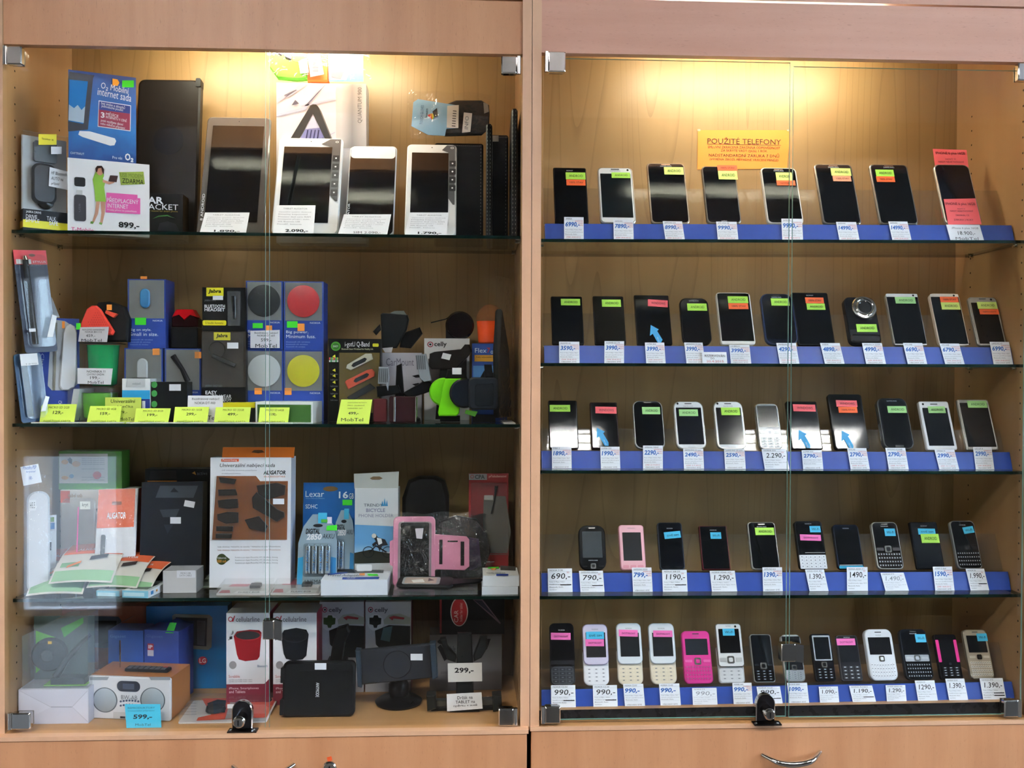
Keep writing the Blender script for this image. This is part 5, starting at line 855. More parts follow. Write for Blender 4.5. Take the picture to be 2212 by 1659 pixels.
it = nokia('wireless charging plate box, black disc, on the white-disc box', 531, 611, 607, .125, SW.ztop + .0005, '#26282a', 0, [(NG, 546, 698, 568, 709), (NO, 575, 703, 588, 714)], ('Big power,', 'Minimum fuss.'))
m = it.part('price_card', 'white printed price card'); m.prism(it.f.Pt([(543, 715), (606, 713), (606, 752), (543, 752)], -.001), -.0096, -.009, K('#e0e0e8'))
for a in (('Bezdrátový nabíječ', 550, 717, 601, 722), ('NOKIA DT-601', 556, 723, 594, 727), ('599,-', 564, 731, 586, 739), ('MobTel', 552, 743, 598, 751)): m.text(a[0], it.f.R(*a[1:], -.009), -.0101, INK)
nokia('wireless charging plate box, red disc, on the yellow-disc box', 613, 699, 608, .125, SE.ztop + .0005, '#d6262c', 0, [(NG, 620, 694, 643, 708), (NO, 643, 699, 658, 715)], ('Big power,', 'Minimum fuss.'))
BL = nokia('headset box with white capsule, lower of its stack', 269, 352, 752, .12, None, None, 0, [(NO, 330, 753, 345, 767)]); W, H = BL.W, BL.H; BL.parts[0].prism(rr(W * .34, H * .52, W * .62, H * .86, .011), -.006, -.0008, K('#d8dade', .3), None, .002)
it = nokia('headset box with blue capsule standing on the white-capsule box', 276, 358, 603, .125, BL.ztop + .0005, None, 0, [(NG, 292, 686, 316, 702), (NO, 304, 597, 318, 603)], ('Big on style.', 'Small in size.')); W, H = it.W, it.H; it.parts[0].prism(rr(W * .34, H * .58, W * .6, H * .86, .010), -.006, -.0008, K('#3a96d8', .25), None, .002)
BR = nokia('headset box with black earpiece beside the white-capsule box', 356, 434, 753, .12, None, None, 0, [(NO, 421, 760, 435, 774)]); W, H = BR.W, BR.H; m = BR.parts[0]; m.tube([(W * .25, -.005, H * .9), (W * .5, -.005, H * .72), (W * .66, -.005, H * .55)], [.006, .0048, .006], K('#17181c', .25), 12)
it = place('car_charger', 'black car charger with glossy red top on the black-earpiece box', 'charger', 'L2', 368, 427, 668, .135, 0, z=BR.ztop + .0005); W, H = it.W, it.H; it.mb.prism(rr(0, 0, W, H * .55, .003), 0, .04, K('#1a1a1c', .3), None, .002); it.mb.prism([(W * .02, H * .55), (W * .98, H * .55), (W * .98, H * .75), (W * .75, H * .92), (W * .25, H * .92), (W * .02, H * .78)], .004, .036, K('#2a0d0f', .25), None, .002); m = it.part('red_cap'); m.prism([(W * .04, H * .8), (W * .3, H * .86), (W * .5, H * .72), (W * .72, H * .86), (W * .97, H * .8), (W * .8, H * 1.0), (W * .2, H * 1.0)], .001, .03, C('#b5141c', .12), None, .002)
J2 = bx('headset_box', 'clear-fronted headset carton with easy to wear print, lower of two', 'box', 'L2', 437, 531, 716, .11, .05, '#3a2f26', 0, side='#1c1b1c', top='#2a2826'); it = J2
it.r(437, 836, 531, 905, K('#161618')).r(462, 718, 498, 735, K('#e7dc22'), 2).t('Jabra', 467, 721, 492, 731, INK, 3, bold=.03, shear=.15).t('JABRA EASYGO', 443, 831, 480, 837, GREY, 2).t('EASY', 444, 844, 469, 852, WHITE, 2, bold=.02).t('TO WEAR', 458, 852.5, 500, 860.5, WHITE, 2, bold=.02).t('ENJOY', 474, 861, 500, 869, WHITE, 2, bold=.02)
m = it.part('earpiece'); a = it.f.uv(460, 768); b = it.f.uv(510, 790); m.tube([(a[0], -.005, a[1]), ((a[0] + b[0]) / 2, -.006, (a[1] + b[1]) / 2), (b[0], -.005, b[1])], [.004, .0055, .0045], K('#101114', .2), 12); c = it.f.uv(470, 755); m.tube([(c[0] + .016 * math.cos(k * .42), -.004, c[1] + .016 * math.sin(k * .42)) for k in range(-3, 10)], .0009, K('#101114', .2), 6)
m = it.part('clear_window'); m.prism(rr(.002, .07, it.W - .002, it.H - .003, .002), -.0125, -.0118, SHELL); stick(it, 491, 740, 515, 753, '#e4e6ee', y=-.012)
it = bx('headset_box', 'black headset carton with yellow label standing on the clear-fronted one', 'box', 'L2', 437, 530, 621, .112, .045, '#17181a', 0, side='#0f0f11', z=J2.ztop + .0005)
it.r(446, 621.5, 483, 640, K('#e7dc22'), 2).t('Jabra', 450, 625, 478, 635, INK, 3, bold=.03, shear=.15).t('BLUETOOTH', 442, 658, 486, 665, WHITE, 2, bold=.02).t('HEADSET', 442, 665.5, 486, 672.5, WHITE, 2, bold=.02).t('JABRA MINI', 442, 647, 466, 652, GREY, 2).r(438, 692, 489, 703, K('#e7dc22'), 2, .003).t('5 hodin hovoru', 444, 695, 482, 700, INK, 3)
m = it.part('blister'); m.prism(it.f.Pt([(493, 630), (520, 630), (519, 704), (494, 704)]), -.008, -.0005, SHELL2); m.tube([(*[it.f.uv(506, 640)[0]], -.004, it.f.uv(506, 640)[1]), (it.f.uv(508, 690)[0], -.004, it.f.uv(508, 690)[1])], [.0055, .004], K('#1c1d22', .2), 12); stick(it, 460, 639, 482, 648, '#e4e6ee')
it = bx('charger_box', 'small white and cyan charger carton between the lime cup and dotted box', 'box', 'L2', 264, 324, 818, .082, .05, '#e8eaee', 0, top='#f0f1f4'); it.r(264, 843, 324, 862, K('#2aa0d8')).r(264, 862, 324, 905, K('#2b3f94')).r(307, 866, 314, 882, WHITE, 2); m = it.part('clear_lid'); m.prism(it.f.Pt([(276, 815), (314, 815), (314, 836), (274, 836)]), -.004, .03, SHELL2); m.text('nabíječ', it.f.R(288, 826, 306, 832), -.0045, GREY)
it = bx('cable_box', 'black carton with three green dots and blank white sticker', 'box', 'L2', 327, 404, 825, .085, .04, '#1a1b1c', 0, top='#2b2c2d')
for y in (831, 850, 873): it.e(327, y - 7, 340, y + 7, K('#3f9a48'), 2)
stick(it, 366, 830, 391, 844, '#e4e6ee')
it = bx('memory_card_box', 'green fronted white carton lying behind the last yellow price tag', 'box', 'L2', 552, 676, 868, .07, .075, '#eef0f0', -6, side='#d9d6d0', top='#f4f4f2'); it.r(556, 874, 672, 912, K('#3c6a2a'))
it = bx('cable_box', 'flat yellow carton lying beside the green fronted carton', 'box', 'L2', 482, 551, 870, .075, .05, '#1a1a1c', 0, top='#f0e21c'); it.r(482, 870, 551, 881, K('#eadb1a')); it.t('CE', 500, 896, 509, 904, WHITE, 1)
it = bx('fitness_band_box', 'black fitness band carton with two bracelets in brown window', 'box', 'L2', 709, 822, 732, .115, .035, '#141413', 0, side='#0d0d0d'); f = it.f
it.p([(733, 762), (820, 762), (820, 862), (812, 892), (733, 888)], K('#6f5a1c', .3), 1).e(715, 738, 736, 758, K('#4a9a2a'), 2).e(718, 741, 733, 755, K('#2d6e1c'), 3).t('EASY', 720, 746, 731, 750, WHITE, 4).t('i-gotU Q-Band', 745, 738, 798, 752, WHITE, 2, bold=.01).t('Bluetooth Smart Wristband for Healthy Life', 738, 752, 806, 757, K('#c9c9a0'), 2).r(805, 742, 818, 749, K('#d3d024'), 2, .002)
for i, y in enumerate((770, 800, 812, 826, 842, 856)): it.p([(718, y), (724, y - 4), (725, y + 3)], K('#d6cf2c'), 2).t('health tracker', 714, y + 6, 730, y + 10, GREY, 2)
for i in range(6): it.r(711 + i * 3.4, 772, 713.8 + i * 3.4, 777, K(('#d84a4a', '#4ab06a', '#b0b04a')[i % 3]), 2).r(711 + i * 3.4, 778, 713.8 + i * 3.4, 782, K(('#c9c9c9', '#4ab06a', '#d0d0d0')[i % 3]), 2)
for h, P, nm, lb in (('#d3c9b4', [(748, 796), (758, 800), (806, 776), (803, 764), (790, 764), (750, 788)], 'bracelet', 'cream bracelet'), ('#ef5a36', [(746, 826), (753, 841), (809, 813), (810, 804), (804, 797), (794, 799), (748, 822)], 'bracelet', 'orange bracelet'), ('#1a1a1c', [(750, 858), (800, 828), (812, 838), (758, 868)], 'bracelet', 'black bracelet')):
    m = it.part(nm, lb); m.prism(f.Pt(P), -.006, -.0006, K(h, .5), None, .0015); cx = sum(p[0] for p in P) / len(P); cy = sum(p[1] for p in P) / len(P)
    if h != '#1a1a1c': m.poly(f.Pt([(cx - 17, cy + 9), (cx - 13, cy + 3), (cx + 12, cy - 9), (cx + 17, cy - 6), (cx + 13, cy), (cx - 12, cy + 12)], -.006), -.0065, K('#22262c', .15))
m = it.part('clear_window'); m.prism(f.Pt([(733, 762), (820, 762), (820, 862), (812, 892), (733, 888)]), -.0092, -.0086, SHELL)
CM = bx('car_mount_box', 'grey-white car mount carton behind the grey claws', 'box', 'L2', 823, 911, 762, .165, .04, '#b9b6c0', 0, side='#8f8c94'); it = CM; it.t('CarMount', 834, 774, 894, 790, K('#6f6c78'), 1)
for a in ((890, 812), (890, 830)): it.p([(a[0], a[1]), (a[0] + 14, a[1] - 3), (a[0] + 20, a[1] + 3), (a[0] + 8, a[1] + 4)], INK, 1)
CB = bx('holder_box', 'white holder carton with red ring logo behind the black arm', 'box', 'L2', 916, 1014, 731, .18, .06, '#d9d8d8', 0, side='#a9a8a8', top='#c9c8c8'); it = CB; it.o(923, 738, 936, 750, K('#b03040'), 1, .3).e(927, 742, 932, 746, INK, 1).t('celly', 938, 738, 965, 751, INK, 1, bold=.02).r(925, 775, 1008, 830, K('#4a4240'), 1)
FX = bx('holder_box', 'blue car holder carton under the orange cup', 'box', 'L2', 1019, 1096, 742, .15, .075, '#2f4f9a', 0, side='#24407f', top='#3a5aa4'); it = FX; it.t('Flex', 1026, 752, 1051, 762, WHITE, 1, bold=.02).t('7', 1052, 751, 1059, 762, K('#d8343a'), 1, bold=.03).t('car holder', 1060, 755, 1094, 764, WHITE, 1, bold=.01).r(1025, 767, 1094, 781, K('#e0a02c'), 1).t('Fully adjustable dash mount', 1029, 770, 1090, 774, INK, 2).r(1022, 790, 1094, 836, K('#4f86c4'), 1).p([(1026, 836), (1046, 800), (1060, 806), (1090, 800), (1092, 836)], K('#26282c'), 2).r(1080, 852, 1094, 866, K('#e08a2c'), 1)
it = place('bucket_cup', 'orange translucent cup with clear domed lid on the blue carton', 'cup', 'L2', 1029, 1089, 690, .156, 0, z=FX.ztop + .0005, main='cup'); W, H = it.W, it.H; it.mb.lathe([(.022, 0), (.025, .003), (.0285, H * .95), (.0275, H * .95), (.0235, .006)], (W * .5, .034, 0), (0, 0, 1), C('#f0531c', .25), 36)
m = it.part('lid'); m.lathe([(.030, 0), (.030, .004), (.0295, .010), (.024, .024), (.014, .034), (.001, .038)], (W * .5, .034, H * .95), (0, 0, 1), clear('orange_dome', (.98, .72, .5), 1.4, .12, (.9, .4, .15)), 36)
it = place('suction_speaker', 'round black car device with cable on the white holder carton', 'car accessory', 'L2', 956, 1022, 674, .19, 0, z=CB.ztop + .0006); W, H = it.W, it.H; it.mb.lathe([(.004, 0), (.028, .001), (.031, .006), (.031, .018), (.027, .024), (.01, .026)], (W * .56, .030, H * .5), (0, -1, 0), C('#191012', .18), 36); it.mb.box(W * .1, .01, 0, W * .6, .035, H * .5, K('#15131a', .3))
m = it.part('cable'); a = it.f.uv(930, 694); m.tube([(a[0], .02, a[1] - .002), (W * .1, .02, H * .75), (W * .4, .02, H * .98)], .0014, BLK, 6)
it = place('phone_cradle', 'black phone cradle standing on the grey-white car mount carton', 'phone holder', 'L2', 821, 886, 674, .172, 0, z=CM.ztop + .0006, main='cradle'); f = it.f; it.mb.prism(f.Pt([(822, 679), (826, 676), (880, 680), (883, 690), (878, 712), (856, 752), (824, 752)]), 0, .02, K('#232526', .35), None, .003); it.mb.prism(f.Pt([(842, 676), (852, 671), (872, 671), (878, 680), (860, 684)]), .004, .024, K('#8d9088', .2), None, .002)
m = it.part('clamp_arm'); m.prism(f.Pt([(805, 716), (820, 700), (822, 712), (812, 724)]), .002, .014, BLK, None, .002); m.prism(f.Pt([(866, 720), (906, 706), (912, 720), (886, 752), (862, 750)]), .012, .028, BLK, None, .003); m = it.part('paper_tag'); m.prism(f.Pt([(826, 752), (849, 750), (846, 766), (832, 765)]), -.003, -.0026, K('#e0d8d8'))
# car phone holder with two ribbed grey claws
it = place('car_phone_holder', 'black car phone holder with two ribbed grey claws before the grey-white carton', 'phone holder', 'L2', 818, 934, 765, .09, 0, main='stem'); f = it.f
it.mb.prism(f.Pt([(855, 790), (866, 785), (872, 860), (868, 905), (850, 905)]), .012, .03, BLK, None, .003); it.mb.lathe([(.030, 0), (.028, .006), (.016, .014), (.01, .02)], (it.W * .5, .035, .0005), (0, 0, 1), BLK, 28); it.mb.prism(f.Pt([(812, 835), (860, 832), (866, 850), (814, 858)]), .006, .024, BLK, None, .002); it.mb.prism(f.Pt([(868, 850), (920, 820), (934, 828), (930, 846), (880, 862)]), .006, .026, BLK, None, .003)
for P in ([(818, 792), (839, 793), (841, 812), (838, 844), (834, 830), (816, 829)], [(897, 768), (920, 764), (932, 822), (916, 825), (907, 818)]):
    m = it.part('claw', 'ribbed grey claw'); m.prism(f.Pt(P), .0, .014, K('#8f949a', .35), None, .0015)
    x0, x1 = min(p[0] for p in P), max(p[0] for p in P); y0 = min(p[1] for p in P)
    for i in range(5): m.prism(f.Pt([(x0 + 2 + i * 4.2, y0 + 4), (x0 + 4.4 + i * 4.2, y0 + 4), (x0 + 6 + i * 4.2, y0 + 34), (x0 + 3.6 + i * 4.2, y0 + 34)]), -.0012, .0005, K('#5c6166', .4))
for x0, x1, yt, h, Y, lb in ((805, 836, 862, '#5a1c22', .072, 'dark red leather phone pouch beside the large yellow price tag'), (840, 900, 857, '#2f1519', .058, 'maroon leather phone pouch with bright metal rim')):
    it = place('phone_pouch', lb, 'phone pouch', 'L2', x0, x1, yt, Y, 0, 6); W, H = it.W, it.H; it.mb.prism(rr(0, 0, W, H, .004), 0, .012, K(h, .3), None, .002)
    if x0 > 830:
        for e in (.0, .78): m = it.part('metal_rim'); m.tube([(W * (e + .2), -.001, .002), (W * (e + .2), -.001, H - .002)], .0022, CHROME, 10)
it = place('phone_holder', 'lime green fronted phone holder with round back', 'phone holder', 'L2', 941, 1003, 822, .07, 0, 4, main='plate'); f = it.f
it.mb.prism(f.Pt([(962, 821), (998, 821), (1000, 826), (992, 896), (986, 902), (948, 902), (946, 894), (958, 828)]), -.002, .006, C('#6fce10', .3), None, .002); m = it.part('round_base', 'lime disc'); c = f.uv(958, 850, .01); m.lathe([(.001, 0), (.027, 0), (.029, .003), (.029, .009), (.026, .012)], (c[0], .02, c[1]), (0, -1, 0), C('#6fce10', .3), 32)
m = it.part('foot'); m.box(it.W * .15, .006, -.0, it.W * .85, .045, .012, BLK); m.prism(f.Pt([(966, 800), (1004, 800), (1010, 822), (960, 822)]), .008, .03, BLK, None, .003); stick(it, 977, 798, 997, 812, '#e4e6e8', y=.008)
it = place('phone_holder', 'black square-faced phone holder beside the lime one', 'phone holder', 'L2', 1006, 1078, 816, .040, 0, 3, main='face'); f = it.f; it.mb.prism(rr(*f.R(1012, 818, 1075, 888), .009), -.004, .010, K('#23272c', .3), None, .003); it.mb.prism(rr(*f.R(1026, 832, 1066, 880), .006), -.0055, -.004, K('#1a1d22', .35), None, .001)
m = it.part('rim_disc'); c = f.uv(1003, 852, .012); m.lathe([(.001, 0), (.026, 0), (.030, .004), (.030, .010), (.026, .014)], (c[0], .026, c[1]), (0, -1, 0), K('#1b222c', .2), 32); m = it.part('stem'); m.prism(f.Pt([(1046, 790), (1062, 790), (1066, 818), (1048, 818)]), .002, .018, BLK, None, .002); m.box(it.W * .2, .014, .0, it.W * .9, .05, .016, BLK); m = it.part('green_pad'); m.prism(f.Pt([(1006, 888), (1032, 892), (1026, 903), (1004, 896)]), -.001, .003, K('#3f7a18'))
it = place('bracket_holder', 'black folded holder arm with white tag before the white carton', 'phone holder', 'L2', 925, 1020, 745, .125, 0, 0, main='arm'); f = it.f; it.mb.prism(f.Pt([(928, 764), (938, 760), (996, 754), (1004, 744), (1014, 744), (1019, 760), (1010, 772), (985, 798), (932, 798), (926, 790)]), 0, .022, K('#231e1d', .35), None, .003); m = it.part('foot'); m.prism(f.Pt([(950, 798), (978, 798), (984, 906), (940, 906)]), .006, .018, BLK, None, .002); stick(it, 0, 0, 0, 0, '#e4e6e8', pts=[(957, 762), (975, 766), (971, 778), (953, 774)])
it = place('accessory_bag', 'clear hanging bag with dark contents against the cabinet joint', 'accessory bag', 'L2', 1080, 1112, 600, .07, 62, 2, main='contents'); f = it.f; W, H = .075, it.H; it.mb.prism([(W * .1, .01), (W * .9, .01), (W * .85, H * .5), (W * .45, H * .78), (W * .2, H * .5)], .004, .02, K('#23211f', .5), None, .004); m = it.part('clear_bag'); m.sheet(lambda u, v: (W * u, .001 - .012 * math.sin(PI * u) * math.sin(PI * v), H * v), 8, 10, BAG)
it = lying('paper_tag', 'small blank paper tag lying at the shelf end', 'paper tag', 'L2', 1089, 1114, 908, .045, .0006); it.mb.prism([(0, 0), (it.W, .002), (it.W - .004, it.H + .004), (-.004, it.H)], 0, .0006, K('#eceae6'))
YG = '#d6f05a'
for k, (tp, bt, a, pr, yy) in enumerate((((90, 166, 873), (85, 160), 'MICRO SD 2GB', '129,-', .046), ((195, 263, 877), (187, 258), 'MICRO SD 4GB', '159,-', .046), ((294, 369, 882), (290, 363), 'MICRO SD 8GB', '199,-', .046), ((378, 452, 879), (374, 447), 'MICRO SD 16GB', '299,-', .046), ((466, 542, 879.5), (462, 538), 'MICRO SD 32GB', '499,-', .046), ((561.5, 626, 880), (557.5, 622), 'MICRO SD 64GB', '1190,-', .046))):
    card2('price_card', 'yellow memory card price tag, %s of six along the shelf front' % NTH[k], 'L2', tp, bt, yy, YG, [(a, .22, .76, .82, .88, '#4a5a1c'), (pr, .36, .44, .66 if k < 5 else .6, .64, '#3a4a1c', {'bold': .02}), ('PAMĚŤOVÁ KARTA', .12, .05, .9, .18, '#4a5a1c')], 28, group='yellow memory card tags')
    it = lying('memory_card_sleeve', 'flat white memory card sleeve under the %s yellow tag' % NTH[k], 'memory card', 'L2', bt[0] - 18, bt[1] + 8, 905.5, .034, .002, group='memory card sleeves'); it.mb.prism([(0, 0), (it.W, 0), (it.W, .010), (0, .010)], 0, .002, K('#e9e9e4')); it.mb.rect((it.W * .3, .003, it.W * .55, .008), -.0004, INK); it.mb.rect((it.W * .06, .002, it.W * .16, .008), -.0004, K('#c8523a'))
card2('price_card', 'olive-yellow universal charger price card behind the small yellow tags', 'L2', (227, 305, 858.5), (227, 305), .064, '#c9dc58', [('Univerzální', .16, .78, .84, .92, '#3a4a1c', {'bold': .02}), ('nabíječka', .2, .56, .78, .70, '#3a4a1c', {'bold': .02}), ('79,-', .4, .34, .62, .46, '#3a4a1c'), ('MobTel', .4, .08, .8, .2, '#3a4a1c')], 14)
card2('price_card', 'white wireless charger price card beside the flat yellow carton', 'L2', (406, 482, 854.5), (404, 481), .066, '#ecebf2', [('Bezdrátový nabíječ', .12, .82, .9, .92, '#3a3d44'), ('NOKIA DT-900', .2, .68, .78, .77, '#3a3d44'), ('799,-', .32, .42, .62, .56, '#1d1d22', {'bold': .02}), ('MobTel', .24, .1, .8, .26, '#1d1d22')], 14)
it = card2('price_card', 'large folded yellow price tag before the fitness band carton', 'L2', (737, 804, 863), (727, 797), .048, YG, [('SLEDOVÁNÍ AKTIVITY', .22, .84, .82, .90, '#4a5a1c'), ('PRO ZDRAVÍ', .24, .72, .76, .78, '#4a5a1c'), ('NÁRAMEK 24/7', .26, .6, .72, .66, '#4a5a1c'), ('499,-', .3, .34, .62, .48, '#2a3a1c', {'bold': .02}), ('MobTel', .12, .08, .8, .22, '#2a3a1c', {'bold': .03})], 26)
# ------------------------------------------------------------------ third left shelf
it = place('accessory_bag', 'white clip bag with handwritten card at the cabinet side, third shelf', 'accessory bag', 'L3', 36, 96, 1027, .055, 24, 5, main='sleeve'); f = it.f; W, H = it.W, it.H
it.mb.prism(rr(.004, 0, W - .004, H * .86, .018), .002, .016, K('#c9ccd6'), K('#dfe1ea'), .003); it.mb.prism(rr(W * .18, H * .70, W * .42, H * .79, .001), -.001, .0015, K('#eceef4')); it.mb.text('H5.5', (W * .2, H * .72, W * .38, H * .77), -.0015, GREY)
m = it.part('clear_bag'); m.sheet(lambda u, v: (W * u, -.004 - .008 * math.sin(PI * u) * math.sin(PI * v) + .0015 * math.sin(20 * v + 9 * u), H * v), 8, 14, BAG); m = it.part('handwritten_card', 'white handwritten card'); m.prism(f.Pt([(27, 1010), (66, 1003), (74, 1043), (34, 1051)], -.013), -.0136, -.013, K('#e4e6ee'))
for a in (('Pouzdra PSP', 33, 1007, 62, 1015), ('krystal', 40, 1018, 60, 1023), ('180,-', 46, 1030, 54, 1038)): m.text(a[0], f.R(*a[1:], -.0136), -.0142, BLUE, shear=.2)
it = bx('memory_card_pack', 'small white printed card pack beside the white clip bag', 'card pack', 'L3', 97, 121, 1114, .10, .012, '#dfe2ea', 20, lean=4); it.r(97, 1123, 104, 1131, K('#c98a4a')).r(109, 1118, 117, 1128, K('#5f8a3a')).r(109, 1130, 118, 1144, K('#3f7fc0')).r(101, 1172, 111, 1190, K('#3a3f4a'))
RB = bx('cable_carton', 'white and red carton under the green phone dock box', 'box', 'L3', 131, 292, 1058, .185, .055, '#d9d2cc', 0, side='#c04a3a', top='#e9e4de'); RB.r(131, 1060, 151, 1086, K('#d4502e')).r(286, 1058, 292, 1150, K('#c0392e')).p([(208, 1100), (222, 1082), (232, 1086), (228, 1104), (212, 1114)], INK, 2).t('kabel usb', 148, 1066, 178, 1074, K('#a07a4a'), 2)
it = bx('dock_box', 'green box with white illustrated panel at the back of third shelf', 'box', 'L3', 127, 263, 975, .19, .045, '#4a8a2c', 0, z=RB.ztop + .0005, side='#3c7424', top='#4f9030'); it.r(128, 980, 233, 1044, K('#c9c6c2'))
for a in ((133, 993, 148, 1003, '#d09a5a'), (156, 996, 174, 1008, '#d09a5a'), (133, 1028, 148, 1036, '#d09a5a'), (150, 1024, 160, 1033, '#5a86b0')): it.e(*a[:4], K(a[4]), 2)
it.p([(146, 992), (152, 988), (156, 992), (156, 1003), (150, 1000)], INK, 2).e(201, 1018, 219, 1035, K('#c8342e'), 2)
for y in (991, 995, 999, 1003, 1013, 1031, 1037): it.t('návod k použití dokovací stanice', 177, y - 1.5, 226, y + 1.5, GREY, 2)
it = place('phone_case_pack', 'clear plastic phone case pack with pink edge', 'phone case', 'L3', 127, 203, 1077, .12, 6, 6, main='case'); W, H = it.W, it.H; it.mb.prism(rr(0, 0, W, H, .012), 0, .010, SHELL2, None, .002); m = it.part('pink_bar'); m.box(W * .49, -.0012, H * .32, W * .52, -.0004, H * .9, K('#e0489a')); m.box(W * .49, -.0012, 0.004, W * .52, -.0004, H * .32, K('#eef0f6')); m = it.part('label'); m.prism(it.f.Pt([(173, 1084), (195, 1084), (195, 1101), (173, 1101)]), -.0008, -.0003, K('#e0e0d8')); m.text('kryt', it.f.R(178, 1087, 191, 1097), -.0012, INK)
def alig(label, x0, x1, yt, Y, z=None, lean=18, n=0):
    it = place('charger_bag', label, 'bagged accessory', 'L3', x0, x1, yt, Y, 12, lean, main='bag'); W, H = it.W, it.H
    it.mb.prism([(0, 0), (W, 0), (W, H), (0, H)], 0, .006, K('#dadde6'), None, .0015); it.mb.prism([(.001, H * .60), (W * .93, H * .60), (W * .93, H - .001), (.001, H - .001)], -.0008, -.0003, C('#d9582a', .3)); it.mb.prism(rr(W * .36, H * .83, W * .6, H * .865, .002), -.0012, -.0009, K('#7c3418'))
    it.mb.text('ALIGATOR', (W * .25, H * .69, W * .72, H * .755), -.0012, WHITE, bold=.02); it.mb.prism(rr(W * .14, H * .33, W * .24, H * .53, .003), -.004, -.0005, K('#4b4d52')); it.mb.poly([(W * .05, .004), (W * .3, .004), (W * .22, H * .12), (W * .1, H * .1)], -.0006, K('#9ac4a8'))
    m = it.part('clear_bag'); m.sheet(lambda u, v: (W * u, -.003 - .007 * math.sin(PI * u) * math.sin(PI * v) + .001 * math.sin(15 * v + 8 * u), H * v), 8, 10, BAG); return it
alig('white charger bag with orange header leaning on the black boxed case', 200, 294, 1057, .10)
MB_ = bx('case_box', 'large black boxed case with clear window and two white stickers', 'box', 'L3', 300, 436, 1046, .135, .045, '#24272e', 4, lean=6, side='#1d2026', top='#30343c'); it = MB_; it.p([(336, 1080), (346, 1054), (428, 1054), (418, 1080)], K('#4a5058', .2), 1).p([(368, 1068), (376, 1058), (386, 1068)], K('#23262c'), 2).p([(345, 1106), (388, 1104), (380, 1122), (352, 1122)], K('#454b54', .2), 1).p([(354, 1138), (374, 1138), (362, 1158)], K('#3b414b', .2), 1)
stick(it, 0, 0, 0, 0, '#d9dce6', pts=[(400, 1085), (422, 1089), (419, 1102), (397, 1098)]); stick(it, 368, 1122, 391, 1136, '#d9dce6')
it = bx('battery_box', 'black mobile battery carton with orange line behind the black boxed case', 'box', 'L3', 314, 456, 1013, .226, .04, '#1b191a', 0, top='#2c2a2c', side='#16181e'); it.r(318, 1038, 382, 1042, K('#d9842c')).t('Mobile', 323, 1050, 356, 1060, WHITE, 2, bold=.02).p([(415, 1022), (421, 1018), (424, 1026)], K('#e0a02c'), 2).t('active', 426, 1019, 448, 1026, GREY, 2).p([(325, 1018), (380, 1016), (382, 1034), (322, 1036)], K('#2e2a28'), 1)
it = bx('charging_set_box', 'large white charging set carton with orange header and brown adapter window', 'box', 'L3', 452, 628, 990, .105, .05, '#e4e6ee', 0, lean=2, side='#c9cbd6'); f = it.f; hd = it.part('hang_header', 'orange hanging header'); hd.prism(f.Pt([(481, 968), (636, 968), (634, 991), (479, 991)]), .002, .004, C('#e0701c', .4)); hd.poly(f.Pt([(543, 979), (549, 974), (566, 974), (572, 979), (558, 981)], .002), .0014, K('#5c3414'))
it.r(478, 993, 516, 999, K('#e0603a')).t('Powerbang', 481, 993.5, 512, 998.5, WHITE, 2).t('Univerzální nabíjecí sada', 475, 1003, 594, 1013, INK, 1, bold=.015, shear=.2).t('ALIGATOR', 569, 1018, 617, 1027, INK, 1, bold=.03, shear=.2).t('accessories', 570, 1028, 616, 1033, K('#d07a5a'), 1)
for y, w_ in ((1018, 565), (1025, 530)): it.t('dvě nabíječky bateriová powerbanka', 479, y - 2, w_ - 10, y + 2, K('#8d90a0'), 1)
it.p([(468, 1030), (553, 1030), (562, 1041), (622, 1041), (620, 1168), (458, 1168)], C('#8a4a1c', .35), 1)
for P in ([(474, 1032), (512, 1036), (508, 1047), (478, 1044)], [(473, 1059), (510, 1058), (514, 1071), (474, 1072)], [(472, 1082), (490, 1080), (514, 1079), (516, 1098), (492, 1100), (474, 1097)], [(471, 1112), (492, 1107), (516, 1108), (516, 1130), (490, 1132), (472, 1124)], [(469, 1138), (505, 1138), (504, 1149), (469, 1148)], [(468, 1154), (502, 1154), (501, 1164), (468, 1164)], [(546, 1076), (556, 1064), (600, 1102), (615, 1108), (616, 1118), (600, 1128), (548, 1098)], [(556, 1050), (600, 1044), (618, 1050), (616, 1070), (580, 1080), (560, 1068)], [(530, 1124), (560, 1116), (580, 1138), (574, 1150), (540, 1142)]):
    m = it.part('adapter'); m.prism(f.Pt(P), -.009, -.0008, K('#2a1c17', .35), None, .002)
m = it.part('clear_window'); m.prism(f.Pt([(468, 1030), (553, 1030), (562, 1041), (622, 1041), (620, 1168), (458, 1168)]), -.0125, -.012, SHELL); it.t('ALIGATOR', 553, 1086, 572, 1104, WHITE, 30, shear=.1, ang=-35) if False else None
for y, c_ in ((1183, '#4a4d5a'), (1190, '#a05a4a')): it.t('Sada obsahuje: Nabíječka do zásuvky * Nabíječka do auta * Powerbanka', 470, y - 2, 606, y + 2, K(c_), 1)
for y in (1206, 1212, 1218): it.t('Konektory pro Apple iPhone/iPad, HTC, BlackBerry, Samsung', 508, y - 2, 600, y + 2, GREY, 1)
it.e(468, 1198, 490, 1222, K('#39461c'), 1).p([(488, 1203), (497, 1210), (488, 1217)], K('#39461c'), 1).t('Výborná', 469, 1205, 489, 1210, WHITE, 2).t('1000 mA', 469, 1211, 489, 1217, K('#e0902c'), 2); stick(it, 590, 1079, 614, 1091, '#dfe2ec', y=-.0126)
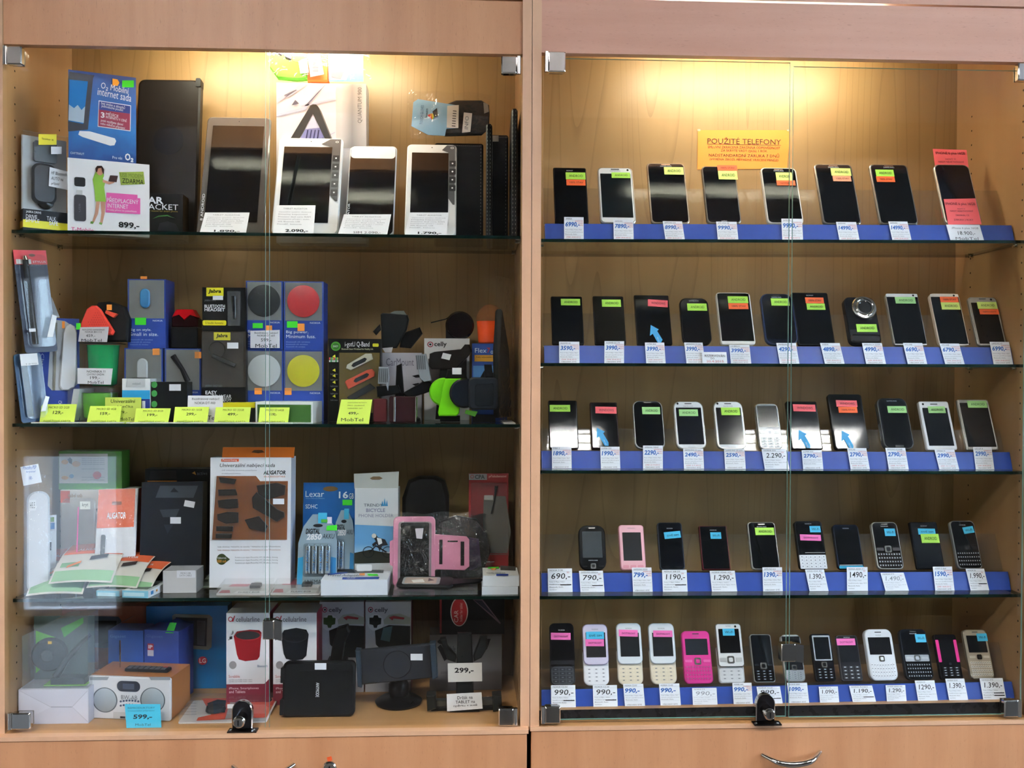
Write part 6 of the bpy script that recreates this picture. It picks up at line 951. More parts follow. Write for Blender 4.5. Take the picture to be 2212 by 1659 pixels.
LX = bx('memory_card_pack', 'tall blue memory card blister behind the battery packs', 'card pack', 'L3', 652, 772, 1043, .175, .006, '#1560a8', 0, lean=5); it = LX; it.e(698, 1051, 730, 1062, K('#7c5c34'), 1).t('Lexar', 660, 1061, 700, 1074, WHITE, 1, bold=.02).t('When Memory Matters', 660, 1076, 701, 1079, K('#8fb8e0'), 1).t('SDHC', 660, 1090, 686, 1099, WHITE, 1).t('16', 732, 1062, 752, 1077, WHITE, 1, bold=.02).t('GB', 754, 1066, 764, 1078, WHITE, 1); stick(it, 740, 1080, 761, 1092, NG)
def batt(label, x0, x1, yt, Y, full):
    it = place('battery_pack', label, 'battery pack', 'L3', x0, x1, yt, Y, 0, 8, main='card'); f = it.f; W, H = it.W, it.H
    it.mb.prism([(0, 0), (W, 0), (W * .98, H * .62), (W * .88, H * .84), (W * .66, H * .98), (W * .36, H * .98), (W * .14, H * .82), (W * .02, H * .6)], 0, .002, K('#8fa4b4', .3)); it.mb.poly([(0.001, 0.001), (W * .14, .001), (W * .16, H * .42), (.002, H * .4)], -.0004, K('#2a9ad0')); it.mb.poly([(W * .78, .001), (W * .97, .001), (W * .97, H * .4), (W * .8, H * .42)], -.0004, K('#2a7ab0'))
    it.mb.prism([(W * .5, H * .86), (W * .72, H * .86), (W * .72, H * 1.0), (W * .5, H * 1.0)], -.0005, -.0001, K('#3fb0dc')); it.mb.poly(ell(W * .5, H * .83, W * .12, H * .022, 18), -.0008, K('#232a34'))
    it.mb.text('DIGITAL', (W * .2, H * .72, W * .55, H * .79), -.0008, INK, bold=.03, shear=.2); it.mb.text('2850', (W * .22, H * .64, W * .6, H * .72), -.0008, WHITE, bold=.04, shear=.2); it.mb.text('AKKU', (W * .62, H * .655, W * .92, H * .72), -.0008, INK, bold=.04, shear=.2); it.mb.text('ANSMANN', (W * .17, H * .06, W * .82, H * .115), -.0008, INK, bold=.03)
    it.mb.poly([(W * .38, H * .03), (W * .5, H * .05), (W * .78, H * .02), (W * .5, H * .035)], -.0009, K('#d0392e'))
    for i in range(4 if full else 2):
        x = W * (.28 + i * .165); m = it.part('battery'); m.lathe([(.0058, 0), (.0062, .002), (.0062, H * .36), (.0045, H * .365), (.002, H * .366), (.002, H * .38)], (x, -.0065, H * .2), (0, 0, 1), C('#b9c4cc', .22, .8), 14); m.text('2850 AKKU', (x - .0022, H * .23, x + .0022, H * .5), -.0130, K('#2a78b8'), rot=90)
    m = it.part('blister'); m.prism(rr(W * .18, H * .16, W * .86 if full else W * .6, H * .6, .006), -.0145, -.0002, SHELL)
    if full: stick(it, 0, 0, 0, 0, NG, y=-.001, pts=[(706, 1136), (728, 1134), (728, 1146), (705, 1146)]); stick(it, 694, 1122, 708, 1129, '#4fb03a', y=-.001); stick(it, 707, 1117, 717, 1131, '#d9d0e8', y=-.001)
    return it
batt('battery pack of four silver cells in front of the blue blister', 640, 729, 1108, .10, True); batt('battery pack half hidden behind the four-cell one', 716, 766, 1099, .135, False)
it = bx('bicycle_holder_box', 'pale bicycle phone holder carton with cyclist picture', 'box', 'L3', 766, 860, 1056, .13, .045, '#c9cdd0', 0, lean=1, side='#9fa3a6'); f = it.f; hd = it.part('hang_header', 'grey hanging header'); hd.prism(f.Pt([(764, 1025), (861, 1020), (860, 1057), (765, 1057)]), .004, .007, K('#aeb1ac')); hd.poly(f.Pt([(799, 1034), (806, 1030), (820, 1030), (827, 1034), (820, 1037), (804, 1037)], .004), .0034, K('#6f5a40'))
it.t('TRENDY', 786, 1089, 827, 1095, K('#3a4a58'), 1, bold=.02).t('BICYCLE', 791, 1099, 832, 1107, K('#7f7f98'), 1, bold=.02).t('PHONE HOLDER', 775, 1111, 850, 1118, K('#7f7f98'), 1, bold=.02)
for a in ([(828, 1094), (831, 1076), (834, 1094)], [(823, 1094), (826, 1082), (829, 1094)], [(833, 1094), (836, 1080), (838, 1094)]): it.p(a, K('#3f8fc0'), 1)
it.p([(766, 1134), (860, 1138), (860, 1192), (766, 1195)], grad('sky_print', ((0, '#cfd6d0'), (.5, '#a9c4d6'), (1, '#5f98c8')), 'Z', .02, .085), 1).p([(766, 1195), (800, 1188), (840, 1196), (860, 1190), (860, 1216), (766, 1218)], K('#2f3028'), 2).p([(804, 1157), (812, 1154), (816, 1161), (832, 1166), (838, 1178), (826, 1180), (820, 1192), (814, 1176), (806, 1182), (804, 1176), (812, 1170)], K('#2d3038'), 3).e(803, 1153, 813, 1163, K('#cfc8c0'), 4).p([(814, 1162), (824, 1164), (826, 1174), (818, 1178)], K('#d9dce0'), 4)
for c in (796, 838): q = f.R(c - 13, 1180, c + 13, 1206); it.mb.ring((q[0] + q[2]) / 2, (q[1] + q[3]) / 2, .0105, .0118, -.0018, INK, 26)
it.p([(797, 1193), (812, 1178), (836, 1192), (834, 1194), (812, 1181), (799, 1195)], INK, 5)
it = place('headphone_case', 'black domed headphone case behind the pink armband', 'case', 'L3', 868, 970, 1032, .17, 0, main='shell'); W, H = it.W, it.H; it.mb.prism([(0, 0), (W, 0), (W * .99, H * .82), (W * .9, H * .96), (W * .7, H), (W * .35, H), (W * .12, H * .96), (.0, H * .8)], 0, .05, K('#131211', .5), None, .008)
it = place('armband', 'pink sports armband standing in a clear bag', 'armband', 'L3', 847, 1014, 1072, .095, 0, 8, main='band'); f = it.f; PK = C('#d287a4', .45)
it.mb.prism(rr(*f.R(849, 1072, 940, 1223), .010), -.002, .004, PK, None, .0015); it.mb.prism(f.Pt([(936, 1110), (1008, 1115), (1014, 1122), (1014, 1180), (1004, 1188), (942, 1186), (932, 1196)]), 0, .003, PK, None, .001); it.mb.prism(f.Pt([(849, 1122), (842, 1126), (842, 1176), (850, 1180)]), 0, .003, PK)
m = it.part('clear_pocket'); m.prism(rr(*f.R(860, 1083, 932, 1214), .007), -.003, -.0022, K('#8d7f86', .3)); m.prism(rr(*f.R(865, 1085, 927, 1212), .005), -.0034, -.003, C('#15130f', .1))
for a in ((949, 1122, 956, 1175), (995, 1126, 1003, 1178)): m = it.part('strap_slot'); m.rect(f.R(*a), -.0006, K('#1a1618'))
it.mb.rect(f.R(967, 1124, 989, 1127), -.0006, K('#1a1618')); m = it.part('clear_bag'); wrap(m, [(845, 1066), (1020, 1062), (1044, 1216), (848, 1226)], f, -.006, .008, amp=.004); stick(it, 0, 0, 0, 0, '#dcd4da', y=-.0034, pts=[(897, 1098), (915, 1097), (912, 1120), (900, 1119)])
it = place('accessory_bag', 'dark purple and black bagged armband behind the pink one', 'armband', 'L3', 950, 1060, 1060, .145, 0, 5, main='contents'); f = it.f; it.mb.prism(f.Pt([(950, 1074), (985, 1062), (1030, 1070), (1052, 1100), (1060, 1140), (1040, 1196), (952, 1200)]), 0, .022, K('#1c191c', .4), None, .004); it.mb.prism(f.Pt([(1012, 1108), (1034, 1112), (1040, 1170), (1014, 1180)]), -.002, .002, K('#3c2450')); m = it.part('clear_bag'); wrap(m, [(946, 1062), (1050, 1058), (1064, 1200), (950, 1206)], f, -.004, .006, amp=.004)
it = bx('car_kit_pack', 'red blister card with black lead at the cabinet joint', 'blister pack', 'L3', 1012, 1098, 1023, .19, .006, '#8e2a2c', 0, lean=3); it.r(1013, 1024, 1052, 1037, K('#8d8c90')).t('CPA', 1026, 1026, 1047, 1035, K('#3a3a40'), 2, bold=.02).o(1016, 1026, 1024, 1034, K('#b03038'), 2, .3).t('příslušenství', 1056, 1026, 1094, 1033, K('#e0b8b0'), 1).p([(1045, 1072), (1092, 1072), (1104, 1150), (1096, 1195), (1042, 1195)], K('#6f6a64', .4), 1)
m = it.part('lead'); a, b, c = it.f.uv(1072, 1050), it.f.uv(1068, 1080), it.f.uv(1061, 1110); m.tube([(a[0], -.004, a[1]), (b[0], -.005, b[1]), (c[0], -.004, c[1])], [.0035, .0014, .0012], BLK, 8); m = it.part('clear_blister'); m.prism(it.f.Pt([(1018, 1042), (1094, 1042), (1098, 1196), (1016, 1196)]), -.02, -.0005, SHELL); stick(it, 1046, 1070, 1065, 1080, '#9d9a98')
# things lying along the front of the third shelf
L3S = ROW['L3']
for k, (x0, x1, yt, rz, z_, sc_) in enumerate(((44, 165, 1184, 7, .002, 0), (104, 240, 1174, 3, .024, 1), (186, 296, 1192, -3, .014, 2), (230, 324, 1208, -8, .004, 3))):
    lab = ('rearmost', 'widest', 'third', 'smallest')[k]; it = lying('charger_bag', 'orange and green charger bag lying in the fan, %s' % ('at the cabinet side', 'widest and topmost', 'right of the widest', 'rightmost and lowest')[k], 'bagged accessory', 'L3', x0, x1, yt, .045 + .006 * k, .004, rz, 66, z=L3S.z(-.7) + z_, group='fanned charger bags', main='bag'); W, H = it.W, it.H
    q = lambda u, v, b=0: (W * u, b - .010 * math.sin(PI * v) - .004 * math.sin(PI * u), H * v)
    bag = it.mb; bag.sheet(lambda u, v: q(u, v), 10, 14, K('#d3cfc8', .35)); bag.sheet(lambda u, v: q(.02 + .96 * u, .62 + .37 * v, -.0006), 8, 6, C('#d9623a', .3)); bag.sheet(lambda u, v: q(.03 + .94 * u, .03 + .2 * v, -.0006), 8, 4, K('#8fb98f', .35)); bag.sheet(lambda u, v: q(.08 + .3 * u, .3 + .1 * v, -.0008), 4, 4, K('#7da97c')); bag.sheet(lambda u, v: q(.52 + .26 * u, .42 + .10 * v + .08 * u, -.003), 4, 3, K('#3a3134'))
    bag.sheet(lambda u, v: q(.2 + .2 * u, .26 + .05 * v + .1 * u, -.003), 4, 3, K('#d97a3a')); g, fs, _ = glyphs('ALIGATOR', .02); bag.add([q(.22 + .5 * u, .72 + .07 * v, -.0012) for u, v in g], fs, WHITE)
for k, (x0, x1, yt, Y, zz) in enumerate(((208, 258, 1268, .05, 0), (264, 320, 1256, .036, 0))):
    it = bx('charger_box', 'small pale blue carton lying under the fan, %s' % ('nearer the cabinet side', 'nearer the door joint')[k], 'box', 'L3', x0, x1, 1276, Y, .085, '#7fc0dc', -9, top='#c9d4da', side='#dde2ea', group='pale blue cartons'); it.r(x0 + 3, 1280, x1 - 8, 1288, K('#b9dce8'), 1); H = it.H; W = it.W
    it.mb.add([(W + .0004, .01, H * .3), (W + .0004, .02, H * .3), (W + .0004, .02, H * .8), (W + .0004, .01, H * .8)], [(0, 1, 2, 3)], K('#2a86c8')); it.mb.add([(W * .15, .012, H + .0004), (W * .85, .012, H + .0004), (W * .85, .06, H + .0004), (W * .15, .06, H + .0004)], [(0, 1, 2, 3)], K('#6f7478', .2)); it.mb.add([(W + .0004, .03, H * .4), (W + .0004, .036, H * .4), (W + .0004, .036, H * .7), (W + .0004, .03, H * .7)], [(0, 1, 2, 3)], K('#d9922c'))
it = bx('cable_box', 'small pale carton with grey label lying before the black boxed case', 'box', 'L3', 352, 424, 1233, .07, .05, '#c4c2c4', 0, top='#b6b6ba', side='#7f7c7c'); it.r(382, 1232, 422, 1248, K('#d9d9e0')).t('MICRO USB', 390, 1236, 412, 1240, GREY, 2).t('DATA CABLE', 388, 1241, 414, 1245, GREY, 2)
def usb(label, x0, x1, yt, Y, z, red):
    it = lying('usb_drive_pack', label, 'blister pack', 'L3', x0, x1, yt, Y, .004, 0, 84, z=z, main='card', group='flat memory stick packs'); W, H = it.W, it.H
    it.mb.prism(rr(0, 0, W, H, .004), 0, .002, K('#c9c3c0', .3)); it.mb.poly([(W * .12, H * .55), (W * .5, H * .55), (W * .55, H * .9), (W * .2, H * .9)], -.0004, K('#c84a58')); it.mb.poly([(W * .03, H * .1), (W * .25, H * .1), (W * .2, H * .3), (W * .05, H * .3)], -.0004, K('#b8323a')); it.mb.poly([(W * .3, H * .06), (W * .92, H * .04), (W * .92, H * .22), (W * .36, H * .24)], -.0004, K('#e6e4e2')); it.mb.text('FLASH 8GB', (W * .4, H * .1, W * .8, H * .17), -.0008, INK)
    m = it.part('memory_stick'); m.box(W * .56, -.006, H * .42, W * .76, -.0005, H * .62, K(red, .3)); m.box(W * .6, -.005, H * .62, W * .72, -.0005, H * .75, CHROME); m = it.part('clear_blister'); m.box(W * .02, -.012, H * .02, W * .98, -.0005, H * .95, SHELL); return it
usb('flat memory stick pack beside the white adapter carton', 583, 690, 1246, .045, None, '#232022'); usb('flat memory stick pack below the brown-windowed charging set', 466, 580, 1252, .045, None, '#2a2022')
it = lying('usb_drive_pack', 'green and grey flat pack behind the memory stick packs', 'blister pack', 'L3', 428, 520, 1228, .115, .003, 0, 84, main='card'); it.mb.prism(rr(0, 0, it.W, it.H, .003), 0, .002, K('#8f9a88', .35)); it.mb.rect((it.W * .3, it.H * .3, it.W * .7, it.H * .8), -.0005, K('#4b4a44'))
it = bx('adapter_box', 'white travel adapter carton lying on the third shelf front', 'box', 'L3', 693, 837, 1253, .042, .082, '#d9dfea', 0, top='#e6e9ee', side='#c3c9d6'); H = it.H
topp(it, H, [(728, 1224), (830, 1223), (828, 1238), (716, 1239)], '#55585c', 1); topp(it, H, [(722, 1234), (732, 1228), (760, 1230), (768, 1238)], '#26262a', 2); topp(it, H, [(788, 1228), (824, 1227), (823, 1236), (786, 1236)], '#3a3c40', 2); topp(it, H, [(708, 1240), (752, 1236), (748, 1239), (708, 1243)], '#2a4aa0', 2)
topt(it, H, 'Travel Adaptér', 706, 1241, 778, 1247, '#4a4d58'); topp(it, H, [(740, 1247.5), (820, 1246.5), (818, 1251), (739, 1252)], '#2448a8'); topt(it, H, '10.5W', 750, 1248.2, 768, 1251.5, '#e9edf5', 3)
m = it.part('price_sticker'); P = topq(it, H, [(776, 1240), (788, 1239), (788, 1244), (777, 1244)]); m.add([(x, y, z + .0012) for x, y, z in P], [(3, 2, 1, 0)], K(NO)); m = it.part('price_sticker'); P = topq(it, H, [(793, 1240.5), (815, 1241), (818, 1245), (796, 1244.5)]); m.add([(x, y, z + .0012) for x, y, z in P], [(3, 2, 1, 0)], K(NG))
m = it.part('hang_tab'); m.prism(rr(it.W * .46, H + .0001, it.W * .70, H + .014, .003), .078, .079, K('#e6e9ee'))
it = lying('accessory_blister', 'empty clear blister tray under the black armband pouch', 'blister pack', 'L3', 850, 1032, 1256, .04, .012, 0, 89, main='tray'); it.mb.box(0, 0, 0, it.W, .0115, .045, SHELL2)
TR = it
it = lying('armband', 'black armband pouch with picture window lying on the clear tray', 'armband', 'L3', 854, 978, 1241, .040, .010, -4, 80, z=L3S.z(0) + .013, main='pouch'); W, H = it.W, it.H; it.mb.prism(rr(0, 0, W, H, .012), 0, .008, K('#1a1a1b', .5), None, .003); it.mb.poly(rr(W * .1, H * .12, W * .76, H * .85, .006), -.0004, K('#8d8f90')); it.mb.prism([(W * .95, H * .2), (W * 1.45, H * .5), (W * 1.5, H * .8), (W * .95, H * .8)], .001, .005, K('#161617', .5)); m = it.part('picture_window'); m.poly(rr(W * .14, H * .18, W * .7, H * .78, .004), -.0008, K('#b9a49a', .12)); m.poly([(W * .3, H * .25), (W * .5, H * .3), (W * .45, H * .6), (W * .25, H * .5)], -.0011, K('#e4dcd6', .12)); m.poly([(W * .55, H * .4), (W * .66, H * .5), (W * .55, H * .72)], -.0011, K('#6f5a60', .12))
B1 = bx('adapter_box', 'white adapter carton at the joint, lower of two', 'box', 'L3', 1041, 1119, 1267, .04, .075, '#d3d8e0', 0, top='#dfe2e6', side='#b9bec8', group='stacked white adapter cartons')
it = bx('adapter_box', 'white adapter carton with green sticker, upper of two at the joint', 'box', 'L3', 1043, 1121, 1243.5, .042, .075, '#d9dee4', 0, z=B1.ztop + .0004, top='#e0e1dc', side='#b9bec8', group='stacked white adapter cartons'); H = it.H
topp(it, H, [(1072, 1240), (1098, 1240), (1098, 1244), (1072, 1244)], '#2a48a8'); topp(it, H, [(1080, 1222), (1114, 1224), (1114, 1233), (1081, 1232)], '#5a5854'); topp(it, H, [(1050, 1214), (1068, 1213), (1068, 1214.5), (1050, 1215.5)], '#8a8d95'); topt(it, H, 'TRAVEL CHARGER', 1050, 1237, 1092, 1240, '#6d7078')
m = it.part('price_sticker'); m.add([(x, y, z + .001) for x, y, z in topq(it, H, [(1054, 1226), (1078, 1225), (1078, 1229), (1054, 1229)])], [(3, 2, 1, 0)], K(NG)); m = it.part('price_sticker'); m.add([(x, y, z + .0014) for x, y, z in topq(it, H, [(1060, 1229), (1072, 1228), (1070, 1232), (1062, 1232)])], [(3, 2, 1, 0)], K('#ffa94c'))
# ------------------------------------------------------------------ bottom board of the accessory cabinet
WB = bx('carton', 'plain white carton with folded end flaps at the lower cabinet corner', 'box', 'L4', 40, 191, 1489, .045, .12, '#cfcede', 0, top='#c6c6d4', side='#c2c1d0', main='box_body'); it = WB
for P in ([(42, 1492), (110, 1527), (44, 1560)], [(189, 1492), (156, 1527), (190, 1560)]): it.p(P, K('#d6d5e4'), 1)
it.p([(110, 1526.3), (156, 1526.3), (156, 1527.6), (110, 1527.6)], K('#8a8fa0'), 2).p([(42, 1491), (110, 1526), (109, 1527), (42, 1492)], K('#b9b9c8'), 2).p([(190, 1560), (156, 1527), (157, 1527), (190, 1558)], K('#b9b9c8'), 2).p([(189, 1491), (156, 1526), (157, 1527), (190, 1492)], K('#b9b9c8'), 2)
it = place('headset_pack', 'clear blister box with green insert and black headset on the white carton', 'boxed accessory', 'L4', 48, 190, 1330, .05, 0, 0, z=WB.ztop + .0006, main='insert'); f = it.f; W, H = it.W, it.H
it.mb.box(.004, .04, .004, W - .004, .042, H * .92, K('#4a5a58')); it.mb.poly([(W * .06, H * .12), (W * .3, H * .3), (W * .36, H * .62), (W * .06, H * .72)], .0395, K('#58b02a')); it.mb.poly([(W * .5, H * .62), (W * .8, H * .82), (W * .8, H * .9), (W * .45, H * .75)], .0395, K('#3f9a3a')); it.mb.box(W * .3, .006, .002, W * .95, .036, .004, K('#6aa82a'))
m = it.part('headset'); m.lathe([(.006, 0), (.030, .002), (.034, .008), (.030, .016), (.008, .018)], (W * .33, .030, H * .42), (.2, -1, 0), K('#22282c', .25), 30); m.lathe([(.001, 0), (.012, 0), (.010, .003)], (W * .34, .0110, H * .42), (.2, -1, 0), K('#3a4044', .2), 24); m.tube([(W * .45, .018, H * .12), (W * .6, .02, H * .34), (W * .85, .024, H * .6), (W * .95, .026, H * .68)], [.008, .006, .005, .004], K('#1b2023', .3), 10); m.box(W * .4, .008, .004, W * .92, .034, H * .11, K('#20262a', .3))
m = it.part('clear_box'); m.prism([(0, 0), (W, 0), (W, H), (W * .55, H * .96), (0, H * .72)], 0, .05, SHELL2); stick(it, 104, 1385, 112, 1391, '#c9a040', y=-.0005)
RW = wood('radio_wood', '#a5683c', '#b97a4a', '#7c4a28', 'X', .35, .8, .1)
it = place('radio', 'small white-fronted wooden radio with two round speakers', 'radio', 'L4', 194, 370, 1461, .076, -8, 0, main='case'); f = it.f; W, H = it.W, it.H; RAD = it
it.mb.box(.001, .004, .0025, W - .001, .085, H, RW, front=RW); m = it.part('front_panel', 'white front'); m.prism(rr(0, 0, W, H - .0005, .004), -.004, .004, K('#dcdde4', .3), None, .0015); it.y = -.004
it.to(m).p([(193, 1462), (236, 1462), (232, 1469), (194, 1469)], K('#9aa0aa'), 1).p([(322, 1462), (368, 1462), (368, 1469), (326, 1469)], K('#9aa0aa'), 1).r(194, 1556, 368, 1560, K('#8a8f9a'), 1); it.to()
for c in (227, 330): 
    s_ = it.part('speaker'); q = f.R(c - 27, 1485, c + 27, 1539, -.004); s_.poly(ell((q[0] + q[2]) / 2, (q[1] + q[3]) / 2, (q[2] - q[0]) / 2, (q[3] - q[1]) / 2, 36), -.0044, K('#5c636c')); s_.lathe([(.0235, 0), (.021, .0015), (.001, .0035)], ((q[0] + q[2]) / 2, -.0045, (q[1] + q[3]) / 2), (0, -1, 0), C('#a3abb4', .45), 36)
d = it.part('display'); q = f.R(253, 1471, 303, 1494, -.004); d.poly(rr(*q, .010, 6), -.0046, K('#2c3040', .1)); d.poly(rr(q[0] + .012, q[1] + .005, q[2] - .012, q[3] - .005, .001, 2), -.005, K('#4a5066', .15)); d.text('BW-AB', f.R(262, 1502, 297, 1511, -.004), -.0046, GREY)
for r_ in range(2):
    for i in range(7): b = it.part('button'); u = f.uv(261 + i * 6.3, 1515 + r_ * 9 - 2 * math.sin(i / 6 * PI), -.004); b.lathe([(.0022, 0), (.0018, .0012)], (u[0], -.0041, u[1]), (0, -1, 0), K('#4a5a7a', .3), 10)
m = it.part('jack_panel'); m.poly(rr(*f.R(245, 1538, 274, 1552, -.004), .001, 2), -.0046, K('#c6c8ce')); m.poly(rr(*f.R(260, 1547, 271, 1551, -.004), .0004, 2), -.005, BLK)
a = f.uv(232, 1443, .03); m = it.part('antenna'); m.tube([(.036, .05, H), (.035, .052, H + .055)], .0016, CHROME, 8)
R2 = lying('remote_control', 'dark grey remote control lying on the wooden radio', 'remote control', 'L4', 268, 366, 1437, .092, .007, -8, 88, z=RAD.ztop + .0004, main='remote_body'); W2, H2 = R2.W, min(R2.H, .036); R2.mb.prism(rr(0, 0, W2, H2, .003), 0, .006, K('#26282c', .4), None, .001)
for i in range(7):
    for j in range(3): b = R2.part('button'); b.box(W2 * (.06 + i * .128), -.0012, H2 * (.12 + j * .28), W2 * (.15 + i * .128), -.0001, H2 * (.3 + j * .28), K('#a83a3a' if (i, j) == (6, 2) else '#5a5d66'))
card2('price_card', 'bright blue price card leaning before the wooden radio', 'L4', (269.5, 346, 1521), (273, 348.5), .0185, '#3dbce0', [('REPRODUKTORY', .08, .80, .86, .87, '#1f5a74'), ('Univerzální připojení', .08, .68, .84, .74, '#1f5a74'), ('599,-', .22, .34, .76, .56, '#12303c', {'bold': .03}), ('MobTel', .26, .08, .7, .18, '#1f5a74', {'bold': .02})], 14)
PB = bx('phone_box', 'blue phone carton with open flaps behind the radio', 'box', 'L4', 312, 386, 1362, .17, .06, '#3a52a8', -12, top='#3c4c94', side='#34489a', group='blue phone cartons'); it = PB; it.r(319, 1390, 332, 1404, K('#b0324a')).t('IP', 321, 1393, 330, 1401, WHITE, 2, bold=.03).r(319, 1404, 332, 1417, K('#c9c4d6')).t('Gigaset', 316, 1371, 352, 1379, K('#5a70b8'), 1)
m = it.part('flap'); H = it.H; W = it.W; m.add([(0, .0, H + .0004), (W * .45, .02, H + .018), (W * .45, .05, H + .018), (0, .058, H + .0004)], [(0, 1, 2, 3)], K('#33427e')); m.add([(W, .0, H + .0004), (W * .6, .03, H + .014), (W * .6, .05, H + .014), (W, .058, H + .0004)], [(3, 2, 1, 0)], K('#33427e')); m = it.part('price_sticker'); m.add([(W * .62, -.0006, H * .97), (W * .85, -.0006, H * .97), (W * .9, .006, H + .016), (W * .7, .006, H + .016)], [(0, 1, 2, 3)], K('#36c43a'))
it = bx('phone_box', 'second blue phone carton beside the flapped one, behind the radio', 'box', 'L4', 234, 309, 1362, .172, .055, '#2e56a8', -4, top='#34448c', side='#3350a0', group='blue phone cartons'); it.t('Gigaset', 238, 1371, 272, 1379, K('#5a80c8'), 1); m = it.part('flap'); H = it.H; W = it.W; m.add([(0, .0, H + .0004), (W * .5, .03, H + .02), (W * .5, .045, H + .02), (0, .053, H + .0004)], [(0, 1, 2, 3)], K('#2c3c7c'))
it = bx('router_box', 'large blue flat carton with tablet picture against the back, bottom shelf', 'box', 'L4', 316, 492, 1309, .235, .035, '#1670b0', 0, top='#2a80bc', side='#145f98'); f = it.f
it.p(rr_ if False else [(372, 1330), (378, 1326), (452, 1328), (459, 1334), (457, 1398), (450, 1404), (392, 1400), (374, 1394)], K('#8a8278', .3), 1).p([(380, 1333), (448, 1335), (446, 1396), (382, 1392)], K('#4a4a52', .2), 2).p([(386, 1340), (420, 1341), (420, 1388), (388, 1386)], K('#2f3a5a'), 3).p([(426, 1340), (444, 1341), (442, 1394), (426, 1392)], K('#5a5a66'), 3).e(428, 1418, 448, 1436, K('#c03048'), 1).t('LG', 431, 1422, 445, 1432, K('#f0e0e4'), 2, bold=.02)
it = bx('router_box', 'salmon flat carton with tablet picture against the back, bottom shelf', 'box', 'L4', 130, 312, 1310, .24, .03, '#b8684c', 0, top='#c47a5c', side='#a05a40'); it.p([(176, 1334), (184, 1330), (252, 1332), (258, 1340), (256, 1392), (246, 1400), (186, 1398), (176, 1388)], K('#55616e', .3), 1).p([(186, 1340), (248, 1341), (246, 1390), (188, 1388)], K('#2d3338', .2), 2)
CL = []
for k, (x0, x1, hx, dk, Y) in enumerate(((489, 582, '#a8232c', '#3a3536', .125), (590, 684, '#23252c', '#16171b', .13))):
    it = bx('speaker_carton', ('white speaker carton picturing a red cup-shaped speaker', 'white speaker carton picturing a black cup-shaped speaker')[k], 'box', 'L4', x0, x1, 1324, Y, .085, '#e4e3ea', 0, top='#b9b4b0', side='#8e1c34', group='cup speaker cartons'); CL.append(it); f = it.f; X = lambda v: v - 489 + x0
    it.p([(x0, 1478), (X(571), 1477), (X(582), 1466), (x1, 1530), (x0, 1530)], C('#7c1a34', .35), 1)
    it.t('cellularline', X(510), 1332, X(561), 1343, K('#5a5660'), 1).o(X(493), 1332, X(503), 1343, K('#c0283a'), 1, .3).p([(X(501), 1342), (X(506), 1330), (X(508), 1330), (X(504), 1343)], K('#c0283a'), 1).t('♪', X(500), 1362, X(505), 1371, GREY, 1).t('♫', X(493), 1374, X(502), 1383, GREY, 1)
    P = [(X(505), 1374), (X(512), 1364), (X(540), 1360), (X(560), 1361), (X(565), 1366), (X(561), 1418), (X(556), 1425), (X(530), 1428), (X(516), 1424), (X(512), 1414)] if k == 0 else [(607, 1372), (614, 1361), (640, 1356), (662, 1360), (667, 1370), (662, 1416), (654, 1424), (634, 1427), (618, 1423), (613, 1412)]
    it.p(P, C(hx, .25, .3), 2); e = (X(507), 1361, X(565), 1383) if k == 0 else (608, 1357, 666, 1388); it.e(*e, C(hx, .3), 3).e(e[0] + 3, e[1] + 2, e[2] - 3, e[3] - 2, K(dk), 4)
    it.e(X(495), 1428, X(511), 1445, K('#9a959a'), 1).t('Bluetooth', X(556), 1436, X(578), 1441, K('#4a78a8'), 1).t('Scrabble', X(494), 1458, X(518), 1464, K('#c0283a'), 1)
    for y in (1468, 1472): it.t('vezměte svou hudbu všude s sebou', X(494), y - 1.5, X(545), y + 1.5, GREY, 1)
    it.t('iPhone, Smartphones', X(495), 1484, X(559), 1490, K('#e9d4da'), 2, bold=.02).t('and Tablets', X(495), 1491, X(530), 1497, K('#e9d4da'), 2, bold=.02)
for k, (x0, x1) in enumerate(((690, 786), (789, 888))):
    it = bx('holder_carton', 'grey-white phone holder carton, %s' % ('beside the black-cup speaker carton', 'second from the speaker cartons')[k], 'box', 'L4', x0, x1, 1300, .2, .06, '#bdbbc4', 0, side='#8a2038', top='#9a98a0', group='phone holder cartons'); X = lambda v: v - 789 + x0
    it.o(X(795), 1311, X(806), 1323, K('#a03048'), 1, .3).e(X(799), 1315, X(803), 1319, INK, 1).t('celly', X(809), 1312, X(838), 1325, K('#55525c'), 1, bold=.02)
    it.e(X(794), 1327, X(829), 1363, K('#d0ced4'), 1).p([(X(798), 1334), (X(806), 1334), (X(808), 1329), (X(816), 1329), (X(818), 1334), (X(824), 1335), (X(823), 1348), (X(816), 1350), (X(814), 1356), (X(808), 1356), (X(806), 1350), (X(798), 1348)], K('#2a3030') if k else K('#3a5a2a'), 2)
    it.p([(X(828), 1340), (X(840), 1328), (X(864), 1325), (X(886), 1334), (X(886), 1348), (X(830), 1348)], K('#a9a89c'), 1).p([(X(840), 1334), (X(850), 1330), (X(874), 1334), (X(872), 1338), (X(850), 1336), (X(848), 1340)], K('#a83438'), 2).p([(X(810), 1362), (X(840), 1350), (X(886), 1352), (X(886), 1420), (X(840), 1420), (X(812), 1392)], K('#26282a'), 2).p([(X(828), 1356), (X(848), 1352), (X(842), 1386), (X(822), 1382)], K('#4a6468'), 3)
it = place('tablet_case', 'square black padded tablet case with blank white tag', 'tablet case', 'L4', 608, 766, 1432, .055, 0, 8); W, H = it.W, it.H; it.mb.prism(rr(0, 0, W, H, .010), 0, .022, K('#101114', .5), None, .004); it.mb.prism(rr(W * .2, H * .1, W * .94, H * .84, .006), -.0006, .0, K('#0e0f12', .5)); it.mb.text('ANYMODE', (W * .465, H * .36, W * .51, H * .62), -.0010, WHITE, rot=-90, bold=.02)
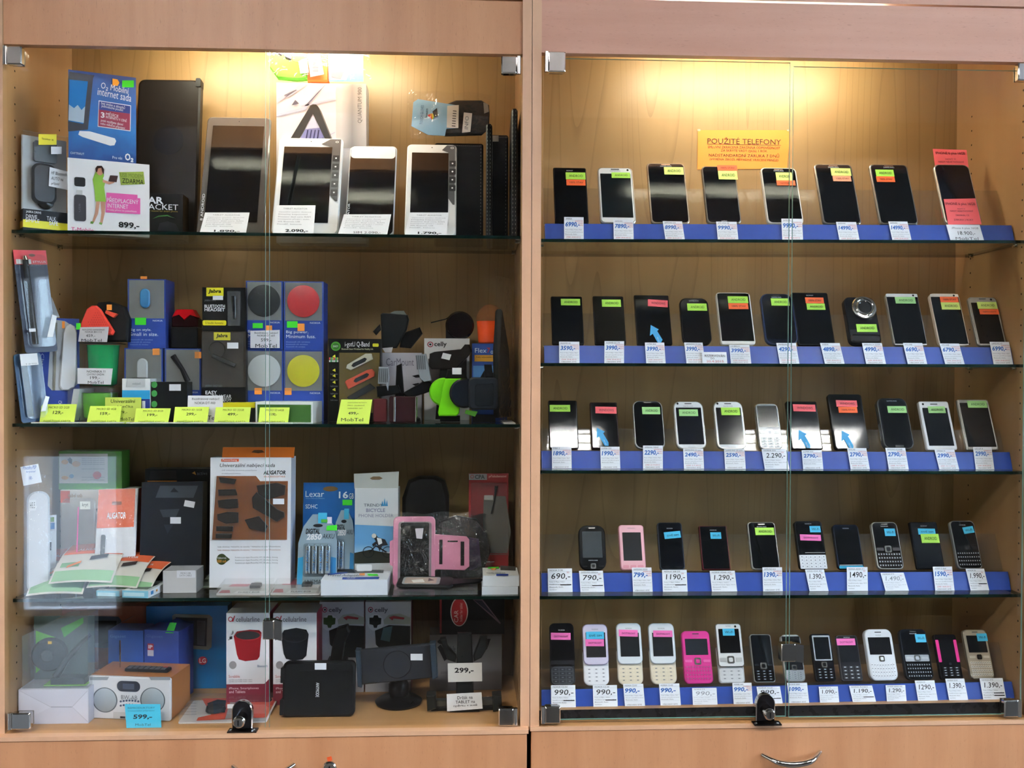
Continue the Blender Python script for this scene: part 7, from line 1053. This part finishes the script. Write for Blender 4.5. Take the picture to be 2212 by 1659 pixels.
for z_ in (.04, .62): m = it.part('elastic_corner'); m.prism(rr(-.004, H * z_, .004, H * (z_ + .28), .002), -.001, .023, K('#15161a', .5))
stick(it, 680, 1435, 705, 1449, '#dfe2ec', y=-.0006)
it = place('tablet_holder', 'dark grey tablet holder plate on a suction foot', 'tablet holder', 'L4', 806, 906, 1390, .085, 0, 0, main='foot'); f = it.f; c = f.uv(857, 1500)[0]
it.mb.lathe([(.047, 0), (.049, .004), (.040, .010), (.026, .014), (.018, .016)], (c, .05, .0005), (0, 0, 1), K('#121215', .3), 36); it.mb.lathe([(.018, .016), (.021, .022), (.021, .040), (.016, .048)], (c, .05, .0005), (0, 0, 1), K('#17171a', .3), 28); it.mb.tube([(c, .05, .045), (c + .004, .03, .08)], .012, K('#17171a', .3), 14)
m = it.part('plate'); m.prism(f.Pt([(775, 1406), (930, 1392), (934, 1466), (780, 1481)]), .002, .016, K('#2c2e34', .35), None, .003); q = f.uv(858, 1436); m.ring(q[0], q[1], .0275, .0285, .0012, K('#18191c'), 40); m.lathe([(.0275, 0), (.0265, .0012), (.001, .0014)], (q[0], .0019, q[1]), (0, -1, 0), K('#2f3137', .35), 40)
for P in ([(768, 1404), (779, 1405), (782, 1484), (773, 1482)], [(928, 1390), (941, 1388), (946, 1462), (934, 1468)]): m = it.part('side_clamp'); m.prism(f.Pt(P), -.006, .02, K('#34404c', .3), None, .002)
stick(it, 887, 1412, 913, 1426, '#e4e6ec', y=.0015)
it = place('sucker_arm', 'black jointed suction arm behind the square black case', 'phone holder', 'L4', 700, 752, 1356, .135, 0, main='arm_body'); f = it.f; it.mb.prism(f.Pt([(728, 1358), (750, 1352), (756, 1366), (744, 1390), (738, 1432), (712, 1432), (718, 1390)]), 0, .022, BLK, None, .004); it.mb.box(.005, 0, 0, it.W - .005, .04, it.f.uv(726, 1430)[1], BLK)
BX = bx('holder_carton', 'pale holder carton under the dark one with red oval', 'box', 'L4', 928, 1084, 1370, .20, .06, '#77757a', 2, top='#66646a', side='#3a393c'); it = BX; it.e(945, 1381, 963, 1391, K('#2c2c30'), 1).p([(952, 1392), (970, 1420), (960, 1428), (945, 1398)], INK, 1).p([(1036, 1380), (1060, 1380), (1052, 1402), (1034, 1414)], INK, 1).t('Mobile', 962, 1395, 984, 1408, K('#2c2a30'), 2, bold=.02).t('accessories', 952, 1448, 975, 1455, K('#5a585e'), 1)
it = bx('holder_carton', 'dark carton with red oval badge stacked on the pale one', 'box', 'L4', 950, 1090, 1291, .2, .065, '#1c1a1c', 0, z=BX.ztop + .0005, side='#161416', top='#242224'); it.e(973, 1290, 1011, 1353, K('#d6d0cc'), 1).e(975, 1292, 1009, 1351, K('#b0242a'), 2).t('CAR', 981, 1318, 990, 1344, K('#e8d0c8'), 3, rot=90).t('holder for tablet', 993, 1302, 999, 1342, K('#e8b8b0'), 3, rot=90).p([(1018, 1292), (1042, 1294), (1082, 1346), (1080, 1348)], K('#6f5a64', .2), 1).p([(1024, 1296), (1041, 1297), (1072, 1336)], K('#33303a', .15), 2).r(950, 1291, 954, 1368, K('#a03030'), 1)
it = place('headrest_holder', 'black car headrest tablet holder with cross bar and two white cards', 'tablet holder', 'L4', 924, 1084, 1370, .075, 0, main='cross_bar'); f = it.f
it.mb.prism(f.Pt([(940, 1516), (1066, 1512), (1068, 1526), (940, 1530)]), .006, .022, C('#3a3a36', .3), None, .002)
for x in (921, 1063): m = it.part('clamp'); m.prism(f.Pt([(x, 1502), (x + 20, 1500), (x + 22, 1530), (x + 2, 1536)]), -.004, .026, K('#1d1e1c', .3), None, .003)
m = it.part('support_foot'); m.prism(f.Pt([(930, 1544), (945, 1534), (1060, 1532), (1082, 1540), (1070, 1543), (1040, 1538), (960, 1541), (940, 1546)]), .01, .03, K('#171614', .35), None, .002); m.box(it.W * .3, .004, 0, it.W * .7, .05, .012, K('#171614', .4))
m = it.part('post'); m.prism(f.Pt([(988, 1371), (1019, 1371), (1022, 1432), (1024, 1546), (984, 1546), (986, 1432)]), .008, .022, K('#222324', .3), None, .003)
for P in ([(950, 1384), (962, 1382), (966, 1400), (986, 1422), (984, 1434), (966, 1428)], [(1038, 1380), (1052, 1380), (1054, 1400), (1040, 1424), (1024, 1432), (1022, 1420)]): m = it.part('arm'); m.prism(f.Pt(P), .006, .026, K('#1b1c1c', .35), None, .003)
m = it.part('price_card', 'white 299 price card'); m.prism(f.Pt([(967, 1433), (1041, 1431.5), (1041.5, 1471.5), (968, 1473.5)]), .0, .0006, K('#dcd8d4')); m.text('299,-', f.R(982, 1442, 1023, 1455), -.0005, INK, bold=.03)
m = it.part('description_card', 'white description card'); m.prism(f.Pt([(965, 1497), (1040, 1493), (1042.5, 1528), (966, 1534)]), -.0068, -.006, K('#e4e4e6'))
for a in (('Držák na', 988, 1503, 1021, 1510), ('TABLET na', 984, 1512.5, 1026, 1519), ('opěrku v autě', 979, 1521, 1031, 1527)): m.text(a[0], f.R(*a[1:], -.0068), -.0073, INK, bold=.02, ang=2)
it = lying('car_charger_pack', 'red and white flat blister pack lying before the speaker cartons', 'blister pack', 'L4', 384, 574, 1504, .035, .010, 0, 86, main='card'); W, H = it.W, it.H
it.mb.prism(rr(0, 0, W, H, .004), .004, .006, K('#d9d6da', .3)); f = it.f; it.y = .004; it.p([(436, 1505), (598, 1503), (576, 1546), (424, 1553), (428, 1546), (456, 1540)], K('#d8452a', .3), 1).p([(448, 1516), (470, 1508), (488, 1510), (486, 1536), (452, 1536)], K('#1d2530', .2), 3).p([(500, 1505), (540, 1504), (528, 1546), (486, 1550)], K('#8d8a8c', .3), 2).e(574, 1505, 588, 1513, INK, 2)
for i in range(6): it.t('nabíjecí autoadaptér pro mobilní telefony', 394, 1508 + i * 6, 424, 1511 + i * 6, GREY, 1)
m = it.part('charger'); c = f.uv(466, 1526, .0); m.lathe([(.001, 0), (.020, 0), (.018, .007), (.006, .010)], (c[0], .002, c[1]), (0, -1, 0), K('#20262e', .25), 28); m = it.part('clear_blister'); m.box(W * .01, -.012, H * .01, W * .99, .0035, H * .97, SHELL); stick(it, 491, 1518, 506, 1527, '#dfe0e4', y=-.0125)
for it in ITEMS: it.finish()
bpy.data.objects.remove(_fo); bpy.data.curves.remove(_fc)
bpy.context.view_layer.update()
